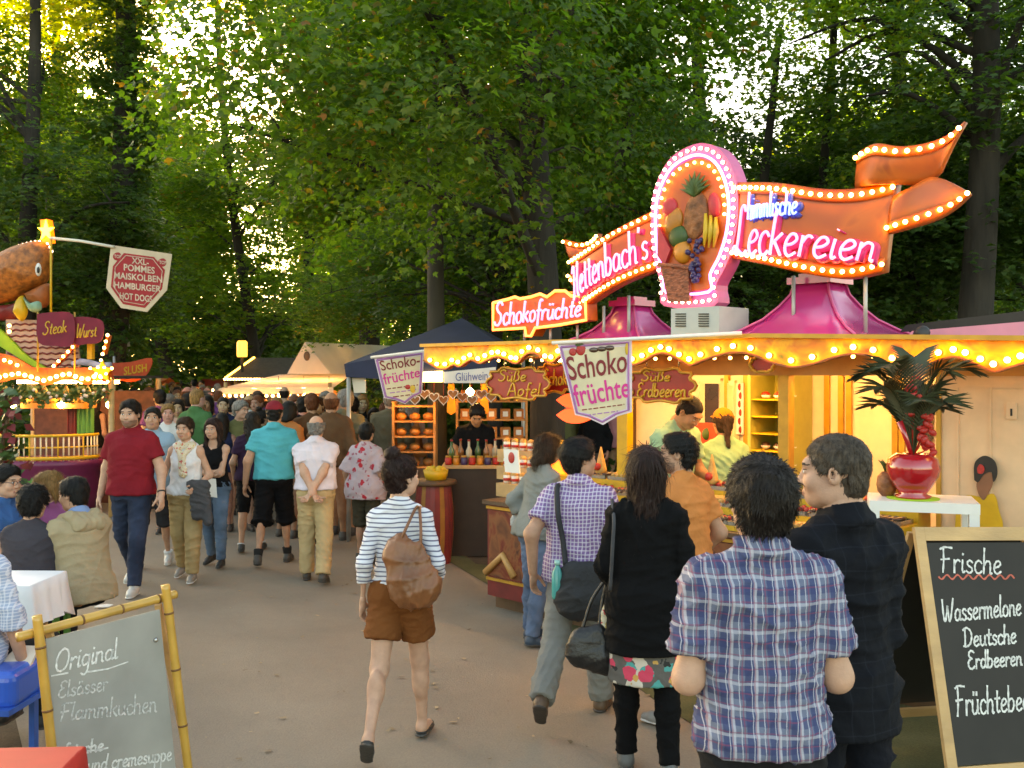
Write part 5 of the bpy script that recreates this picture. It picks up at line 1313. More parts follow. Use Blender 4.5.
def canvas_mat(name, col, tr):
    m = mat(name, col, .85, var=.10, vscale=2); t, b = nodes_of(m); tl = _n(t, 'ShaderNodeBsdfTranslucent'); t.links.new(b.inputs['Base Color'].links[0].from_socket, tl.inputs[0])
    mx = _n(t, 'ShaderNodeMixShader'); mx.inputs[0].default_value = tr; o = [n for n in t.nodes if n.type == 'OUTPUT_MATERIAL'][0]; t.links.new(b.outputs[0], mx.inputs[1]); t.links.new(tl.outputs[0], mx.inputs[2]); t.links.new(mx.outputs[0], o.inputs[0]); return m
# ------------------------------------------------------------------ blue tent and its goods
bt = thing('blue_tent', 'navy canvas market tent with pointed roof, left of the sweets stall', 'tent', (-.8,12.6,0))
BT = Pl(at(345,365,12.3), (1,-.10,0)); 
mb = MB(); o = BT.pp([(344,364),(380,358),(430,351),(497,347),(497,371),(430,378),(380,379),(346,377)]); mb.prism(BT, o, -.02, 0); part('valance', mb, M['navy'], bt)
c0 = [BT.wp(344,364), BT.wp(505,347)]; bk = Vector((.25,2.6,0)); apx = at(462,318,13.4); L_, R__ = c0; Lb, Rb = L_+bk, R__+bk; Lb.z = L_.z; Rb.z = R__.z; rd0, rd1 = at(436,332,13.4), at(486,326,13.4)
mb = MB(); mb.add([L_, R__, Rb, Lb, apx], [(0,1,4),(1,2,4),(2,3,4),(3,0,4)]); part('roof', mb, M['navy'], bt)
for p in (L_+Vector((.05,.05,0)), Lb, Rb): mb = MB(); mb.tube([(p.x,p.y,-.02),(p.x,p.y,p.z)], .028, 8); part('tent_pole', mb, M['grey'], bt)
mb = MB(); o = BT.pp([(350,378),(364,378),(364,393),(352,393)]); mb.prism(BT, o, -.10,-.09); part('side_sheet', mb, M['canvas'], bt)
mb = MB(); o = BT.pp([(420,372),(443,371),(443,382),(420,382)]); mb.prism(BT, o, .02, .04); part('lamp_panel', mb, mat('lit_panel', (.9,.7,.35), .5, emit=(1,.62,.22), es=2.2, var=0), bt)
mb = MB(); mb.prism(BT, BT.pp([(444,372),(496,367),(496,383),(444,383)]), .02, .03); bn = solid('banner', mb, M['paper'], 'white banner lettered Glühwein hanging below the navy valance', 'banner')
mb = MB(); mb.cur = mat('blue_print', (.10,.13,.35), .7); print_text(mb, BT, 'Glühwein', BT.pp([(456,381),(488,380),(488,371),(456,373)]), .031); part('lettering', mb, None, bn)
for px, lab in ((451,'orange apron hanging left of the man in black'), (484,'orange apron hanging right of the man in black')):
    pl = Pl(at(px,400,12.9),(1,0,0)); mb = MB(); mb.prism(pl, pl.pp([(px-3,384),(px+3,384),(px+5,412),(px,415),(px-4,412)]), -.03,0); solid('apron', mb, mat('orange_cloth', (.6,.22,.03), .8, emit=None), lab, 'apron')
# goods
gd = thing('goods_rack', 'stacked wooden crates shelf glowing orange left of the trunk under the blue tent', 'rack', tuple(Vector((at(415,450,13.2).x,13.2,0))))
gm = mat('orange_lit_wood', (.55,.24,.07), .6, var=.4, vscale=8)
b = gd.location
for i in range(5):
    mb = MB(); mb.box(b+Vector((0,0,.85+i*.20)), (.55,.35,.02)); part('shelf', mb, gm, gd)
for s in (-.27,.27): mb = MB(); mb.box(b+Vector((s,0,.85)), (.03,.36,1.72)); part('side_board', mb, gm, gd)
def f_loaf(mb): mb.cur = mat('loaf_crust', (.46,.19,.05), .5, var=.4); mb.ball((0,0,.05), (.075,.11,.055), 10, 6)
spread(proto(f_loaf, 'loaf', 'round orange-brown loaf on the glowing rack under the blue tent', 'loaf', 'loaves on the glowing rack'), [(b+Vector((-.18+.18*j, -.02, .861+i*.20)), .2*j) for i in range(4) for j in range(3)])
def lampbulb(p, label, r=.05, cord=.25):
    t = thing('hanging_lamp', label, 'lamp', tuple(p)); mb = MB(); mb.tube([p+Vector((0,0,r)), p+Vector((0,0,cord))], .006, 5); part('cord', mb, M['black'], t)
    mb = MB(); mb.ball(p, r); part('lamp_glass', mb, mat('warm_lamp_glow', (1,.7,.3), .3, emit=(1,.50,.16), es=34, var=0), t); return t
lampbulb(at(408,392,12.7), 'glowing bulb hanging over the loaves rack under the blue tent', .055)
lampbulb(at(470,392,12.6), 'glowing bulb hanging over the man in black', .05)
ctr = thing('bar_counter', 'dark brown bar counter with bottles below the man in black', 'counter', (at(490,470,11.6).x, 11.6, 0)); b = ctr.location
mb = MB(); mb.box(b+Vector((0,0,.50)), (1.0,.5,1.0)); part('counter_body', mb, mat('smoked_wood', (.022,.012,.008), .6, var=.3), ctr); mb = MB(); mb.box(b+Vector((0,0,1.02)), (1.08,.58,.04)); part('counter_top', mb, M['wood'], ctr)
bar_ = thing('barrel_table', 'barrel table striped dark red and gold, behind the woman with the brown bag', 'table', (at(434,535,11.0).x, 11.0, 0)); b = bar_.location
for i in range(24):
    a = 2*math.pi*i/24; mb = MB(); prof = [(.185,0),(.215,.3),(.215,.6),(.19,.86)]
    vs = [b+Vector((r*math.cos(a+s*.128), r*math.sin(a+s*.128), z)) for r, z in prof for s in (-1,1)]; mb.add(vs, [(2*j,2*j+1,2*j+3,2*j+2) for j in range(3)], True); part('stave', mb, M['dkred'] if i % 4 else mat('dull_gold', (.26,.11,.02), .6), bar_)
mb = MB(); mb.lathe(b, [(.24,.86),(.25,.87),(.25,.90),(.24,.91)], 24); part('table_top', mb, M['brown'], bar_)
bs = thing('basket', 'round yellow basket with lemons on the barrel table', 'basket', tuple(b+Vector((.02,0,.911)))); c = bs.location
mb = MB(); mb.lathe(c, [(.11,0),(.13,.05),(.14,.11),(.12,.11),(.10,.03)], 16); part('basket_bowl', mb, M['yellow'], bs)
for i in range(6): mb = MB(); mb.ball(c+Vector((.07*math.cos(i*1.05), .07*math.sin(i*1.05), .11)), (.045,.04,.04), 8, 6); part('lemon', mb, M['banana'], bs)
BOT = mat('green_bottle', (.05,.11,.03), .15, var=.2); BOT2 = mat('amber_bottle', (.22,.08,.02), .15, var=.2); BOT3 = mat('pale_bottle', (.5,.42,.30), .2, var=.2)
cnt_ = ctr.location
for k, (mt, lab) in enumerate(((BOT,'green bottle standing on the dark bar counter'),(BOT2,'amber bottle standing on the dark bar counter'),(BOT3,'pale bottle standing on the dark bar counter'))):
    def f(mb, mt=mt): mb.cur = mt; mb.lathe((0,0,0), [(.035,0),(.036,.15),(.014,.20),(.013,.26)], 10); mb.cur = M['red']; mb.lathe((0,0,.26), [(.015,0),(.015,.02)], 8)
    spread(proto(f, 'bottle', lab, 'bottle', lab+'s' if False else lab.split(' standing')[0]+'s on the bar'), [(cnt_+Vector((-.44+.30*j+k*.10, -.12+.1*((j+k) % 2), 1.041)), 0) for j in range(3)])

def f_heartc(mb):
    mb.cur = mat('gingerbread', (.30,.11,.03), .6, var=.3); pl = Pl((0,0,0),(1,0,0)); o = [(.075*(16*math.sin(a)**3)/16, .075*(13*math.cos(a)-5*math.cos(2*a)-2*math.cos(3*a)-math.cos(4*a))/16) for a in [i*.2618 for i in range(24)]]
    mb.prism(pl, o, -.012, .0); mb.cur = M['paper']; mb.tube([pl.w(x*.82, z*.82, .002) for x, z in o]+[pl.w(o[0][0]*.82, o[0][1]*.82, .002)], .005, 4, caps=False); mb.cur = M['straw']; mb.tube([(0,0,.05),(0,0,.20)], .003, 4)
spread(proto(f_heartc, 'gingerbread_heart', 'iced gingerbread heart hanging under the valance of the blue tent', 'gingerbread heart', 'gingerbread hearts under the blue tent'), [(at(396+i*9.5, 394+3*(i % 3), 12.25+.1*(i % 2)), .2*math.sin(i)) for i in range(11)])
for k, (mt, nm) in enumerate((('straw','red'),('mango','orange'),('grape','purple'))):
    def f_j(mb, mt=mt): mb.cur = M[mt]; mb.lathe((0,0,0), [(.035,0),(.04,.02),(.04,.075),(.032,.085)], 10); mb.cur = M['gold']; mb.lathe((0,0,.085), [(.034,0),(.034,.018)], 10)
    spread(proto(f_j, 'jam_jar', nm+' jam jar with gold lid at the front edge of the dark bar counter', 'jar', nm+' jam jars on the bar'), [(cnt_+Vector((-.47+.27*j+k*.09, -.24, 1.041)), 0) for j in range(4)])
rk = thing('goods_rack', 'dim shelf of orange boxes behind the man in black under the blue tent', 'rack', tuple(Vector((at(492,450,13.6).x,13.6,0)))); b = rk.location
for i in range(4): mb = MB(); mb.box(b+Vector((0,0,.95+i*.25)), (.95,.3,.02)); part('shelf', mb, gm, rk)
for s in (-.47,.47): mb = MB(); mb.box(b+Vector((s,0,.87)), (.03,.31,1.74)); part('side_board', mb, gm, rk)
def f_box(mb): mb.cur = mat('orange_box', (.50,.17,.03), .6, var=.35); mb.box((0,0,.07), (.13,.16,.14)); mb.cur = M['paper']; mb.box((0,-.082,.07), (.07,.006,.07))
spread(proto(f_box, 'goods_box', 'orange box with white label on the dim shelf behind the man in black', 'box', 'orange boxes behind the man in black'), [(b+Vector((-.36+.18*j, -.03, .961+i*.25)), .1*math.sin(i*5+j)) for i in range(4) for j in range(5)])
# ------------------------------------------------------------------ far tents on the right of the path
wt = thing('white_tent', 'pale gabled market tent with lit front, standing beyond the blue tent', 'tent', (-4.4,21,0))
gz = lambda px, Y: ((px-512)/F*Y, Y, 0)
WT = Pl(gz(305,20.5), (1,-.12,0)); mb = MB(); g3 = WT.pp([(287,374),(331,374),(305,342)]); mb.prism(WT, g3, -.02, 0); part('gable', mb, canvas_mat('rosy_canvas', (.80,.70,.60), .45), wt)
fr0 = [WT.w(*p) for p in g3]; bkv = Vector((1.6,3.4,0)); mb = MB(); rg = [p+bkv for p in fr0]; mb.add(fr0+rg, [(1,4,5,2),(0,2,5,3),(3,5,4)]); part('roof', mb, canvas_mat('grey_canvas', (.84,.84,.78), .4), wt)
mb = MB(); o = WT.pp([(307,356)])[0]; mb.ball(WT.w(o[0],o[1],.0), (.07,.02,.1)); part('gable_emblem', mb, M['brown'], wt)
mb = MB(); A, B = WT.px(247,377), WT.px(346,376); mb.add([WT.w(A[0]+.5,A[1]+.05,-.5), WT.w(B[0],B[1]+.05,-.5), WT.w(B[0]+.1,B[1]-.22,1.2), WT.w(A[0]-.1,A[1]-.22,1.2)], [(0,3,2,1)]); mb.add([WT.w(A[0]-.1,A[1]-.221,1.2), WT.w(B[0]+.1,B[1]-.221,1.2), WT.w(B[0]+.1,B[1]-.33,1.2), WT.w(A[0]-.1,A[1]-.33,1.2)], [(0,3,2,1)]); part('awning', mb, canvas_mat('awning_canvas', (.72,.64,.52), .4), wt)
bulbs(wt, WT, [(A[0]+(B[0]-A[0])*i/17, A[1]-.36) for i in range(18)], .03, M['bulb'], 1.15)
for q in (A, B):
    for d_ in (1.1, -1.5): p = WT.w(q[0], 0, d_); mb = MB(); mb.tube([(p.x,p.y,-.02),(p.x,p.y,A[1]-.1)], .04, 6); part('tent_pole', mb, M['wood'], wt)
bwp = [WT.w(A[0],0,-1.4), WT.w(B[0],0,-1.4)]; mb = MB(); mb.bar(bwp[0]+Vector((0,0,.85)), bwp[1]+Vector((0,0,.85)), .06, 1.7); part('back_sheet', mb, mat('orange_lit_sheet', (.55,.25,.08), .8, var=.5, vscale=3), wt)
for i in range(4):
    lampbulb(WT.w(A[0]+(B[0]-A[0])*(i+.5)/4, 1.72, .3), 'bare glowing bulb hanging under the pale tent awning', .07, .3)['group'] = 'bulbs under the pale tent awning'
lampbulb(WT.w(.1, 2.35, -1.2), 'big glowing bulb hanging inside the peak of the pale tent', .06, .3)
# goods stacked under the pale tent
def f_bag(mb): mb.cur = mat('orange_lit_goods', (.6,.24,.05), .6, var=.3); mb.lathe((0,0,0), [(.10,0),(.13,.12),(.10,.24),(.04,.30)], 10)  # orange lamplight is put into the base colour of the bags
spread(proto(f_bag, 'goods_bag', 'orange paper bag of goods on the table under the pale tent', 'bag', 'goods bags under the pale tent'), [(WT.w(A[0]+.3+i*(B[0]-A[0]-.6)/11, .92, .5), i) for i in range(12)])
tt = thing('sales_table', 'long sales table under the pale tent awning, behind the crowd', 'table', tuple(WT.w((A[0]+B[0])/2, 0, .5))); mb = MB(); mb.bar(WT.w(A[0]+.1,.89,.5), WT.w(B[0]-.1,.89,.5), .7, .05); part('table_top', mb, M['wood'], tt); mb = MB(); mb.bar(WT.w(A[0]+.1,.43,.8), WT.w(B[0]-.1,.43,.8), .03, .86); part('front_panel', mb, M['brown'], tt)
# the dark hut
hu = thing('wooden_hut', 'small hut with dark shingle roof edged with bulbs, left of the pale tent', 'hut', (at(258,400,27).x, 27, 0))
HP = Pl(gz(258,26), (1,-.15,0)); A, B = HP.px(229,378), HP.px(290,378); T1 = HP.px(240,357)[1]
mb = MB(); mb.add([HP.w(A[0],A[1],.2), HP.w(B[0],B[1],.2), HP.w(B[0],T1,-1.4), HP.w(A[0]+.1,T1,-1.4), HP.w(B[0],A[1],-3), HP.w(A[0],A[1],-3)], [(0,1,2,3),(3,2,4,5)]); part('roof', mb, M['shingle'], hu)
mb = MB(); mb.add([HP.w(A[0]+.05,A[1],.1), HP.w(A[0]+.1,T1-.02,-1.4), HP.w(A[0]+.05,A[1],-2.9), HP.w(A[0]+.1,0,.1), HP.w(A[0]+.1,0,-2.9)], [(0,1,2),(0,2,4,3)]); part('side_wall', mb, M['brown'], hu)
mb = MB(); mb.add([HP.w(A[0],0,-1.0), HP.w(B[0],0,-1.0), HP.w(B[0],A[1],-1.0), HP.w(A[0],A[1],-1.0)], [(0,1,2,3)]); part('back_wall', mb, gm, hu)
bulbs(hu, HP, [(A[0]+(B[0]-A[0])*i/21, A[1]-.03) for i in range(22)], .03, M['bulb'], .22)
mb = MB(); mb.tube([HP.w(A[0],A[1],.22), HP.w(A[0]+.1,T1,-1.38), HP.w(A[0],A[1],-3)], .03, 5); part('gable_light', mb, mat('yellow_rope_light', (1,.6,.1), .4, emit=(1,.5,.08), es=2.2, var=0), hu)
for q in (A[0]+.25, A[0]+.55): mb = MB(); p = HP.w(q,0,.1); mb.tube([(p.x,p.y,0),(p.x,p.y,A[1])], .07, 6); part('post', mb, M['black'], hu)
lp_ = thing('lantern_post', 'yellow lantern on a dark post above the dark hut roof', 'lantern', (HP.wp(239,378).x, HP.wp(239,378).y+.3, 0)); b = lp_.location
mb = MB(); mb.tube([b, b+Vector((0,0,2.5))], .05, 6); part('pole', mb, M['black'], lp_); mb = MB(); mb.lathe(b+Vector((0,0,2.5)), [(.13,0),(.14,.05),(.14,.38),(.10,.43)], 12); part('lantern_glass', mb, mat('yellow_lantern', (.6,.34,.05), .4, emit=(1,.5,.08), es=.5), lp_)
mb = MB(); pl = Pl(at(213,360,40),(1,0,0)); mb.prism(pl, pl.pp([(206,349),(221,354),(218,369),(203,364)]), -.05, 0); sg = solid('board_sign', mb, mat('tan_board', (.42,.26,.12), .7), 'tilted tan board on a pole over the far crowd', 'sign'); mb = MB(); p = pl.wp(212,367,-.06); mb.tube([(p.x,p.y,0), p], .05, 6); part('pole', mb, M['grey'], sg)
def far_stall(label, px0, px1, Y, ytop, ybot, m, wallm, lampm=None):
    pl = Pl(gz((px0+px1)/2, Y), (1,0,0)); A, B = pl.px(px0,ybot), pl.px(px1,ytop); t = thing('market_stall', label, 'stall', tuple(pl.w((A[0]+B[0])/2, 0, 0)))
    mb = MB(); mb.add([pl.w(A[0],A[1],.6), pl.w(B[0],A[1],.6), pl.w(B[0],B[1],-.8), pl.w(A[0],B[1],-.8), pl.w(B[0],A[1],-2), pl.w(A[0],A[1],-2)], [(0,1,2,3),(3,2,4,5)]); part('roof', mb, m, t)
    mb = MB(); mb.add([pl.w(A[0],0,-1.2), pl.w(B[0],0,-1.2), pl.w(B[0],A[1],-1.2), pl.w(A[0],A[1],-1.2)], [(0,1,2,3)]); part('back_wall', mb, wallm, t)
    mb = MB(); mb.bar(pl.w(A[0],.5,.2), pl.w(B[0],.5,.2), .4, 1.0); part('counter', mb, M['brown'], t)
    for q in (A[0]+.05, B[0]-.05): mb = MB(); mb.tube([pl.w(q,0,.5), pl.w(q,A[1],.5)], .04, 6); part('post', mb, M['wood'], t)
    mb = MB(); mb.bar(pl.w(A[0]+.2,A[1]-.1,.1), pl.w(B[0]-.2,A[1]-.1,.1), .06, .06); part('strip_lamp', mb, M['tube_lamp'], t); return t
far_stall('small far stall with red roof just left of the dark hut', 196, 229, 33, 379, 387, M['red'], gm)
far_stall('far stall with orange roof behind the slush banner', 108, 160, 29, 378, 385, mat('orange_canvas', (.55,.14,.04), .7, var=.2), gm)
# ------------------------------------------------------------------ burger stand on the left
LP = Pl(gz(50, 14.4), (1, -.10, 0))
bst = thing('burger_stand', 'bulb-lit burger stand with orange wavy fascia, plank gable and purple star counter', 'stall', tuple(LP.w(-.6,0,-.8)))
LB = [(-30,384),(-20,380),(-10,377),(0,377.5),(10,375),(20,373.5),(30,376),(37,378),(45,380.6),(55,377.5),(62.5,375),(71,374),(80,377.5),(87.5,380),(94,376.7),(101.5,376),(108,379)]
pts = LP.pp(LB); top = LP.pp([(112,367),(60,368),(-32,366)])
low = [(p.x,p.y) for p in catmull([(a,b-.07,0) for a,b in pts], 3)]
mb = MB(); mb.prism(LP, low+top, -.05, 0); part('fascia', mb, M['orange'], bst)
q = resample([Vector((a,b,0)) for a,b in pts], .10); bulbs(bst, LP, [(v.x,v.y) for v in q], .030, M['bulb'], .01)
mb = MB(); x0, x1 = pts[0][0], pts[-1][0]; mb.bar(LP.w(x0,2.02,-.9), LP.w(x1,2.02,-.9), 1.7, .04); part('roof', mb, M['shingle'], bst)
mb = MB(); o = LP.pp([(-10,318),(40,319),(62,330),(66,367),(-10,367)]); mb.prism(LP, o, -.42, -.38); gb = part('plank_gable', mb, mat('rosy_planks', (.52,.30,.22), .7, var=.1), bst)
mb = MB()
for i in range(8):
    y = 323+i*6; mb.tube([LP.w(*LP.px(-8+k*4.5, y+(.7 if k % 2 else -.7)), -.372) for k in range(17 if i > 1 else 11)], .014, 5)
part('plank_edge', mb, M['dkred'], gb)
mb = MB(); sw = [(p.x,p.y) for p in catmull([Vector((*LP.px(a,b),0)) for a,b in ((-14,328),(0,341),(14,355),(36,369))], 5)]; mb.prism(LP, sw+[LP.px(20,369), LP.px(4,356), LP.px(-14,345)], -.36, -.30); part('green_swoosh', mb, M['lime'], bst)
mb = MB(); mb.prism(LP, px_path(LP, [(-14,352),(2,356),(14,362),(24,371),(-14,374)], 4), -.29, -.24); part('orange_crest', mb, M['orange'], bst)
bulbs(bst, LP, LP.pp([(-4,360),(2,362),(9,365),(15,369),(1,325),(1,331)]), .026, M['bulb'], -.23)
for a, b in (((52,366),(76,342)),((101,354),(106,335)),((104,369),(108,378))):
    A, B = LP.px(*a), LP.px(*b); mb = MB(); mb.bar(LP.w(*A,-.1), LP.w(*B,-.1), .10, .03); part('light_strip', mb, M['orange'], bst)
    n_ = max(3, int(math.dist(A,B)/.085)); bulbs(bst, LP, [(A[0]+(B[0]-A[0])*i/n_, A[1]+(B[1]-A[1])*i/n_) for i in range(n_+1)], .022, M['bulb'], -.07)
# star of bulbs at the corner
c = LP.px(104,372); st = [(c[0]+(.17 if i % 2 == 0 else .08)*math.sin(i*math.pi/5), c[1]+(.17 if i % 2 == 0 else .08)*math.cos(i*math.pi/5)) for i in range(10)]
mb = MB(); mb.prism(LP, st, .02, .06); part('corner_star', mb, M['yellow'], bst); bulbs(bst, LP, st, .02, M['bulb'], .06)
mb = MB(); A, B = LP.px(79,359), LP.px(84,343); mb.prism(LP, [A,(B[0],A[1]),B,(A[0],B[1])], -.3, -.22); part('yellow_post_sign', mb, M['yellow'], bst)
mb = MB(); mb.tube([LP.w(*LP.px(x,y),-.4) for x, y in ((58,364),(66,361.5),(76,363),(86,366),(97,365))], .05, 8); part('blue_white_awning', mb, mat('blue_white_cloth', (.45,.45,.62), .7, var=.4, vscale=5), bst)
# counter drum, picket ring, curtains
dc = LP.w(*(LP.px(26,460)[0],0), -.55); mb = MB(); mb.lathe(dc, [(.74,0),(.80,.3),(.80,.66),(.86,.72),(.86,.80)], 40, sy=.7); dr = part('drum_counter', mb, mat('purple_paint', (.15,.012,.06), .4, var=.15), bst)
DP = lambda a, z, o_=.81: dc+Vector((math.sin(a)*o_, -math.cos(a)*o_*.7, z))
for k, (a, z, mt, s) in enumerate(((-.55,.36,'yellow',.13),(.05,.50,'green',.07),(.5,.38,'yellow',.15),(.95,.45,'green',.08),(-1.0,.45,'green',.08))):
    c0_ = DP(a, z, .805); pl = Pl(c0_, (math.cos(a), math.sin(a)*.7, 0)); mb = MB(); mb.prism(pl, [((s if i % 2 == 0 else s*.45)*math.sin(i*math.pi/5), (s if i % 2 == 0 else s*.45)*math.cos(i*math.pi/5)) for i in range(10)], -.03, .02); part('painted_star', mb, M[mt], dr)
for i in range(30):
    a = -1.5+i*.1; mb = MB(); mb.tube([DP(a,.80,.80), DP(a,1.16,.80)], .012, 5); part('picket', mb, M['cream'] if i % 5 else M['yellow'], dr)
for z, rd in ((1.17,.022),(.84,.03),(1.0,.012)): mb = MB(); mb.tube([DP(-1.55+i*.1,z,.80) for i in range(31)], rd, 6); part('picket_rail', mb, M['yellow'], dr)
mb = MB(); mb.bar(LP.w(x0,.9,-1.6), LP.w(x1,.9,-1.6), .05, 1.8); part('back_wall', mb, mat('dark_stall_wall', (.10,.03,.02), .7, var=.4), bst)
for a, b, m_ in ((44,53,'dkred'),(54,71,'green')):
    mb = MB(); n_ = 14; A, B = LP.px(a,434)[0], LP.px(b,434)[0]; vs = []
    for i in range(n_+1):
        for z in (1.14, 1.56): vs.append(LP.w(A+(B-A)*i/n_, z, -.62+.025*math.sin(i*1.7)))
    mb.add(vs, [(2*i,2*i+2,2*i+3,2*i+1) for i in range(n_)], True); part('curtain', mb, M[m_], bst)
mb = MB(); A, B = LP.px(8,410), LP.px(72,398); mb.bar(LP.w(A[0],1.60,-.5), LP.w(B[0],1.60,-.5), .4, .08); part('goods_shelf', mb, gm, bst)
for p in ((x0,-.1),(x1,-.1),(x0,-1.6),(x1,-1.6)): mb = MB(); a_ = LP.w(p[0],0,p[1]); mb.tube([(a_.x,a_.y,0),(a_.x,a_.y,2.0)], .045, 6); part('post', mb, M['wood'], bst)
mb = MB(); mb.bar(LP.w(x0+.3,1.95,-.7), LP.w(x1-.2,1.95,-.7), .05, .05); part('strip_lamp', mb, M['tube_lamp'], bst)
def f_cone(mb): mb.cur = M['pasta']; mb.lathe((0,0,0), [(.09,0),(.10,.06),(.05,.17),(.01,.26)], 10)
A = LP.px(8,400)[0]; spread(proto(f_cone, 'paper_cone', 'orange-lit paper cone on the burger stand shelf under the garland', 'paper cone', 'paper cones on the burger stand'), [(LP.w(A+.12+.17*i,1.641,-.45), 0) for i in range(6)])
for i in range(3): lampbulb(LP.w(x0+.5+i*.75, 1.62, -.25), 'glowing bulb hanging inside the burger stand behind the garland', .05, .3)['group'] = 'bulbs inside the burger stand'
gl_ = thing('garland', 'leafy green garland with small flowers along the burger stand fascia', 'garland', tuple(LP.w(x0,1.75,.05)))
mb = MB(); mb.tube([LP.w(x0+(x1-x0)*i/30, 1.80+.05*math.sin(i*1.1), .03) for i in range(31)], .02, 5); part('stem', mb, M['leaf'], gl_)
r_ = random.Random(4); mb = MB(); mb.cur = M['leaf']
for i in range(700):
    u = r_.random(); p = LP.w(x0+(x1-x0)*u, 1.78+.05*math.sin(u*33)+r_.gauss(0,.055), .04+r_.uniform(-.09,.09)); d = Vector((r_.gauss(0,1),r_.gauss(0,1),r_.gauss(0,1)-.4)).normalized()*.07; e = d.orthogonal().normalized()*.028; mb.add([p,p+d*.5+e,p+d,p+d*.5-e],[(0,1,2,3)])
part('leaves', mb, None, gl_)
mb = MB()
for i in range(22): u = r_.random(); mb.ball(LP.w(x0+(x1-x0)*u, 1.77+r_.gauss(0,.05), .11), .026, 7, 5)
f_ = part('blossom', mb, mat('pale_blossom', (.65,.5,.4), .6), gl_); f_['kind'] = 'stuff'
vn = thing('climbing_plant', 'climbing plant with reddish leaves at the left edge, in front of the burger stand', 'plant', (at(4,470,13).x,13,0)); b = vn.location; mb = MB(); mb.tube([b+Vector((.05*math.sin(i),0,i*.2)) for i in range(10)], .03, 6); part('stem', mb, M['brown'], vn)
mb = MB()
for i in range(150):
    mb.cur = M['leaf'] if r_.random() < .7 else M['dkred']; p = b+Vector((r_.gauss(0,.13), r_.gauss(0,.12), r_.uniform(.5,1.9))); d = Vector((r_.gauss(0,1),r_.gauss(-.5,1),r_.gauss(-.4,.6))).normalized()*.16; e = d.orthogonal().normalized()*.06; mb.add([p,p+d*.4+e,p+d,p+d*.4-e],[(0,1,2,3)])
part('leaves', mb, None, vn)
# the big burger on the roof
BP = Pl(at(20,300,14.9), (1,-.1,0)); A = BP.px(-6,303); s = 14.9/F
bg_ = thing('burger_figure', 'giant burger sculpture with bulb-lit bun rim on the roof of the burger stand', 'sculpture', tuple(BP.w(0,-.2,-.3)))
def bun(pts, m_, dep, name, c=0):
    o = px_path(BP, pts+[pts[0]], 5)[:-1]; mb = MB(); cx = sum(p[0] for p in o)/len(o); cz = sum(p[1] for p in o)/len(o); vs = []; K = 6; n = len(o)
    for j in range(K+1):
        t = j/K; kk = math.sqrt(max(0,1-t*t))
        for a, b in o: vs.append(BP.w(cx+(a-cx)*(kk if j < K else .02), cz+(b-cz)*(kk if j < K else .02), c+dep*t))
    fs = [(j*n+i, j*n+(i+1)%n, (j+1)*n+(i+1)%n, (j+1)*n+i) for j in range(K) for i in range(n)]
    mb.add(vs, fs, True); mb.add([BP.w(a,b,c) for a,b in o], [tuple(range(n-1,-1,-1))]); return part(name, mb, m_, bg_)
BUNM = mat('toasted_bun', (.40,.12,.02), .5, var=.6, vscale=14, bump=.5, bscale=26)
bun([(-30,290),(-22,272),(-10,260),(4,252),(20,245),(38,241),(50,245),(53,258),(51,272),(46,284),(30,292),(16,300),(-6,304)], BUNM, .35, 'bun_top')
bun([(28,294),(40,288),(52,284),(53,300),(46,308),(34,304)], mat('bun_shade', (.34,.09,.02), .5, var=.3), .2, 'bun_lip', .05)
bun([(20,313),(24,300),(30,297),(34,312),(28,322)], M['yellow'], .12, 'cheese', .15); bun([(31,298),(38,304),(47,302),(48,311),(38,312)], mat('teal_paint', (.20,.36,.26), .5), .10, 'lettuce', .18); bun([(-6,306),(12,304),(24,302),(20,318),(-6,320)], M['dkred'], .12, 'tomato')
mb = MB(); c = BP.px(46,271); mb.cur = M['white']; mb.ball(BP.w(c[0],c[1],.20), (.045,.04,.10)); mb.cur = M['black']; mb.ball(BP.w(c[0]+.02,c[1]-.01,.235), (.022,.02,.05)); part('eye', mb, None, bg_)
rim = [(p.x,p.y) for p in catmull([Vector((*BP.px(a,b),0)) for a,b in ((-22,272),(-10,261),(4,253),(20,246),(38,242),(49,245),(53,253))], 6)]
q = resample([Vector((a,b,0)) for a,b in rim], .065); bulbs(bg_, BP, [(v.x,v.y) for v in q], .022, M['bulbw'], .0)
sb = thing('star_lantern', 'orange lantern box with a glowing yellow star on top of the burger', 'lantern', tuple(at(44,243,14.85)))
mb = MB(); pl = Pl(at(44,232,14.8),(1,-.1,0)); mb.prism(pl, pl.pp([(40,220),(47,219),(50,242),(42,243)]), -.15, 0); part('lantern_box', mb, mat('orange_lit_box', (.6,.14,.02), .4, emit=(1,.15,.01), es=.5), sb)
c = pl.px(46.5,231); mb = MB(); mb.prism(pl, [(c[0]+(.13 if i % 2 == 0 else .05)*math.sin(i*math.pi/5), c[1]+(.16 if i % 2 == 0 else .06)*math.cos(i*math.pi/5)) for i in range(10)], .0, .03); part('star', mb, mat('yellow_star_glow', (1,.7,.1), .4, emit=(1,.50,.04), es=3.2, var=0), sb)
oc_ = thing('octagon_banner', 'red octagon banner listing XXL-Pommes, Maiskolben, Hamburger, Hot Dogs on a pole', 'banner', tuple(at(50,319,14.7)))
mb = MB(); mb.tube([at(51,322,14.7), at(51,236,14.7)], .018, 6); part('pole', mb, M['yellow'], oc_); mb = MB(); mb.tube([at(50,238,14.7), at(80,241,14.5), at(114,247,14.3)], .022, 6); part('pole', mb, M['canvas'], oc_)
OP = Pl(at(140,280,14.3), (1,-.08,0)); mb = MB(); oo_ = OP.pp([(111,245),(172,254),(167,290),(147,312),(121,308),(106,288)]); mb.prism(OP, oo_, -.012, 0); part('cloth', mb, mat('cream_banner', (.60,.47,.33), .8, var=.08), oc_)
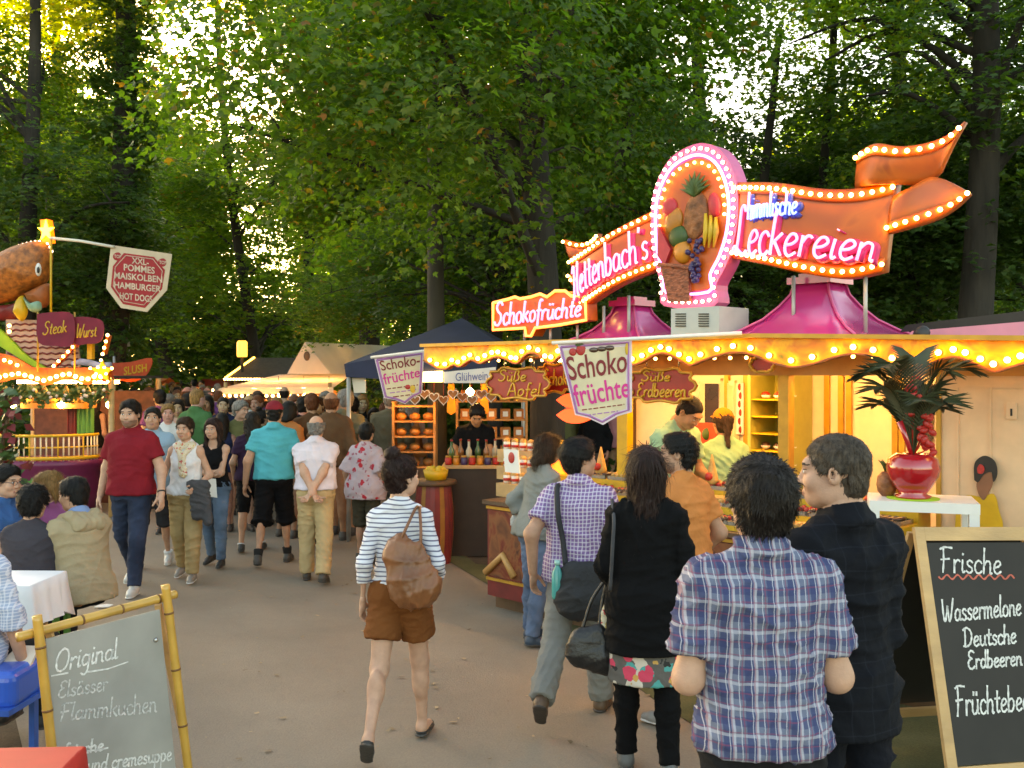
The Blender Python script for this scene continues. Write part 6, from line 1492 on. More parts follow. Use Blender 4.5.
RD = mat('red_banner_print', (.36,.015,.02), .7, var=.06)
mb = MB(); mb.prism(OP, OP.pp([(124,253),(154,257),(165,270),(162,289),(145,308),(123,304),(111,287),(113,266)]), .0, .004); part('red_octagon', mb, RD, oc_)
mb = MB(); ol = OP.pp([(126,255.5),(153,259),(162.5,271),(160,288),(144,305),(124,301.5),(113.5,286),(115.5,267)]); mb.tube([OP.w(*p,.004) for p in ol]+[OP.w(*ol[0],.004)], .007, 4, caps=False); part('border', mb, mat('cream_print', (.62,.48,.36), .8), oc_)
mb = MB(); mb.cur = mat('cream_print')
for tx, x0_, y0_, x1_, dy, hh in (('XXL-',132,263.5,149,2.2,6.2),('POMMES',124,270.5,155,3.6,6.8),('MAISKOLBEN',114.5,278.5,162.5,4.4,6.6),('HAMBURGER',114.5,288,161,4.4,6.6),('HOT DOGS',120,299,152.5,3.6,6.8)):
    print_text(mb, OP, tx, OP.pp([(x0_,y0_),(x1_,y0_+dy),(x1_,y0_+dy-hh),(x0_,y0_-hh)]), .005, bold=.022)
part('lettering', mb, None, oc_)
for cx_, cy_ in ((118,256.5),(163,262.5)):
    mb = MB(); c = OP.px(cx_,cy_); mb.ball(OP.w(c[0],c[1],.0), (.075,.006,.06)); e = part('oval_emblem', mb, RD, oc_)
    mb = MB(); mb.cur = mat('cream_print'); print_text(mb, OP, 'TOP', OP.pp([(cx_-3.6,cy_+1.6),(cx_+3.6,cy_+2.1),(cx_+3.6,cy_-1.4),(cx_-3.6,cy_-1.9)]), .007, bold=.02); part('lettering', mb, None, e)
for outl, tx, quad, lab in (([(37,314),(55,312),(73,315),(73,344),(56,346),(38,342)], 'Steak', [(43,335),(67,332),(66,320),(44,322)], 'left maroon flag with gold writing on the burger stand'), ([(74,317),(88,317),(103,322),(101,341),(86,344),(74,343)], 'Wurst', [(77,338),(97,336),(97,325),(78,323)], 'right maroon flag with gold writing on the burger stand')):
    pl = Pl(at(outl[0][0],outl[0][1],14.35),(1,-.1,0)); t = thing('flag', lab, 'flag', tuple(pl.o)); o = px_path(pl, outl+[outl[0]], 3)[:-1]; mb = MB(); mb.prism(pl, o, -.012, 0); part('cloth', mb, mat('maroon_cloth', (.20,.012,.03), .8, var=.25, vscale=4), t)
    mb = MB(); strokes(mb, pl, script('FlerH'[:0]+{'Steak':'Steak','Wurst':'Wurst'}[tx], pl.pp(quad), 4), .010, .002, 5); part('lettering', mb, GOLDL, t)
    mb = MB(); a = outl[0][0] if tx == 'Steak' else outl[0][0]; mb.tube([pl.wp(a,312,-.02), pl.wp(a,372,-.02)], .014, 5); part('pole', mb, M['gold'], t)
SL = Pl(at(130,370,16), (1,-.2,0)); mb = MB(); o = px_path(SL, [(111,363),(130,362),(151,358),(149,371),(141,379),(130,382),(113,378),(111,363)], 3)[:-1]; mb.prism(SL, o, -.02, 0); t = solid('banner', mb, mat('orange_red_banner', (.58,.07,.02), .7, var=.2, emit=None), 'orange-red boat-shaped banner lettered SLUSH right of the burger stand', 'banner')
mb = MB(); mb.cur = M['yellow']; print_text(mb, SL, 'SLUSH', SL.pp([(124,375.5),(147,371.5),(147,363.5),(124,367)]), .004, bold=.02); part('lettering', mb, None, t)
mb = MB(); A = SL.px(113,378); mb.tube([SL.w(A[0],A[1]+.35,-.03), SL.w(A[0],A[1]-1.6,-.03)], .02, 6); part('pole', mb, M['grey'], t)
mb = MB(); pl = Pl(at(135,380,27),(1,0,0)); mb.prism(pl, pl.pp([(121,378),(151,376),(151,385),(121,386)]), -.05, 0); t = solid('sign_board', mb, M['paper'], 'long white sign board beyond the slush banner', 'sign'); mb = MB(); mb.cur = mat('blue_print'); print_text(mb, pl, 'Getränke', pl.pp([(128,384),(148,383),(148,378.5),(128,379.5)]), .004); part('lettering', mb, None, t)
mb = MB(); p = pl.wp(136,386,-.03); mb.tube([(p.x,p.y,0), p], .04, 6); part('post', mb, M['grey'], t)
t = thing('lamp_post', 'thin grey lamp post rising below the octagon banner', 'lamp post', (at(128,380,24).x,24,0)); b = t.location; mb = MB(); mb.tube([b, b+Vector((0,0,4.2))], .045, 8); part('pole', mb, M['grey'], t); mb = MB(); mb.lathe(b+Vector((0,0,4.2)), [(.05,0),(.16,.05),(.14,.25),(.05,.32)], 12); part('lamp_head', mb, M['grey'], t)

# ------------------------------------------------------------------ chalkboards, tables and benches in the foreground
def chalk_mat(name, c, d): return mat(name, c, .7, var=d, vscale=4)
CHALK = mat('white_chalk', (.66,.65,.62), .9, var=.3, vscale=60); CHALKF = mat('faint_chalk', (.52,.51,.48), .9, var=.45, vscale=70); REDCH = mat('red_chalk', (.55,.13,.09), .9, var=.2)
TL, TR = at(39,632,4.35), at(165,600,4.85); xx = (TR-TL).normalized(); CB = Pl(TL, xx, Vector((-.03,.06,1)))
cb = thing('bamboo_chalkboard', 'grey chalkboard with bamboo frame offering Flammkuchen, at the lower left', 'chalkboard', tuple(TL+xx*.3+Vector((0,-.2,-TL.z))))
Wd = (TR-TL).length; hb = 1.02
mb = MB(); mb.prism(CB, [(.03,-.04),(Wd-.03,-.04),(Wd-.0,-hb+.08),(.05,-hb+.08)], -.018, -.004); pn = part('board_panel', mb, chalk_mat('grey_slate', (.30,.29,.26), .16), cb)
BAM = mat('bamboo', (.50,.28,.05), .35, var=.25, vscale=6, coat=.3); BAMD = mat('bamboo_node', (.16,.07,.02), .6)
def bamboo(a, b, r):
    a, b = Vector(a), Vector(b); mb = MB(); n = 12; mb.cur = BAM; P_ = []; Rr = []
    for i in range(n*4+1):
        u = i/(n*4); P_.append(a.lerp(b,u)); Rr.append(r*(1.0+.10*math.exp(-((u*4)%1.0-.5)**2*160)))
    mb.tube(P_, Rr, 12); mb.cur = BAMD
    for q in (.125,.375,.625,.875): p = a.lerp(b,q); d = (b-a).normalized()*.005; mb.tube([p-d,p+d], r*1.125, 12)
    return part('bamboo_pole', mb, None, cb)
bamboo(CB.w(-.01,.075,.012), CB.w(.035,-hb-.02,.012), .021); bamboo(CB.w(Wd+.0,.075,.012), CB.w(Wd+.065,-hb-.02,.012), .021); bamboo(CB.w(-.085,-.005,-.022), CB.w(Wd+.075,.01,-.022), .021); bamboo(CB.w(-.0,-hb+.06,-.022), CB.w(Wd+.1,-hb+.06,-.022), .021)
for a in (.06, Wd-.02): mb = MB(); mb.bar(CB.w(a,-.02,-.03), Vector((CB.w(a,0,0).x, CB.w(a,0,0).y+.42, 0)), .03, .02); part('prop_leg', mb, M['wood'], cb)
mb = MB(); mb.cur = CHALK
def ch(tx, quad, w_, m_=None, sh_=.2):
    mb.cur = m_ or CHALK; ribbon(mb, CB, script(tx, CB.pp(quad), 5, sh_), w_, -.0035)
ch('Original', [(57,672),(119,658),(117,638),(57,650)], .0085); ch('Elsässer', [(59,698),(109,690),(106,674),(59,682)], .007, CHALKF); ch('Flammkuchen', [(61,721),(157,712),(154,692),(61,704)], .0075, CHALKF); ch('frische', [(64,757),(104,750),(102,738),(64,744)], .009); ch('Rahmcremesuppe'[0:4]+'cremesuppe' if False else 'und cremesuppe', [(88,772),(172,760),(170,745),(88,757)], .008)
mb.cur = CHALK
for seg in ([(52,676),(60,674.5),(68,673)], [(88,672),(108,669),(128,662)], [(88,751),(99,750),(108,748)]): ribbon(mb, CB, [[CB.px(*p) for p in seg]], .007, -.0035)
part('chalk_writing', mb, None, pn)
for x, y in ((44,659),(156,640)): mb = MB(); a, b = CB.px(x,y); mb.ball(CB.w(a,b,-.002), .012, 10, 6); part('screw_head', mb, M['steel'], pn)

# A-frame chalkboard on the right
A, B = at(919,531,5.15), at(1035,531,5.35); AX = Pl(A, (B-A), Vector((-.045,.27,1)))
wd_ = (B-A).length; H_ = 1.28
af = thing('chalkboard_stand', 'wooden A-frame chalkboard offering Frische Wassermelone, at the right edge', 'chalkboard', (A.x+.3, A.y, 0))
mb = MB(); mb.prism(AX, [(.03,-.06),(wd_-.03,-.06),(wd_-.03,-H_+.14),(.03,-H_+.14)], -.012, -.002); pn = part('board_panel', mb, chalk_mat('black_slate', (.016,.013,.011), .3), af)
def rail(a, b, w_=.05): mb = MB(); mb.bar(AX.w(*a,-.004), AX.w(*b,-.004), w_, .022, up=AX.n); return part('frame_rail', mb, M['wood'], af)
for q in (0.0, wd_): rail((q,.02), (q,-H_-.03), .058)
rail((.03,-.015),(wd_-.03,-.015),.07); rail((.03,-H_+.10),(wd_-.03,-H_+.10),.07)
AX2 = Pl(AX.w(0,0,-.06), AX.x, Vector((0,-.34,1)))
for q in (0.0, wd_): mb = MB(); mb.bar(AX2.w(q,.0,0), AX2.w(q,-H_-.02,0), .045, .02, up=AX2.n); part('rear_leg', mb, M['wood'], af)
mb = MB(); mb.prism(AX2, [(.025,-.04),(wd_-.025,-.04),(wd_-.025,-H_+.22),(.025,-H_+.22)], -.008, .002); part('rear_panel', mb, M['black'], af)
mb = MB(); mb.bar(AX2.w(0,-H_+.18,0.03), AX2.w(wd_,-H_+.18,0.03), .05, .02, up=AX2.n); part('rear_rail', mb, M['wood'], af)
mb = MB()
def cw(tx, quad, w_): mb.cur = CHALK; ribbon(mb, AX, script(tx, AX.pp(quad), 5, .08), w_, -.0015)
cw('Frische', [(942,572),(1001,574),(1000,549),(940,547)], .010); cw('Wassermelone', [(944,622),(1021,615),(1020,594),(942,599)], .010); cw('Deutsche', [(964,647),(1016,643),(1015,624),(962,628)], .010); cw('Erdbeeren', [(969,669),(1022,665),(1021,648),(967,651)], .010); cw('Früchtebecher', [(957,716),(1050,708),(1048,686),(955,686)], .010)
mb.cur = REDCH; ribbon(mb, AX, [[AX.px(939+i*1.25, 577+2.2*math.sin(i*.74)) for i in range(61)]], .009, -.0015); part('chalk_writing', mb, None, pn)

# tables and benches at the left
def cloth_table(label, x0, x1, y0, y1, z, m_, drop, rz=0., leg=True, cat='table'):
    t = thing('covered_table', label, cat, ((x0+x1)/2,(y0+y1)/2,0)); hx, hy = (x1-x0)/2, (y1-y0)/2; vs = []; fs = []; R3 = Matrix.Rotation(R_(rz),3,'Z'); c = Vector(t.location); r_ = random.Random(int(x0*50))
    K = 10; ring = []
    for sd in range(4):
        for j in range(K):
            u = -1+2*j/K; ring.append([(u*hx,-hy),(hx,u*hy),(-u*hx,hy),(-hx,-u*hy)][sd])
    n = len(ring); rows = [(0.0,1.0),(.015,1.012),(.3,1.02),(1.0,1.05)]
    for d_, k_ in rows:
        for j, (a, b) in enumerate(ring):
            cor = (abs(abs(a)-hx) < .02*hx+1e-6 and abs(abs(b)-hy) < .02*hy+1e-6); w_ = .018*math.sin(j*1.9+r_.random())*d_
            vs.append(c+R3@Vector((a*(k_+w_*2), b*(k_+w_*2), z-d_*drop*(1.0+(.10 if cor else 0)+.04*math.sin(j*1.3)))))
    for i in range(3): fs += [(i*n+j, (i+1)*n+j, (i+1)*n+(j+1)%n, i*n+(j+1)%n) for j in range(n)]
    mb = MB(); mb.add(vs, fs, True); mb.add(vs[:n], [tuple(range(n))]); part('tablecloth', mb, m_, t)
    for a in (-.85,.85):
        for b in (-.75,.75): mb = MB(); p = c+R3@Vector((a*hx,b*hy,0)); mb.bar(p, p+Vector((0,0,z-.03)), .04, .04); part('leg', mb, M['wood'], t)
    return t
p = at(42,585,6.45); cloth_table('table with a white cloth between the seated group and the bamboo chalkboard', p.x-1.6, p.x-.02, 6.36, 6.84, .74, M['cloth_white'], .27, -2)
def bench(label, a, b, z, w_, m_, legm, cat='bench'):
    a, b = Vector(a), Vector(b); t = thing('bench', label, cat, tuple((a+b)/2)); d = (b-a).normalized(); sd = Vector((-d.y,d.x,0))
    mb = MB(); mb.bar(a+Vector((0,0,z-.015)), b+Vector((0,0,z-.015)), w_, .03); part('seat', mb, m_, t)
    for q in (.08,.92):
        for s in (-1,1): mb = MB(); p = a.lerp(b,q)+sd*(s*w_*.38); mb.bar(p, p+Vector((0,0,z-.03)), .03, .05); part('leg', mb, legm, t)
    return t
e = gnd(80,634); bench('orange-brown wooden bench under the man in the beige jacket', (e.x-1.9,7.15,0), (at(84,600,7.2).x,7.25,0), .45, .26, mat('bench_wood', (.34,.16,.06), .5, var=.25, vscale=6, stretch=(.2,1,1)), M['green'])
bb_ = bench('blue vinyl bench at the left edge beside the bamboo chalkboard', (at(36,668,5.25).x-1.5,5.4,0), (at(31,668,5.25).x,5.3,0), .38, .5, mat('blue_board', (.02,.10,.42), .4), mat('blue_leg', (.02,.10,.42), .4))
mb = MB(); c = (Vector((at(33,668,5.25).x-.75,5.35,.46))); 
pad = MB(); pad.box(c, (1.46,.52,.20)); po = part('seat_pad', pad, mat('blue_vinyl', (.015,.10,.50), .28, var=.12, vscale=5, coat=.3), bb_); bv_ = po.modifiers.new('round', 'BEVEL'); bv_.width = .05; bv_.segments = 4
p = at(18,655,5.3); pk = MB(); pk.prism(Pl((p.x-.05,5.3,.565),(1,.1,0),(0,.8,.6)), [(-.17,-.04),(.12,-.05),(.13,.09),(-.02,.10),(-.16,.02)], -.02, .0); solid('paper_bag', pk, mat('cream_paper', (.62,.52,.42), .8, var=.1), 'crumpled cream paper bag lying on the blue bench', 'paper bag')
p = at(88,757,3.5); cloth_table('table corner with bright red cloth in the lower left corner', p.x-1.3, p.x-.02, 2.8, 3.52, at(88,752,3.5).z, mat('red_tablecloth', (.48,.02,.015), .6, var=.08), .25, 3)
bench('weathered reddish plank bench behind the red table', (at(40,745,4.0).x-1.0,4.05,0), (at(40,745,4.0).x,4.15,0), .40, .24, mat('weathered_plank', (.22,.10,.06), .8, var=.45, vscale=6, stretch=(.2,1,1), bump=.3), M['brown'])
p = at(407/4+0,0,1); q = gnd(103,607); mb = MB(); pl = Pl((q.x,q.y,.008),(1,0,0),(0,1,.05)); mb.prism(pl, [(-.06,-.05),(.07,-.04),(.08,.03),(.02,.05),(-.05,.02)], 0, .006); solid('paper_scrap', mb, M['paper'], 'white paper scrap lying on the path by the seated group', 'litter')
# ------------------------------------------------------------------ cloth patterns
def pattern(name, base, bands, rough=.85):
    """Woven stripes: bands = [(axis, repeats per metre, phase, width 0..1, colour, strength)]."""
    m = mat(name, base, rough, var=.10, vscale=6, bump=.2, bscale=30, spec=.15); t, b = nodes_of(m)
    src = b.inputs['Base Color'].links[0].from_socket; tc = _n(t, 'ShaderNodeTexCoord'); sx = _n(t, 'ShaderNodeSeparateXYZ')
    nz = _n(t, 'ShaderNodeTexNoise'); nz.inputs['Scale'].default_value = 5; t.links.new(tc.outputs['Object'], nz.inputs[0])
    ws = _n(t, 'ShaderNodeVectorMath', operation='MULTIPLY_ADD'); ws.inputs[1].default_value = (.03,.03,.03); t.links.new(nz.outputs['Color'], ws.inputs[0]); t.links.new(tc.outputs['Object'], ws.inputs[2]); t.links.new(ws.outputs[0], sx.inputs[0])
    for axn, fr, ph, w, col, al in bands:
        ma = _n(t, 'ShaderNodeMath', operation='MULTIPLY_ADD'); ma.inputs[1].default_value = fr; ma.inputs[2].default_value = ph; t.links.new(sx.outputs[axn], ma.inputs[0])
        fc = _n(t, 'ShaderNodeMath', operation='FRACT'); t.links.new(ma.outputs[0], fc.inputs[0])
        lt = _n(t, 'ShaderNodeMath', operation='LESS_THAN'); lt.inputs[1].default_value = w; t.links.new(fc.outputs[0], lt.inputs[0])
        sc_ = _n(t, 'ShaderNodeMath', operation='MULTIPLY'); sc_.inputs[1].default_value = al; t.links.new(lt.outputs[0], sc_.inputs[0])
        mx = _n(t, 'ShaderNodeMix', data_type='RGBA'); t.links.new(sc_.outputs[0], mx.inputs[0]); t.links.new(src, mx.inputs[6]); mx.inputs[7].default_value = c4(col); src = mx.outputs[2]
    t.links.new(src, b.inputs['Base Color']); return m
def blotches(name, base, layers):
    """Printed flowers: layers = [(scale, threshold, colour, offset)]."""
    m = mat(name, base, .85, var=.1, bump=.2, bscale=30); t, b = nodes_of(m); src = b.inputs['Base Color'].links[0].from_socket; tc = _n(t, 'ShaderNodeTexCoord')
    for sc_, th, col, off in layers:
        mp = _n(t, 'ShaderNodeMapping'); mp.inputs['Location'].default_value = (off, off*.7, off*1.3); mp.inputs['Scale'].default_value = (1,.25,1); t.links.new(tc.outputs['Object'], mp.inputs[0])
        nz = _n(t, 'ShaderNodeTexNoise'); nz.inputs['Scale'].default_value = sc_*1.7; t.links.new(mp.outputs[0], nz.inputs[0])
        ad = _n(t, 'ShaderNodeVectorMath', operation='MULTIPLY_ADD'); ad.inputs[1].default_value = (.07,.07,.07); t.links.new(nz.outputs['Color'], ad.inputs[0]); t.links.new(mp.outputs[0], ad.inputs[2])
        vo = _n(t, 'ShaderNodeTexVoronoi'); vo.inputs['Scale'].default_value = sc_; t.links.new(ad.outputs[0], vo.inputs[0])
        lt = _n(t, 'ShaderNodeMath', operation='LESS_THAN'); lt.inputs[1].default_value = th; t.links.new(vo.outputs['Distance'], lt.inputs[0])
        mx = _n(t, 'ShaderNodeMix', data_type='RGBA'); t.links.new(lt.outputs[0], mx.inputs[0]); t.links.new(src, mx.inputs[6]); mx.inputs[7].default_value = c4(col); src = mx.outputs[2]
    t.links.new(src, b.inputs['Base Color']); return m
STRIPED = pattern('striped_jersey', (.62,.62,.66), [(2, 40, 0, .30, (.05,.055,.12), .85)])
PLAID = pattern('blue_plaid', (.13,.15,.22), [(0, 15, .0, .36, (.030,.042,.12), .75),(2, 13, .3, .34, (.035,.045,.12), .65),(0, 15, .62, .15, (.46,.46,.52), .6),(2, 13, .72, .12, (.46,.46,.52), .45),(0, 30, .25, .12, (.22,.05,.09), .5),(2, 26, .15, .11, (.22,.05,.09), .45),(0, 30, .48, .07, (.55,.55,.6), .6)])
CHECK = pattern('violet_check', (.20,.12,.28), [(0, 44, 0, .30, (.62,.58,.64), .6),(2, 44, 0, .30, (.62,.58,.64), .6)])
BLUECH = pattern('pale_blue_check', (.30,.36,.50), [(0, 60, 0, .3, (.7,.7,.75), .5),(2, 60, 0, .3, (.7,.7,.75), .5)])
DARKSH = pattern('charcoal_shirting', (.0045,.0055,.0085), [(0, 13, 0, .05, (.016,.019,.027), .4),(2, 13, .3, .05, (.016,.019,.027), .4)])
FLORAL = blotches('red_floral_print', (.42,.34,.38), [(11, .30, (.42,.015,.03), 0), (16, .22, (.30,.10,.14), 3)])
BAND = blotches('bright_floral_print', (.10,.09,.08), [(9, .42, (.55,.48,.40), 1), (10, .36, (.05,.30,.28), 4), (8, .33, (.60,.05,.10), 7), (13, .25, (.55,.30,.08), 9), (15, .20, (.02,.02,.02), 12)])
CAMO = blotches('camouflage_print', (.16,.15,.09), [(14, .4, (.07,.08,.04), 2), (17, .3, (.25,.22,.15), 5)])
SCARF = blotches('patterned_scarf', (.60,.52,.38), [(26, .30, (.45,.05,.05), 2), (30, .25, (.5,.35,.1), 6)])
BLK, DKH, BRH, BLO, GRY, RDH, CHE = (.006,.005,.0045), (.012,.008,.006), (.040,.020,.010), (.24,.13,.045), (.20,.185,.17), (.12,.037,.013), (.020,.008,.006)
SK1, SK2, SK3 = (.50,.29,.20), (.44,.24,.155), (.36,.19,.12)
def P(label, px, Y, H, rz, sex='m', z=0.0, **kw):
    b, fg = build_person(sex, H, **kw); place(b, px, Y, rz, z); tagd(b, label, 'person'); bpy.context.view_layer.update(); return b, fg
def Wl(b, fg, p): return b.matrix_world @ Vector(fg.world(V(*p)))
def soft(name, S, res, k, m, label, cat, b, fg, fold=None, seed=3, col=None):
    v, f = S.grow(res, k)
    if fold: v = folds(v, f, fold[0], fold[1], seed)
    w = np.array([tuple(b.matrix_world @ Vector(p)) for p in fg.world(v)]); o = w.mean(0); o[2] = w[:,2].min()
    ob = finish(name, w-o, f, [m], None, col=col); ob.location = o; return tagd(ob, label, cat)
def strap(o, b, fg, pts, r, m, name='strap'):
    mb = MB(); mb.tube(catmull([Wl(b, fg, p) for p in pts], 5), r, 6); me = mb.build(name, m, o.location, o); return me
LEATH = mat('tan_leather', (.21,.075,.026), .42, var=.35, vscale=5, bump=.2, bscale=30); BLKL = mat('black_leather', (.012,.011,.011), .4, var=.2, bump=.2); BLKN = mat('black_nylon', (.016,.017,.020), .75, var=.2, bump=.25)
SILV = mat('silver_cloth', (.42,.40,.38), .5, var=.35, vscale=8, bump=.3); TEAL = mat('teal_plastic', (.05,.32,.30), .2, var=.1); GJKT = mat('charcoal_wool', (.05,.05,.055), .9, var=.25, bump=.3)
NO = None
# 1 woman with the brown bag
b, fg = P('woman in striped top and rust shorts with a dark bun, with a brown bag', 400, 5.6, 1.62, -4, 'f', res=.010, seed=11, skin=SK1,
  pose=dict(L=(-15,26,2,46), Rr=(15,7,2,0), lean=3, head=(-40,4,0), lh=(-.225,-.02,.88), rh=(.225,.10,.98), lhint=(-.2,-1,0), rhint=(.35,-1,-.2)),
  build=.90, top=dict(mat=STRIPED, sleeve=1.72, hem=1.0, off=.011, flare=.004, sflare=.002, fold=(.010,.08)), bottom=dict(col=(.165,.055,.016), len=.60, off=.020, flare=.022, str=0, waist=1.03, fold=(.012,.07)), hair=('bun', CHE), shoes=(.02,.019,.018), shoe_kind='flat')
S = SDF(); S.cone((.09,-.20,1.02), (.16,-.20,1.00), .115, .10, sq=(V(0,1,0),1.6)); S.cone((.10,-.19,1.02), (.02,-.18,1.20), .125, .09, sq=(V(0,1,0),1.6)); S.cone((.19,-.19,1.02), (.13,-.18,1.22), .075, .05, sq=(V(0,1,0),1.4)); S.cone((.02,-.17,1.20), (.05,-.155,1.31), .07, .02, sq=(V(0,1,0),1.5))
bag = soft('shoulder_bag', S, .011, .05, LEATH, 'slouchy tan leather bag hanging from the shoulder of the striped-top woman', 'bag', b, fg, (.022,.10), 7)
for p in (((.04,-.18,1.29),(.07,-.17,1.36),(.105,-.09,1.45),(.11,.0,1.462)), ((.155,-.185,1.22),(.155,-.165,1.34),(.135,-.085,1.45),(.125,.0,1.458))): strap(bag, b, fg, p, .009, LEATH)
# 2 man in the red polo
b, fg = P('man in dark red polo and dark jeans walking towards the camera', 131, 9.6, 1.85, 176, 'm', res=.0115, seed=12, skin=SK1, beard=True, build=1.06,
  pose=dict(L=(16,4,3,0), Rr=(-12,24,3,22), lh=(-.33,.10,.90), rh=(.31,-.04,.88), lean=1, head=(4,-2,0)), top=dict(col=(.20,.012,.020), collar=True, hem=.90, off=.024, sleeve=.60), bottom=dict(mat=DENIM, col=(.030,.042,.075), str=.012), hair=('short', DKH), shoes=(.50,.49,.46), sole=(.6,.6,.58))
S = SDF(); wv = fg.wr[-1]; u_ = unit(fg.elb[-1]-wv); S.cone(wv+u_*.03, wv+u_*.045, .036, .037, flat=3); soft('watch', S, .006, .003, BLKL, 'dark wristwatch on the wrist of the man in red polo', 'watch', b, fg)
# 3 woman in white sleeveless top
b, fg = P('woman in white sleeveless top, patterned scarf and khaki trousers, walking towards the camera', 186, 10.05, 1.63, 178, 'f', res=.0115, seed=13, skin=SK1,
  pose=dict(L=(10,4,2,0), Rr=(-8,14,2,14), lh=(-.17,.16,1.02), rh=(.27,.08,.92), rhint=(.6,-1,0), head=(-4,0,0)), top=dict(col=(.62,.62,.64), sleeve=0, hem=.93, off=.014, flare=.010), bottom=dict(col=(.34,.24,.115), str=.018, off=.018), hair=('short', BRH), shoes=(.22,.20,.18), sole=(.5,.5,.5))
S = SDF(); S.cone(fg.T((-.07,.0,1.44)), fg.T((.07,.0,1.44)), .055); S.cone(fg.T((-.06,.06,1.42)), fg.T((0,.105,1.34)), .03); S.cone(fg.T((.06,.06,1.42)), fg.T((0,.105,1.34)), .03); S.cone(fg.T((0,.115,1.35)), fg.T((-.015,.125,1.16)), .038, .045, sq=(V(0,1,0),1.8))
soft('scarf', S, .010, .02, SCARF, 'cream scarf printed with red round the neck of the white-top woman', 'scarf', b, fg, (.012,.05))
S = SDF(); wv = fg.wr[-1]; S.cone(wv+V(.05,.03,.03), wv+V(-.10,.0,.02), .045, .05); S.cone(wv+V(0,.02,.0), wv+V(-.02,.03,-.30), .07, .06, sq=(V(0,1,0),1.5)); S.cone(wv+V(-.07,0,0), wv+V(-.13,.02,-.36), .06, .055, sq=(V(0,1,0),1.5))
soft('jacket', S, .012, .03, GJKT, 'charcoal jacket folded over the arm of the white-top woman', 'jacket', b, fg, (.02,.07))
# 4 girl in black tank top
b, fg = P('long-haired girl in black tank top and blue jeans with folded arms, facing the camera', 214, 10.75, 1.58, 172, 'f', res=.012, seed=14, skin=SK1,
  pose=dict(L=(6,6,2,0), Rr=(-6,12,2,12), lh=(.10,.20,1.13), rh=(-.09,.22,1.10), lhint=(-1,-.4,-.4), rhint=(1,-.4,-.4)), top=dict(col=(.005,.005,.006), sleeve=0, neck=(.09,.08,1.46,.08), hem=.95, off=.012, flare=.004), bottom=dict(mat=DENIM, col=(.11,.17,.26), str=.006), hair=('long', CHE), shoes=(.03,.03,.03))
mb = MB(); q = [Wl(b, fg, p) for p in ((-.02,.245,1.07),(-.13,.235,1.06),(-.15,.24,.84),(-.03,.25,.86))]; mb.add(q+[p+Vector((0,.004,0)) for p in q], [(0,1,2,3),(7,6,5,4)]); solid('paper_sheet', mb, M['paper'], 'white sheet held by the long-haired girl in black', 'paper')
# 5 man in pale blue shirt
P('man in pale blue shirt and dark shorts, half hidden behind the red polo', 153, 10.75, 1.70, 184, 'm', res=.013, seed=15, skin=SK2, pose=dict(L=(-6,12,3,10), Rr=(10,6,3,0), head=(8,10,0)), top=dict(col=(.24,.36,.46), collar=True, hem=.86), bottom=dict(col=(.03,.03,.035), len=1.05, str=.02), hair=('short', BLK), shoes=(.55,.54,.52), sole=(.6,.6,.6), socks=((.6,.6,.6), .10))
# 6 turquoise
P('man in turquoise shirt, red cap and black shorts, seen from behind', 274, 10.9, 1.78, 4, 'm', res=.012, seed=16, skin=SK2, build=1.05, pose=dict(L=(-12,16,3,14), Rr=(12,6,3,0), lh=(-.30,-.02,.88), rh=(.29,.08,.90)), top=dict(col=(.055,.36,.42), collar=True, hem=.93), bottom=dict(col=(.005,.005,.006), len=1.10, str=.03, off=.022, flare=.02), hair=('short', BLK), cap=(.22,.02,.03), shoes=(.05,.045,.04), socks=((.02,.02,.02), .2))
# 7 white shirt
P('grey balding man in white shirt and khaki trousers, hands clasped behind his back', 316, 10.0, 1.66, 2, 'm', res=.011, seed=17, skin=SK1, build=1.05, pose=dict(L=(8,6,2,0), Rr=(-9,14,2,12), lh=(.02,-.25,.95), rh=(-.03,-.27,.93), lhint=(-1,-.7,0), rhint=(1,-.7,0), lk='fist', rk='fist'), top=dict(col=(.60,.54,.60), collar=True, hem=.98, off=.026, flare=.02), bottom=dict(col=(.46,.33,.17), str=.020, off=.020, waist=1.05), hair=('bald', GRY), shoes=(.05,.04,.03), belt=(.10,.05,.03))
# 8 floral blouse
P('short dark-haired woman in grey blouse with red flowers, seen from behind', 366, 11.0, 1.52, -14, 'f', res=.013, seed=18, skin=SK2, build=1.12, pose=dict(L=(6,6,2,0), Rr=(-4,8,2,6), lh=(-.28,.06,.9)), top=dict(mat=FLORAL, sleeve=.95, hem=.80, off=.04, flare=.035, sflare=.04), bottom=dict(col=(.05,.045,.03), len=1.05, str=.02), hair=('thick', BLK), shoes=(.05,.04,.03))
# 9 dark purple
P('woman in dark purple T-shirt and black shorts behind the turquoise man', 252, 11.7, 1.62, 8, 'f', res=.014, seed=19, skin=SK2, pose=dict(L=(-8,10,2,8), Rr=(8,4,2,0)), top=dict(col=(.030,.014,.035), hem=.90), bottom=dict(col=(.006,.006,.007), len=1.0, str=.02), hair=('long', DKH), shoes=(.03,.03,.03), socks=((.55,.55,.55), .06))
# 10 plaid man
P('man in blue plaid shirt with thick dark hair, back to the camera', 761, 3.12, 1.815, 2, 'm', build=.95, res=.0085, seed=20, skin=SK1, pose=dict(lean=3, head=(4,14,0), lh=(-.17,.22,1.04), rh=(.17,.22,1.04), lhint=(-.4,-.8,-1), rhint=(.4,-.8,-1)), top=dict(mat=PLAID, collar=True, hem=.90, off=.022, sleeve=.72, sflare=.016, fold=(.014,.10)), bottom=dict(col=(.012,.012,.014)), hair=('thick', DKH), shoes=(.03,.03,.03), belt=(.02,.02,.02))
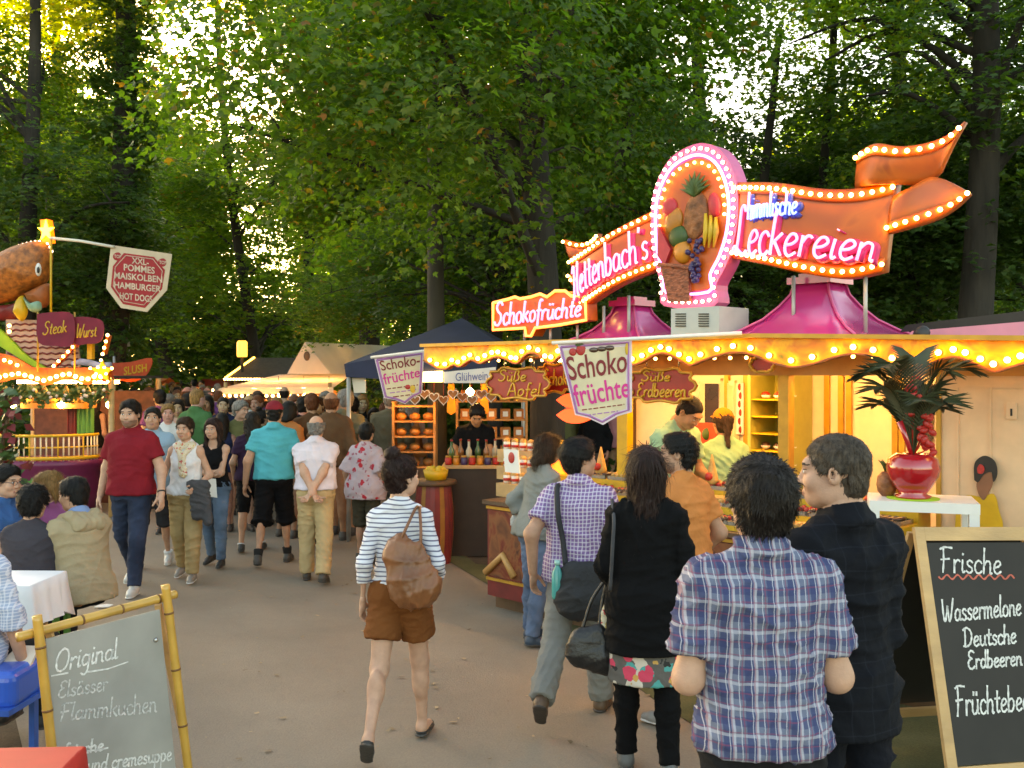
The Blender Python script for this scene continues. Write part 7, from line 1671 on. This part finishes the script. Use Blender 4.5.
# 11 dark shirt man
P('man in charcoal shirt with cropped greying hair, in profile at the front right', 840, 3.5, 1.875, 24, 'm', res=.0085, seed=21, skin=SK1, pose=dict(lean=1, head=(46,0,0), lh=(-.20,.14,.98), rh=(.175,.10,.88), lhint=(-.1,-1,-.3), rhint=(-.1,-1,-.3)), top=dict(mat=DARKSH, collar=True, hem=.80, off=.018, flare=.006, sflare=.004, sleeve=1.95, fold=(.014,.10)), bottom=dict(mat=DENIM, col=(.005,.006,.010)), hair=('crop', (.060,.044,.031)), shoes=(.03,.03,.03), build=.86)
# 12 black top woman
b, fg = P('woman with long straight dark hair in a long black top over a floral hem', 646, 5.2, 1.68, -8, 'f', res=.010, seed=22, skin=SK1, pose=dict(L=(6,6,2,0), Rr=(-4,10,3,10), lh=(-.17,.20,.98), rh=(.16,.21,1.02), lhint=(-.5,-.8,-.8), rhint=(.5,-.8,-.8), head=(4,6,0)),
  top=[dict(name='floral_hem', mat=BAND, sleeve=0, hem=.50, off=.004, flare=.020, fold=(.006,.1)), dict(name='black_top', col=(.0035,.0035,.004), sleeve=1.9, hem=.66, off=.026, flare=.014, sflare=.012, neck=(.11,-.03,1.50,.06), fold=(.016,.10))], build=.92, bottom=dict(col=(.0035,.0035,.004), str=.008), hair=('long', CHE), shoes=(.10,.10,.10))
S = SDF(); S.cone((-.36,.05,.62), (-.24,.05,.60), .085, .10, sq=(V(0,1,0),1.4)); S.cone((-.36,.05,.70), (-.26,.05,.72), .055, .06, sq=(V(0,1,0),1.4)); hb_ = soft('handbag', S, .011, .05, BLKL, 'black leather handbag hanging left of the black-top woman', 'handbag', b, fg, (.012,.08))
strap(hb_, b, fg, ((-.35,.05,.74),(-.30,.08,.90),(-.22,.10,1.02)), .009, BLKL); strap(hb_, b, fg, ((-.26,.05,.75),(-.24,.09,.90),(-.21,.10,1.02)), .009, BLKL)
mb = MB(); mb.tube(catmull([Wl(b, fg, p) for p in ((-.185,.02,1.47),(-.17,-.10,1.38),(-.175,-.13,1.25),(-.19,-.10,1.0))], 5), .010, 6); solid('bag_strap', mb, GJKT, 'grey strap over the shoulder of the black-top woman', 'strap')
S = SDF(); S.cone((-.215,.06,.86), (-.235,.05,.70), .028, .022, sq=(V(0,1,0),1.6)); soft('cloth_strip', S, .009, .02, SCARF, 'pale printed scarf tied to the black handbag', 'scarf', b, fg, (.01,.05))
# 13 checked-shirt man
b, fg = P('man in violet checked shirt and grey trousers, carrying a black shoulder bag', 578, 6.1, 1.69, -16, 'm', res=.010, seed=23, skin=SK2, build=1.03, pose=dict(L=(-20,28,3,44), Rr=(12,6,3,0), lean=4, head=(-46,8,0), lh=(-.27,-.10,.92), rh=(.22,.16,1.05)), top=dict(mat=CHECK, collar=True, hem=.86, off=.024, sleeve=.66, fold=(.016,.09)), bottom=dict(col=(.20,.195,.18), str=.022, off=.018), hair=('thick', BLK), shoes=(.10,.055,.03), sole=(.04,.03,.025))
S = SDF(); S.cone((.03,-.24,.80), (.20,-.20,.80), .13, .13, sq=(V(0,1,0),1.7)); S.cone((.03,-.23,.93), (.20,-.19,.93), .10, .10, sq=(V(0,1,0),1.8)); bg2 = soft('messenger_bag', S, .011, .04, BLKN, 'black messenger bag on the back of the man in the violet checked shirt', 'bag', b, fg, (.012,.09))
strap(bg2, b, fg, ((-.03,-.22,1.0),(-.06,-.17,1.15),(-.09,-.165,1.30),(-.115,-.09,1.455),(-.12,.0,1.46)), .017, BLKN)
bw = [Wl(b, fg, p) for p in ((-.075,-.25,.80),)][0]; bo_ = thing('water_bottle', 'teal water bottle in the side pocket of the black messenger bag', 'bottle', tuple(bw)); mb = MB(); mb.lathe(bw, [(.032,0),(.034,.02),(.034,.15),(.014,.19),(.014,.20)], 14); part('bottle_body', mb, TEAL, bo_); mb = MB(); mb.lathe(bw+Vector((0,0,.20)), [(.018,0),(.018,.025)], 12); part('bottle_cap', mb, mat('pale_teal_cap', (.3,.55,.5), .4), bo_)
# 14 orange shirt
P('dark-haired bearded man in orange T-shirt, in profile at the counter', 683, 5.95, 1.72, 42, 'm', res=.0105, seed=24, skin=SK2, beard=True, pose=dict(lean=4, head=(36,6,0), L=(4,4,3,0), Rr=(-6,10,3,8), lh=(-.20,.22,1.0), rh=(.24,.10,.95)), top=dict(col=(.56,.20,.06), hem=.88, off=.026), bottom=dict(col=(.13,.12,.09), len=1.0, str=.02), hair=('short', BLK), shoes=(.20,.20,.20), sole=(.5,.5,.5))
# 15 grey top
b, fg = P('woman in loose grey top and jeans with bobbed brown hair, leaning towards the counter', 537, 7.75, 1.61, -62, 'f', res=.0115, seed=25, skin=SK1, pose=dict(lean=10, head=(-4,6,0), L=(2,4,3,0), Rr=(-4,8,3,4), lh=(-.22,.10,1.0), rh=(.16,.22,1.05)), top=dict(col=(.20,.205,.19), sleeve=1.3, hem=.88, off=.03, flare=.02, sflare=.04, neck=(.10,.06,1.48,.06)), bottom=dict(mat=DENIM, col=(.10,.14,.22), str=.012), hair=('bob', BRH), shoes=(.03,.05,.08))
S = SDF(); S.cone((-.27,-.02,.98), (-.27,.12,1.0), .09, .10, sq=(V(1,0,0),1.9)); S.cone((-.26,.0,1.06), (-.26,.10,1.08), .07, .07, sq=(V(1,0,0),1.9)); bg3 = soft('shoulder_bag', S, .011, .04, SILV, 'silvery white shoulder bag of the grey-top woman', 'bag', b, fg, (.014,.06)); strap(bg3, b, fg, ((-.25,.05,1.12),(-.21,.02,1.30),(-.13,.06,1.44),(-.06,.10,1.47)), .008, SILV)
# staff of the stalls
P('server in pale green shirt bending over the counter of the sweets stall', 668, 8.2, 1.84, -140, 'm', z=.12, res=.0125, seed=26, skin=(.50,.24,.12), pose=dict(lean=14, head=(0,-26,0), lh=(-.22,.30,1.02), rh=(.22,.30,1.02)), top=dict(col=(.30,.48,.30), hem=.86), bottom=dict(col=(.08,.08,.10)), hair=('crop', DKH))
P('server in pale green shirt and orange cap with her back turned, by the cabinet', 724, 8.45, 1.66, 6, 'f', z=.12, res=.0125, seed=27, skin=(.50,.24,.12), build=1.18, pose=dict(lh=(-.20,.20,1.05), rh=(.20,.20,1.05)), top=dict(col=(.28,.46,.26), hem=.86, off=.03), bottom=dict(mat=DENIM, col=(.08,.11,.20)), hair=('ponytail', BRH), cap=(.42,.18,.03))
P('man in black T-shirt working behind the dark bar counter under the blue tent', 474, 12.5, 1.72, -165, 'm', res=.014, seed=28, skin=(.50,.24,.12), build=1.1, pose=dict(lean=14, head=(-12,-18,0), lh=(-.05,.42,1.05), rh=(.30,.30,1.0)), top=dict(col=(.005,.005,.006), hem=.88), bottom=dict(col=(.05,.05,.06)), hair=('thick', DKH))
# seated group
def hood(fg, body):
    S = SDF(); T = fg.T; S.cone(T((-.095,-.075,1.455)), T((.095,-.075,1.455)), .055); S.cone(T((-.075,-.125,1.40)), T((.075,-.125,1.40)), .06); S.cone(T((-.11,.0,1.46)), T((-.09,-.08,1.45)), .045); S.cone(T((.11,.0,1.46)), T((.09,-.08,1.45)), .045); S.ell(T((0,-.03,1.54)), (.085,.085,.085), k=.02, sub=True)
    v, f = S.grow(.011, .03); finish('hood', fg.world(folds(v, f, .014, .07, 4)), f, [CLOTH], body, col=(.33,.26,.16))
SIT = dict(sit=.44, L=(84,86,4,0), Rr=(84,86,6,0), lh=(-.16,.36,.86), rh=(.16,.36,.86))
P('man in beige hooded jacket with short black hair, seated at the end of the bench', 84, 7.28, 1.74, 58, 'm', res=.011, seed=30, skin=SK2, pose=dict(SIT, lean=10, head=(14,2,0)), top=[dict(name='blue_collar_shirt', col=(.16,.24,.42), hem=1.2, off=.018, sleeve=.3, collar=True), dict(name='jacket', col=(.33,.26,.16), sleeve=1.95, hem=.84, off=.036, flare=.016, sflare=.012, neck=(.10,.04,1.50,.07), fold=(.013,.13))], bottom=dict(col=(.008,.008,.008)), hair=('short', BLK), shoes=(.03,.03,.03), extra=hood)
P('person in dark grey shirt with full black hair, seated with back to the camera', 29, 7.12, 1.62, 4, 'f', res=.011, seed=31, skin=SK2, build=1.2, pose=dict(SIT, lean=6), top=dict(col=(.045,.040,.048), sleeve=1.0, hem=.86, off=.03), bottom=dict(col=(.02,.02,.022)), hair=('thick', BLK), shoes=(.03,.03,.03), head_scale=1.08)
P('blonde woman in a violet cardigan talking, seated facing the camera', 56, 8.15, 1.66, 170, 'f', res=.0115, seed=32, skin=SK1, pose=dict(SIT, lean=6, head=(-20,0,8), rh=(.10,.26,1.12)), top=dict(col=(.22,.06,.15), sleeve=1.9, hem=.88, off=.024), bottom=dict(col=(.04,.05,.10)), hair=('bob', BLO), shoes=(.05,.05,.05))
b, fg = P('man in blue shirt with glasses, seated in profile at the left edge', 2, 7.95, 1.80, -112, 'm', res=.0115, seed=33, skin=SK1, pose=dict(SIT, lean=4, head=(0,-2,0)), top=dict(col=(.03,.10,.26), collar=True, hem=.86), bottom=dict(col=(.03,.03,.04)), hair=('short', BLK), shoes=(.04,.03,.03))
hp = lambda q: Vector(b.matrix_world @ Vector(fg.world(fg.hc+fg.hR@V(*q)))); mb = MB()
for s in (-1,1): ring = [hp((s*.033+.020*math.cos(a*.524), .112, .006+.016*math.sin(a*.524))) for a in range(13)]; mb.tube(ring, .0022, 5, caps=False); mb.tube([hp((s*.053,.110,.008)), hp((s*.078,.04,.010)), hp((s*.082,-.01,.008))], .002, 5)
mb.tube([hp((-.012,.115,.008)), hp((.012,.115,.008))], .002, 5); solid('glasses', mb, BLKL, 'thin dark glasses on the man in blue at the left edge', 'glasses')
P('person in pale blue checked shirt, only an arm showing at the left edge', -32, 5.3, 1.72, -14, 'm', res=.012, seed=34, skin=SK2, pose=dict(SIT, sit=.55, rh=(.27,.10,.84), rhint=(1,-.6,0)), top=dict(mat=BLUECH, sleeve=1.2, hem=.86), bottom=dict(col=(.02,.02,.02)), hair=('short', DKH), shoes=(.03,.03,.03))
e = at(30,600,8.3); bench('bench behind the seated group under the blonde woman', (at(-30,600,8.0).x-.5,8.05,0), (at(74,600,8.2).x,8.22,0), .45, .28, M['wood'], M['green'])

# ------------------------------------------------------------------ the crowd: a few figures built once, then copied with their own colours
TEMPL = []
WK = dict(L=(-14,20,2,20), Rr=(14,6,2,0)); ST = dict(L=(2,4,4,0), Rr=(-2,4,3,0))
for i, (sx, ps, hr, tp, bt_) in enumerate((
    ('m', WK, 'short', dict(), dict()), ('m', ST, 'crop', dict(collar=True), dict(len=1.05, str=.02)), ('f', WK, 'long', dict(sleeve=0, off=.014), dict()), ('f', ST, 'bob', dict(sleeve=1.0, off=.03), dict()),
    ('f', dict(ST, rh=(.16,.30,1.22)), 'ponytail', dict(), dict(len=.62, str=.01, flare=.02)), ('m', dict(WK, lh=(-.14,.30,1.15)), 'bald', dict(sleeve=1.95, off=.03), dict()), ('m', dict(ST, head=(40,0,0)), 'thick', dict(hem=.85, off=.03), dict()), ('f', dict(ST, head=(-40,4,0)), 'bun', dict(sleeve=1.9), dict(len=1.1)))):
    o, fg = build_person(sx, 1.76 if sx == 'm' else 1.66, pose=ps, top=dict(hem=.9, **{k: v for k, v in tp.items() if k != 'hem'}), bottom=bt_, hair=(hr, BLK), res=.020, seed=50+i); TEMPL.append((o, sx, hr))
TOPC = [('white',(.58,.57,.56)),('black',(.007,.007,.008)),('navy',(.012,.018,.05)),('red',(.28,.02,.02)),('pink',(.50,.22,.24)),('grey',(.20,.20,.20)),('pale blue',(.26,.36,.46)),('olive',(.12,.12,.05)),('purple',(.14,.05,.16)),('beige',(.42,.32,.21)),('orange',(.48,.18,.06)),('peach',(.52,.30,.21)),('brown',(.12,.06,.03)),('green',(.06,.16,.06))]
HAIRC = [('black',BLK),('dark brown',DKH),('brown',BRH),('blond',BLO),('grey',GRY),('reddish',RDH)]
used = set(); rc = random.Random(77); firsts = set()
def crowd(px, Y, back, where, ti=None, top=None, hair=None, label=None, group='crowd along the path'):
    for _ in range(60):
        k = rc.randrange(8) if ti is None else ti; tn, tc_ = rc.choice(TOPC) if top is None else top; hn, hc = rc.choice(HAIRC) if hair is None else hair
        key = (tn, hn, back, where, TEMPL[k][2])
        if key not in used or label: break
    used.add(key); o, sx, hr = TEMPL[k]
    if k in firsts: o = copy_tree(o)
    firsts.add(k); s = rc.uniform(.94, 1.06); o.scale = (s,s,s); place(o, px, Y, (0 if back else 180)+rc.uniform(-28,28))
    skc = [x*rc.uniform(.8,1.1) for x in rc.choice((SK1,SK2,SK3))]; o.color = (*skc,1)
    bc = rc.choice(((.008,.008,.009),(.02,.03,.06),(.10,.14,.22),(.30,.22,.12),(.10,.09,.08),(.05,.05,.06)))
    for c in o.children:
        n = c.name.split('.')[0]; c.color = (*(tc_ if n == 'shirt' else hc if n == 'hair' else bc if n in ('trousers','shorts') else (.06,.05,.045)), 1)
    st = {'short':'short','crop':'cropped','long':'long','bob':'bobbed','ponytail':'ponytailed','bald':'thinning','thick':'thick','bun':'pinned-up'}[hr]
    tagd(o, label or '%s %s with %s %s hair, %s, %s' % (tn+'-topped', 'man' if sx == 'm' else 'woman', st, hn, 'back turned' if back else 'facing us', where), 'person', group); return o
for c_ in ((78,16.6,0,4,('pink',(.50,.22,.24)),('dark brown',DKH),'girl in pink top by the burger stand counter'),(95,16.0,1,2,('black',(.005,.005,.005)),('dark brown',DKH),'girl in black dress-like top beside the burger stand'),(106,17.4,1,6,('red',(.28,.02,.02)),('dark brown',DKH),'person in red top behind the girl in black near the burger stand'),
   (232,15.6,1,0,('white',(.55,.54,.50)),('black',BLK),'man in white T-shirt seen from behind, above the girl with folded arms'),(207,16.2,1,3,('purple',(.16,.05,.16)),('black',BLK),'woman in purple top seen from behind, right of the white-top woman'),(178,14.6,0,2,('peach',(.55,.33,.26)),('dark brown',DKH),'woman in peach tank top behind the pale blue shirt'),
   (345,12.9,1,6,('olive',(.14,.13,.08)),('grey',GRY),'grey-haired man in olive shirt left of the floral blouse'),(334,13.7,1,3,('black',(.005,.005,.005)),('reddish',RDH),'reddish-haired woman in black above the white shirt'),(303,13.4,1,0,('black',(.007,.007,.008)),('black',BLK),'man in black between the red cap and the white shirt'),
   (374,14.6,0,3,('orange',(.60,.30,.05)),('dark brown',DKH),'woman in orange-yellow top before the blue tent'),(390,14.0,1,5,('olive',(.16,.14,.09)),('grey',GRY),'man in olive sleeves standing before the loaves rack'),(320,15.0,0,1,('beige',(.42,.32,.21)),('brown',BRH),'man in beige polo facing the camera right of the red cap')):
    crowd(c_[0], c_[1], c_[2], '', c_[3], c_[4], c_[5], c_[6])
pos = []
for k, (px, Y) in enumerate(((168,13.2),(196,13.7),(222,13.0),(240,13.2),(262,13.8),(288,12.7),(296,14.3),(331,12.3),(343,14.8),(223,14.7),(160,15.4),(249,15.4),(277,15.1),(312,13.0),(187,15.2),(200,14.9))): crowd(px, Y, k % 3 > 0, 'close behind the walkers'); pos.append(((px-512)/F*Y, Y))
def free(x, y, d=.46): return all((x-a)**2+(y-b)**2 > d*d for a, b in pos)
n = 0; tries = 0
while n < 165 and tries < 9000:
    tries += 1; u = rc.random(); Y = 14.5+u**1.25*38; lo_ = 118 if Y > 17.5 else 158; hi_ = 352-26*(Y > 20)-50*min(1, max(0,(Y-26)/14)); px = rc.uniform(lo_, hi_)
    x = (px-512)/F*Y
    if not free(x, Y, .50 if Y < 24 else .62): continue
    if px > 300 and 19.0 < Y < 24: continue
    if Y > 25 and 222 < px < 300 and Y < 31: continue
    pos.append((x, Y)); where = ('behind the walkers' if Y < 20 else 'mid-crowd on the path' if Y < 30 else 'far down the path')+(', left side' if px < 180 else ', middle' if px < 250 else ', right side')
    crowd(px, Y, rc.random() < .55, where); n += 1
for k in range(900):
    if n >= 215: break
    Y = rc.uniform(36, 78); px = rc.uniform(150, 292-max(0,Y-50)*1.2); x = (px-512)/F*Y
    if free(x, Y, .8): pos.append((x, Y)); crowd(px, Y, rc.random() < .5, 'at the far end of the path', label='small figure in the dense crowd at the far end of the path', group='far crowd on the path'); n += 1
for px, Y in ((318,13.9),(352,14.4),(362,15.6),(402,15.2),(412,14.6),(338,16.4),(384,16.8),(398,17.5),(356,17.8)): crowd(px, Y, rc.random() < .6, 'by the blue tent')
for k, (px, Y) in enumerate(((118,17.5),(126,18.5),(113,19.2),(134,20.0),(100,19.0),(122,21))): crowd(px, Y, k % 2, 'right of the burger stand')
for k, (px, Y) in enumerate(((566,15.5),(580,16.2),(594,15.2),(608,16.0),(618,15.4),(552,16.4))):
    o = crowd(px, Y, k % 2, 'seen through the sweets stall'); 
for k, (tp, sx, hr) in enumerate(TEMPL):
    pass
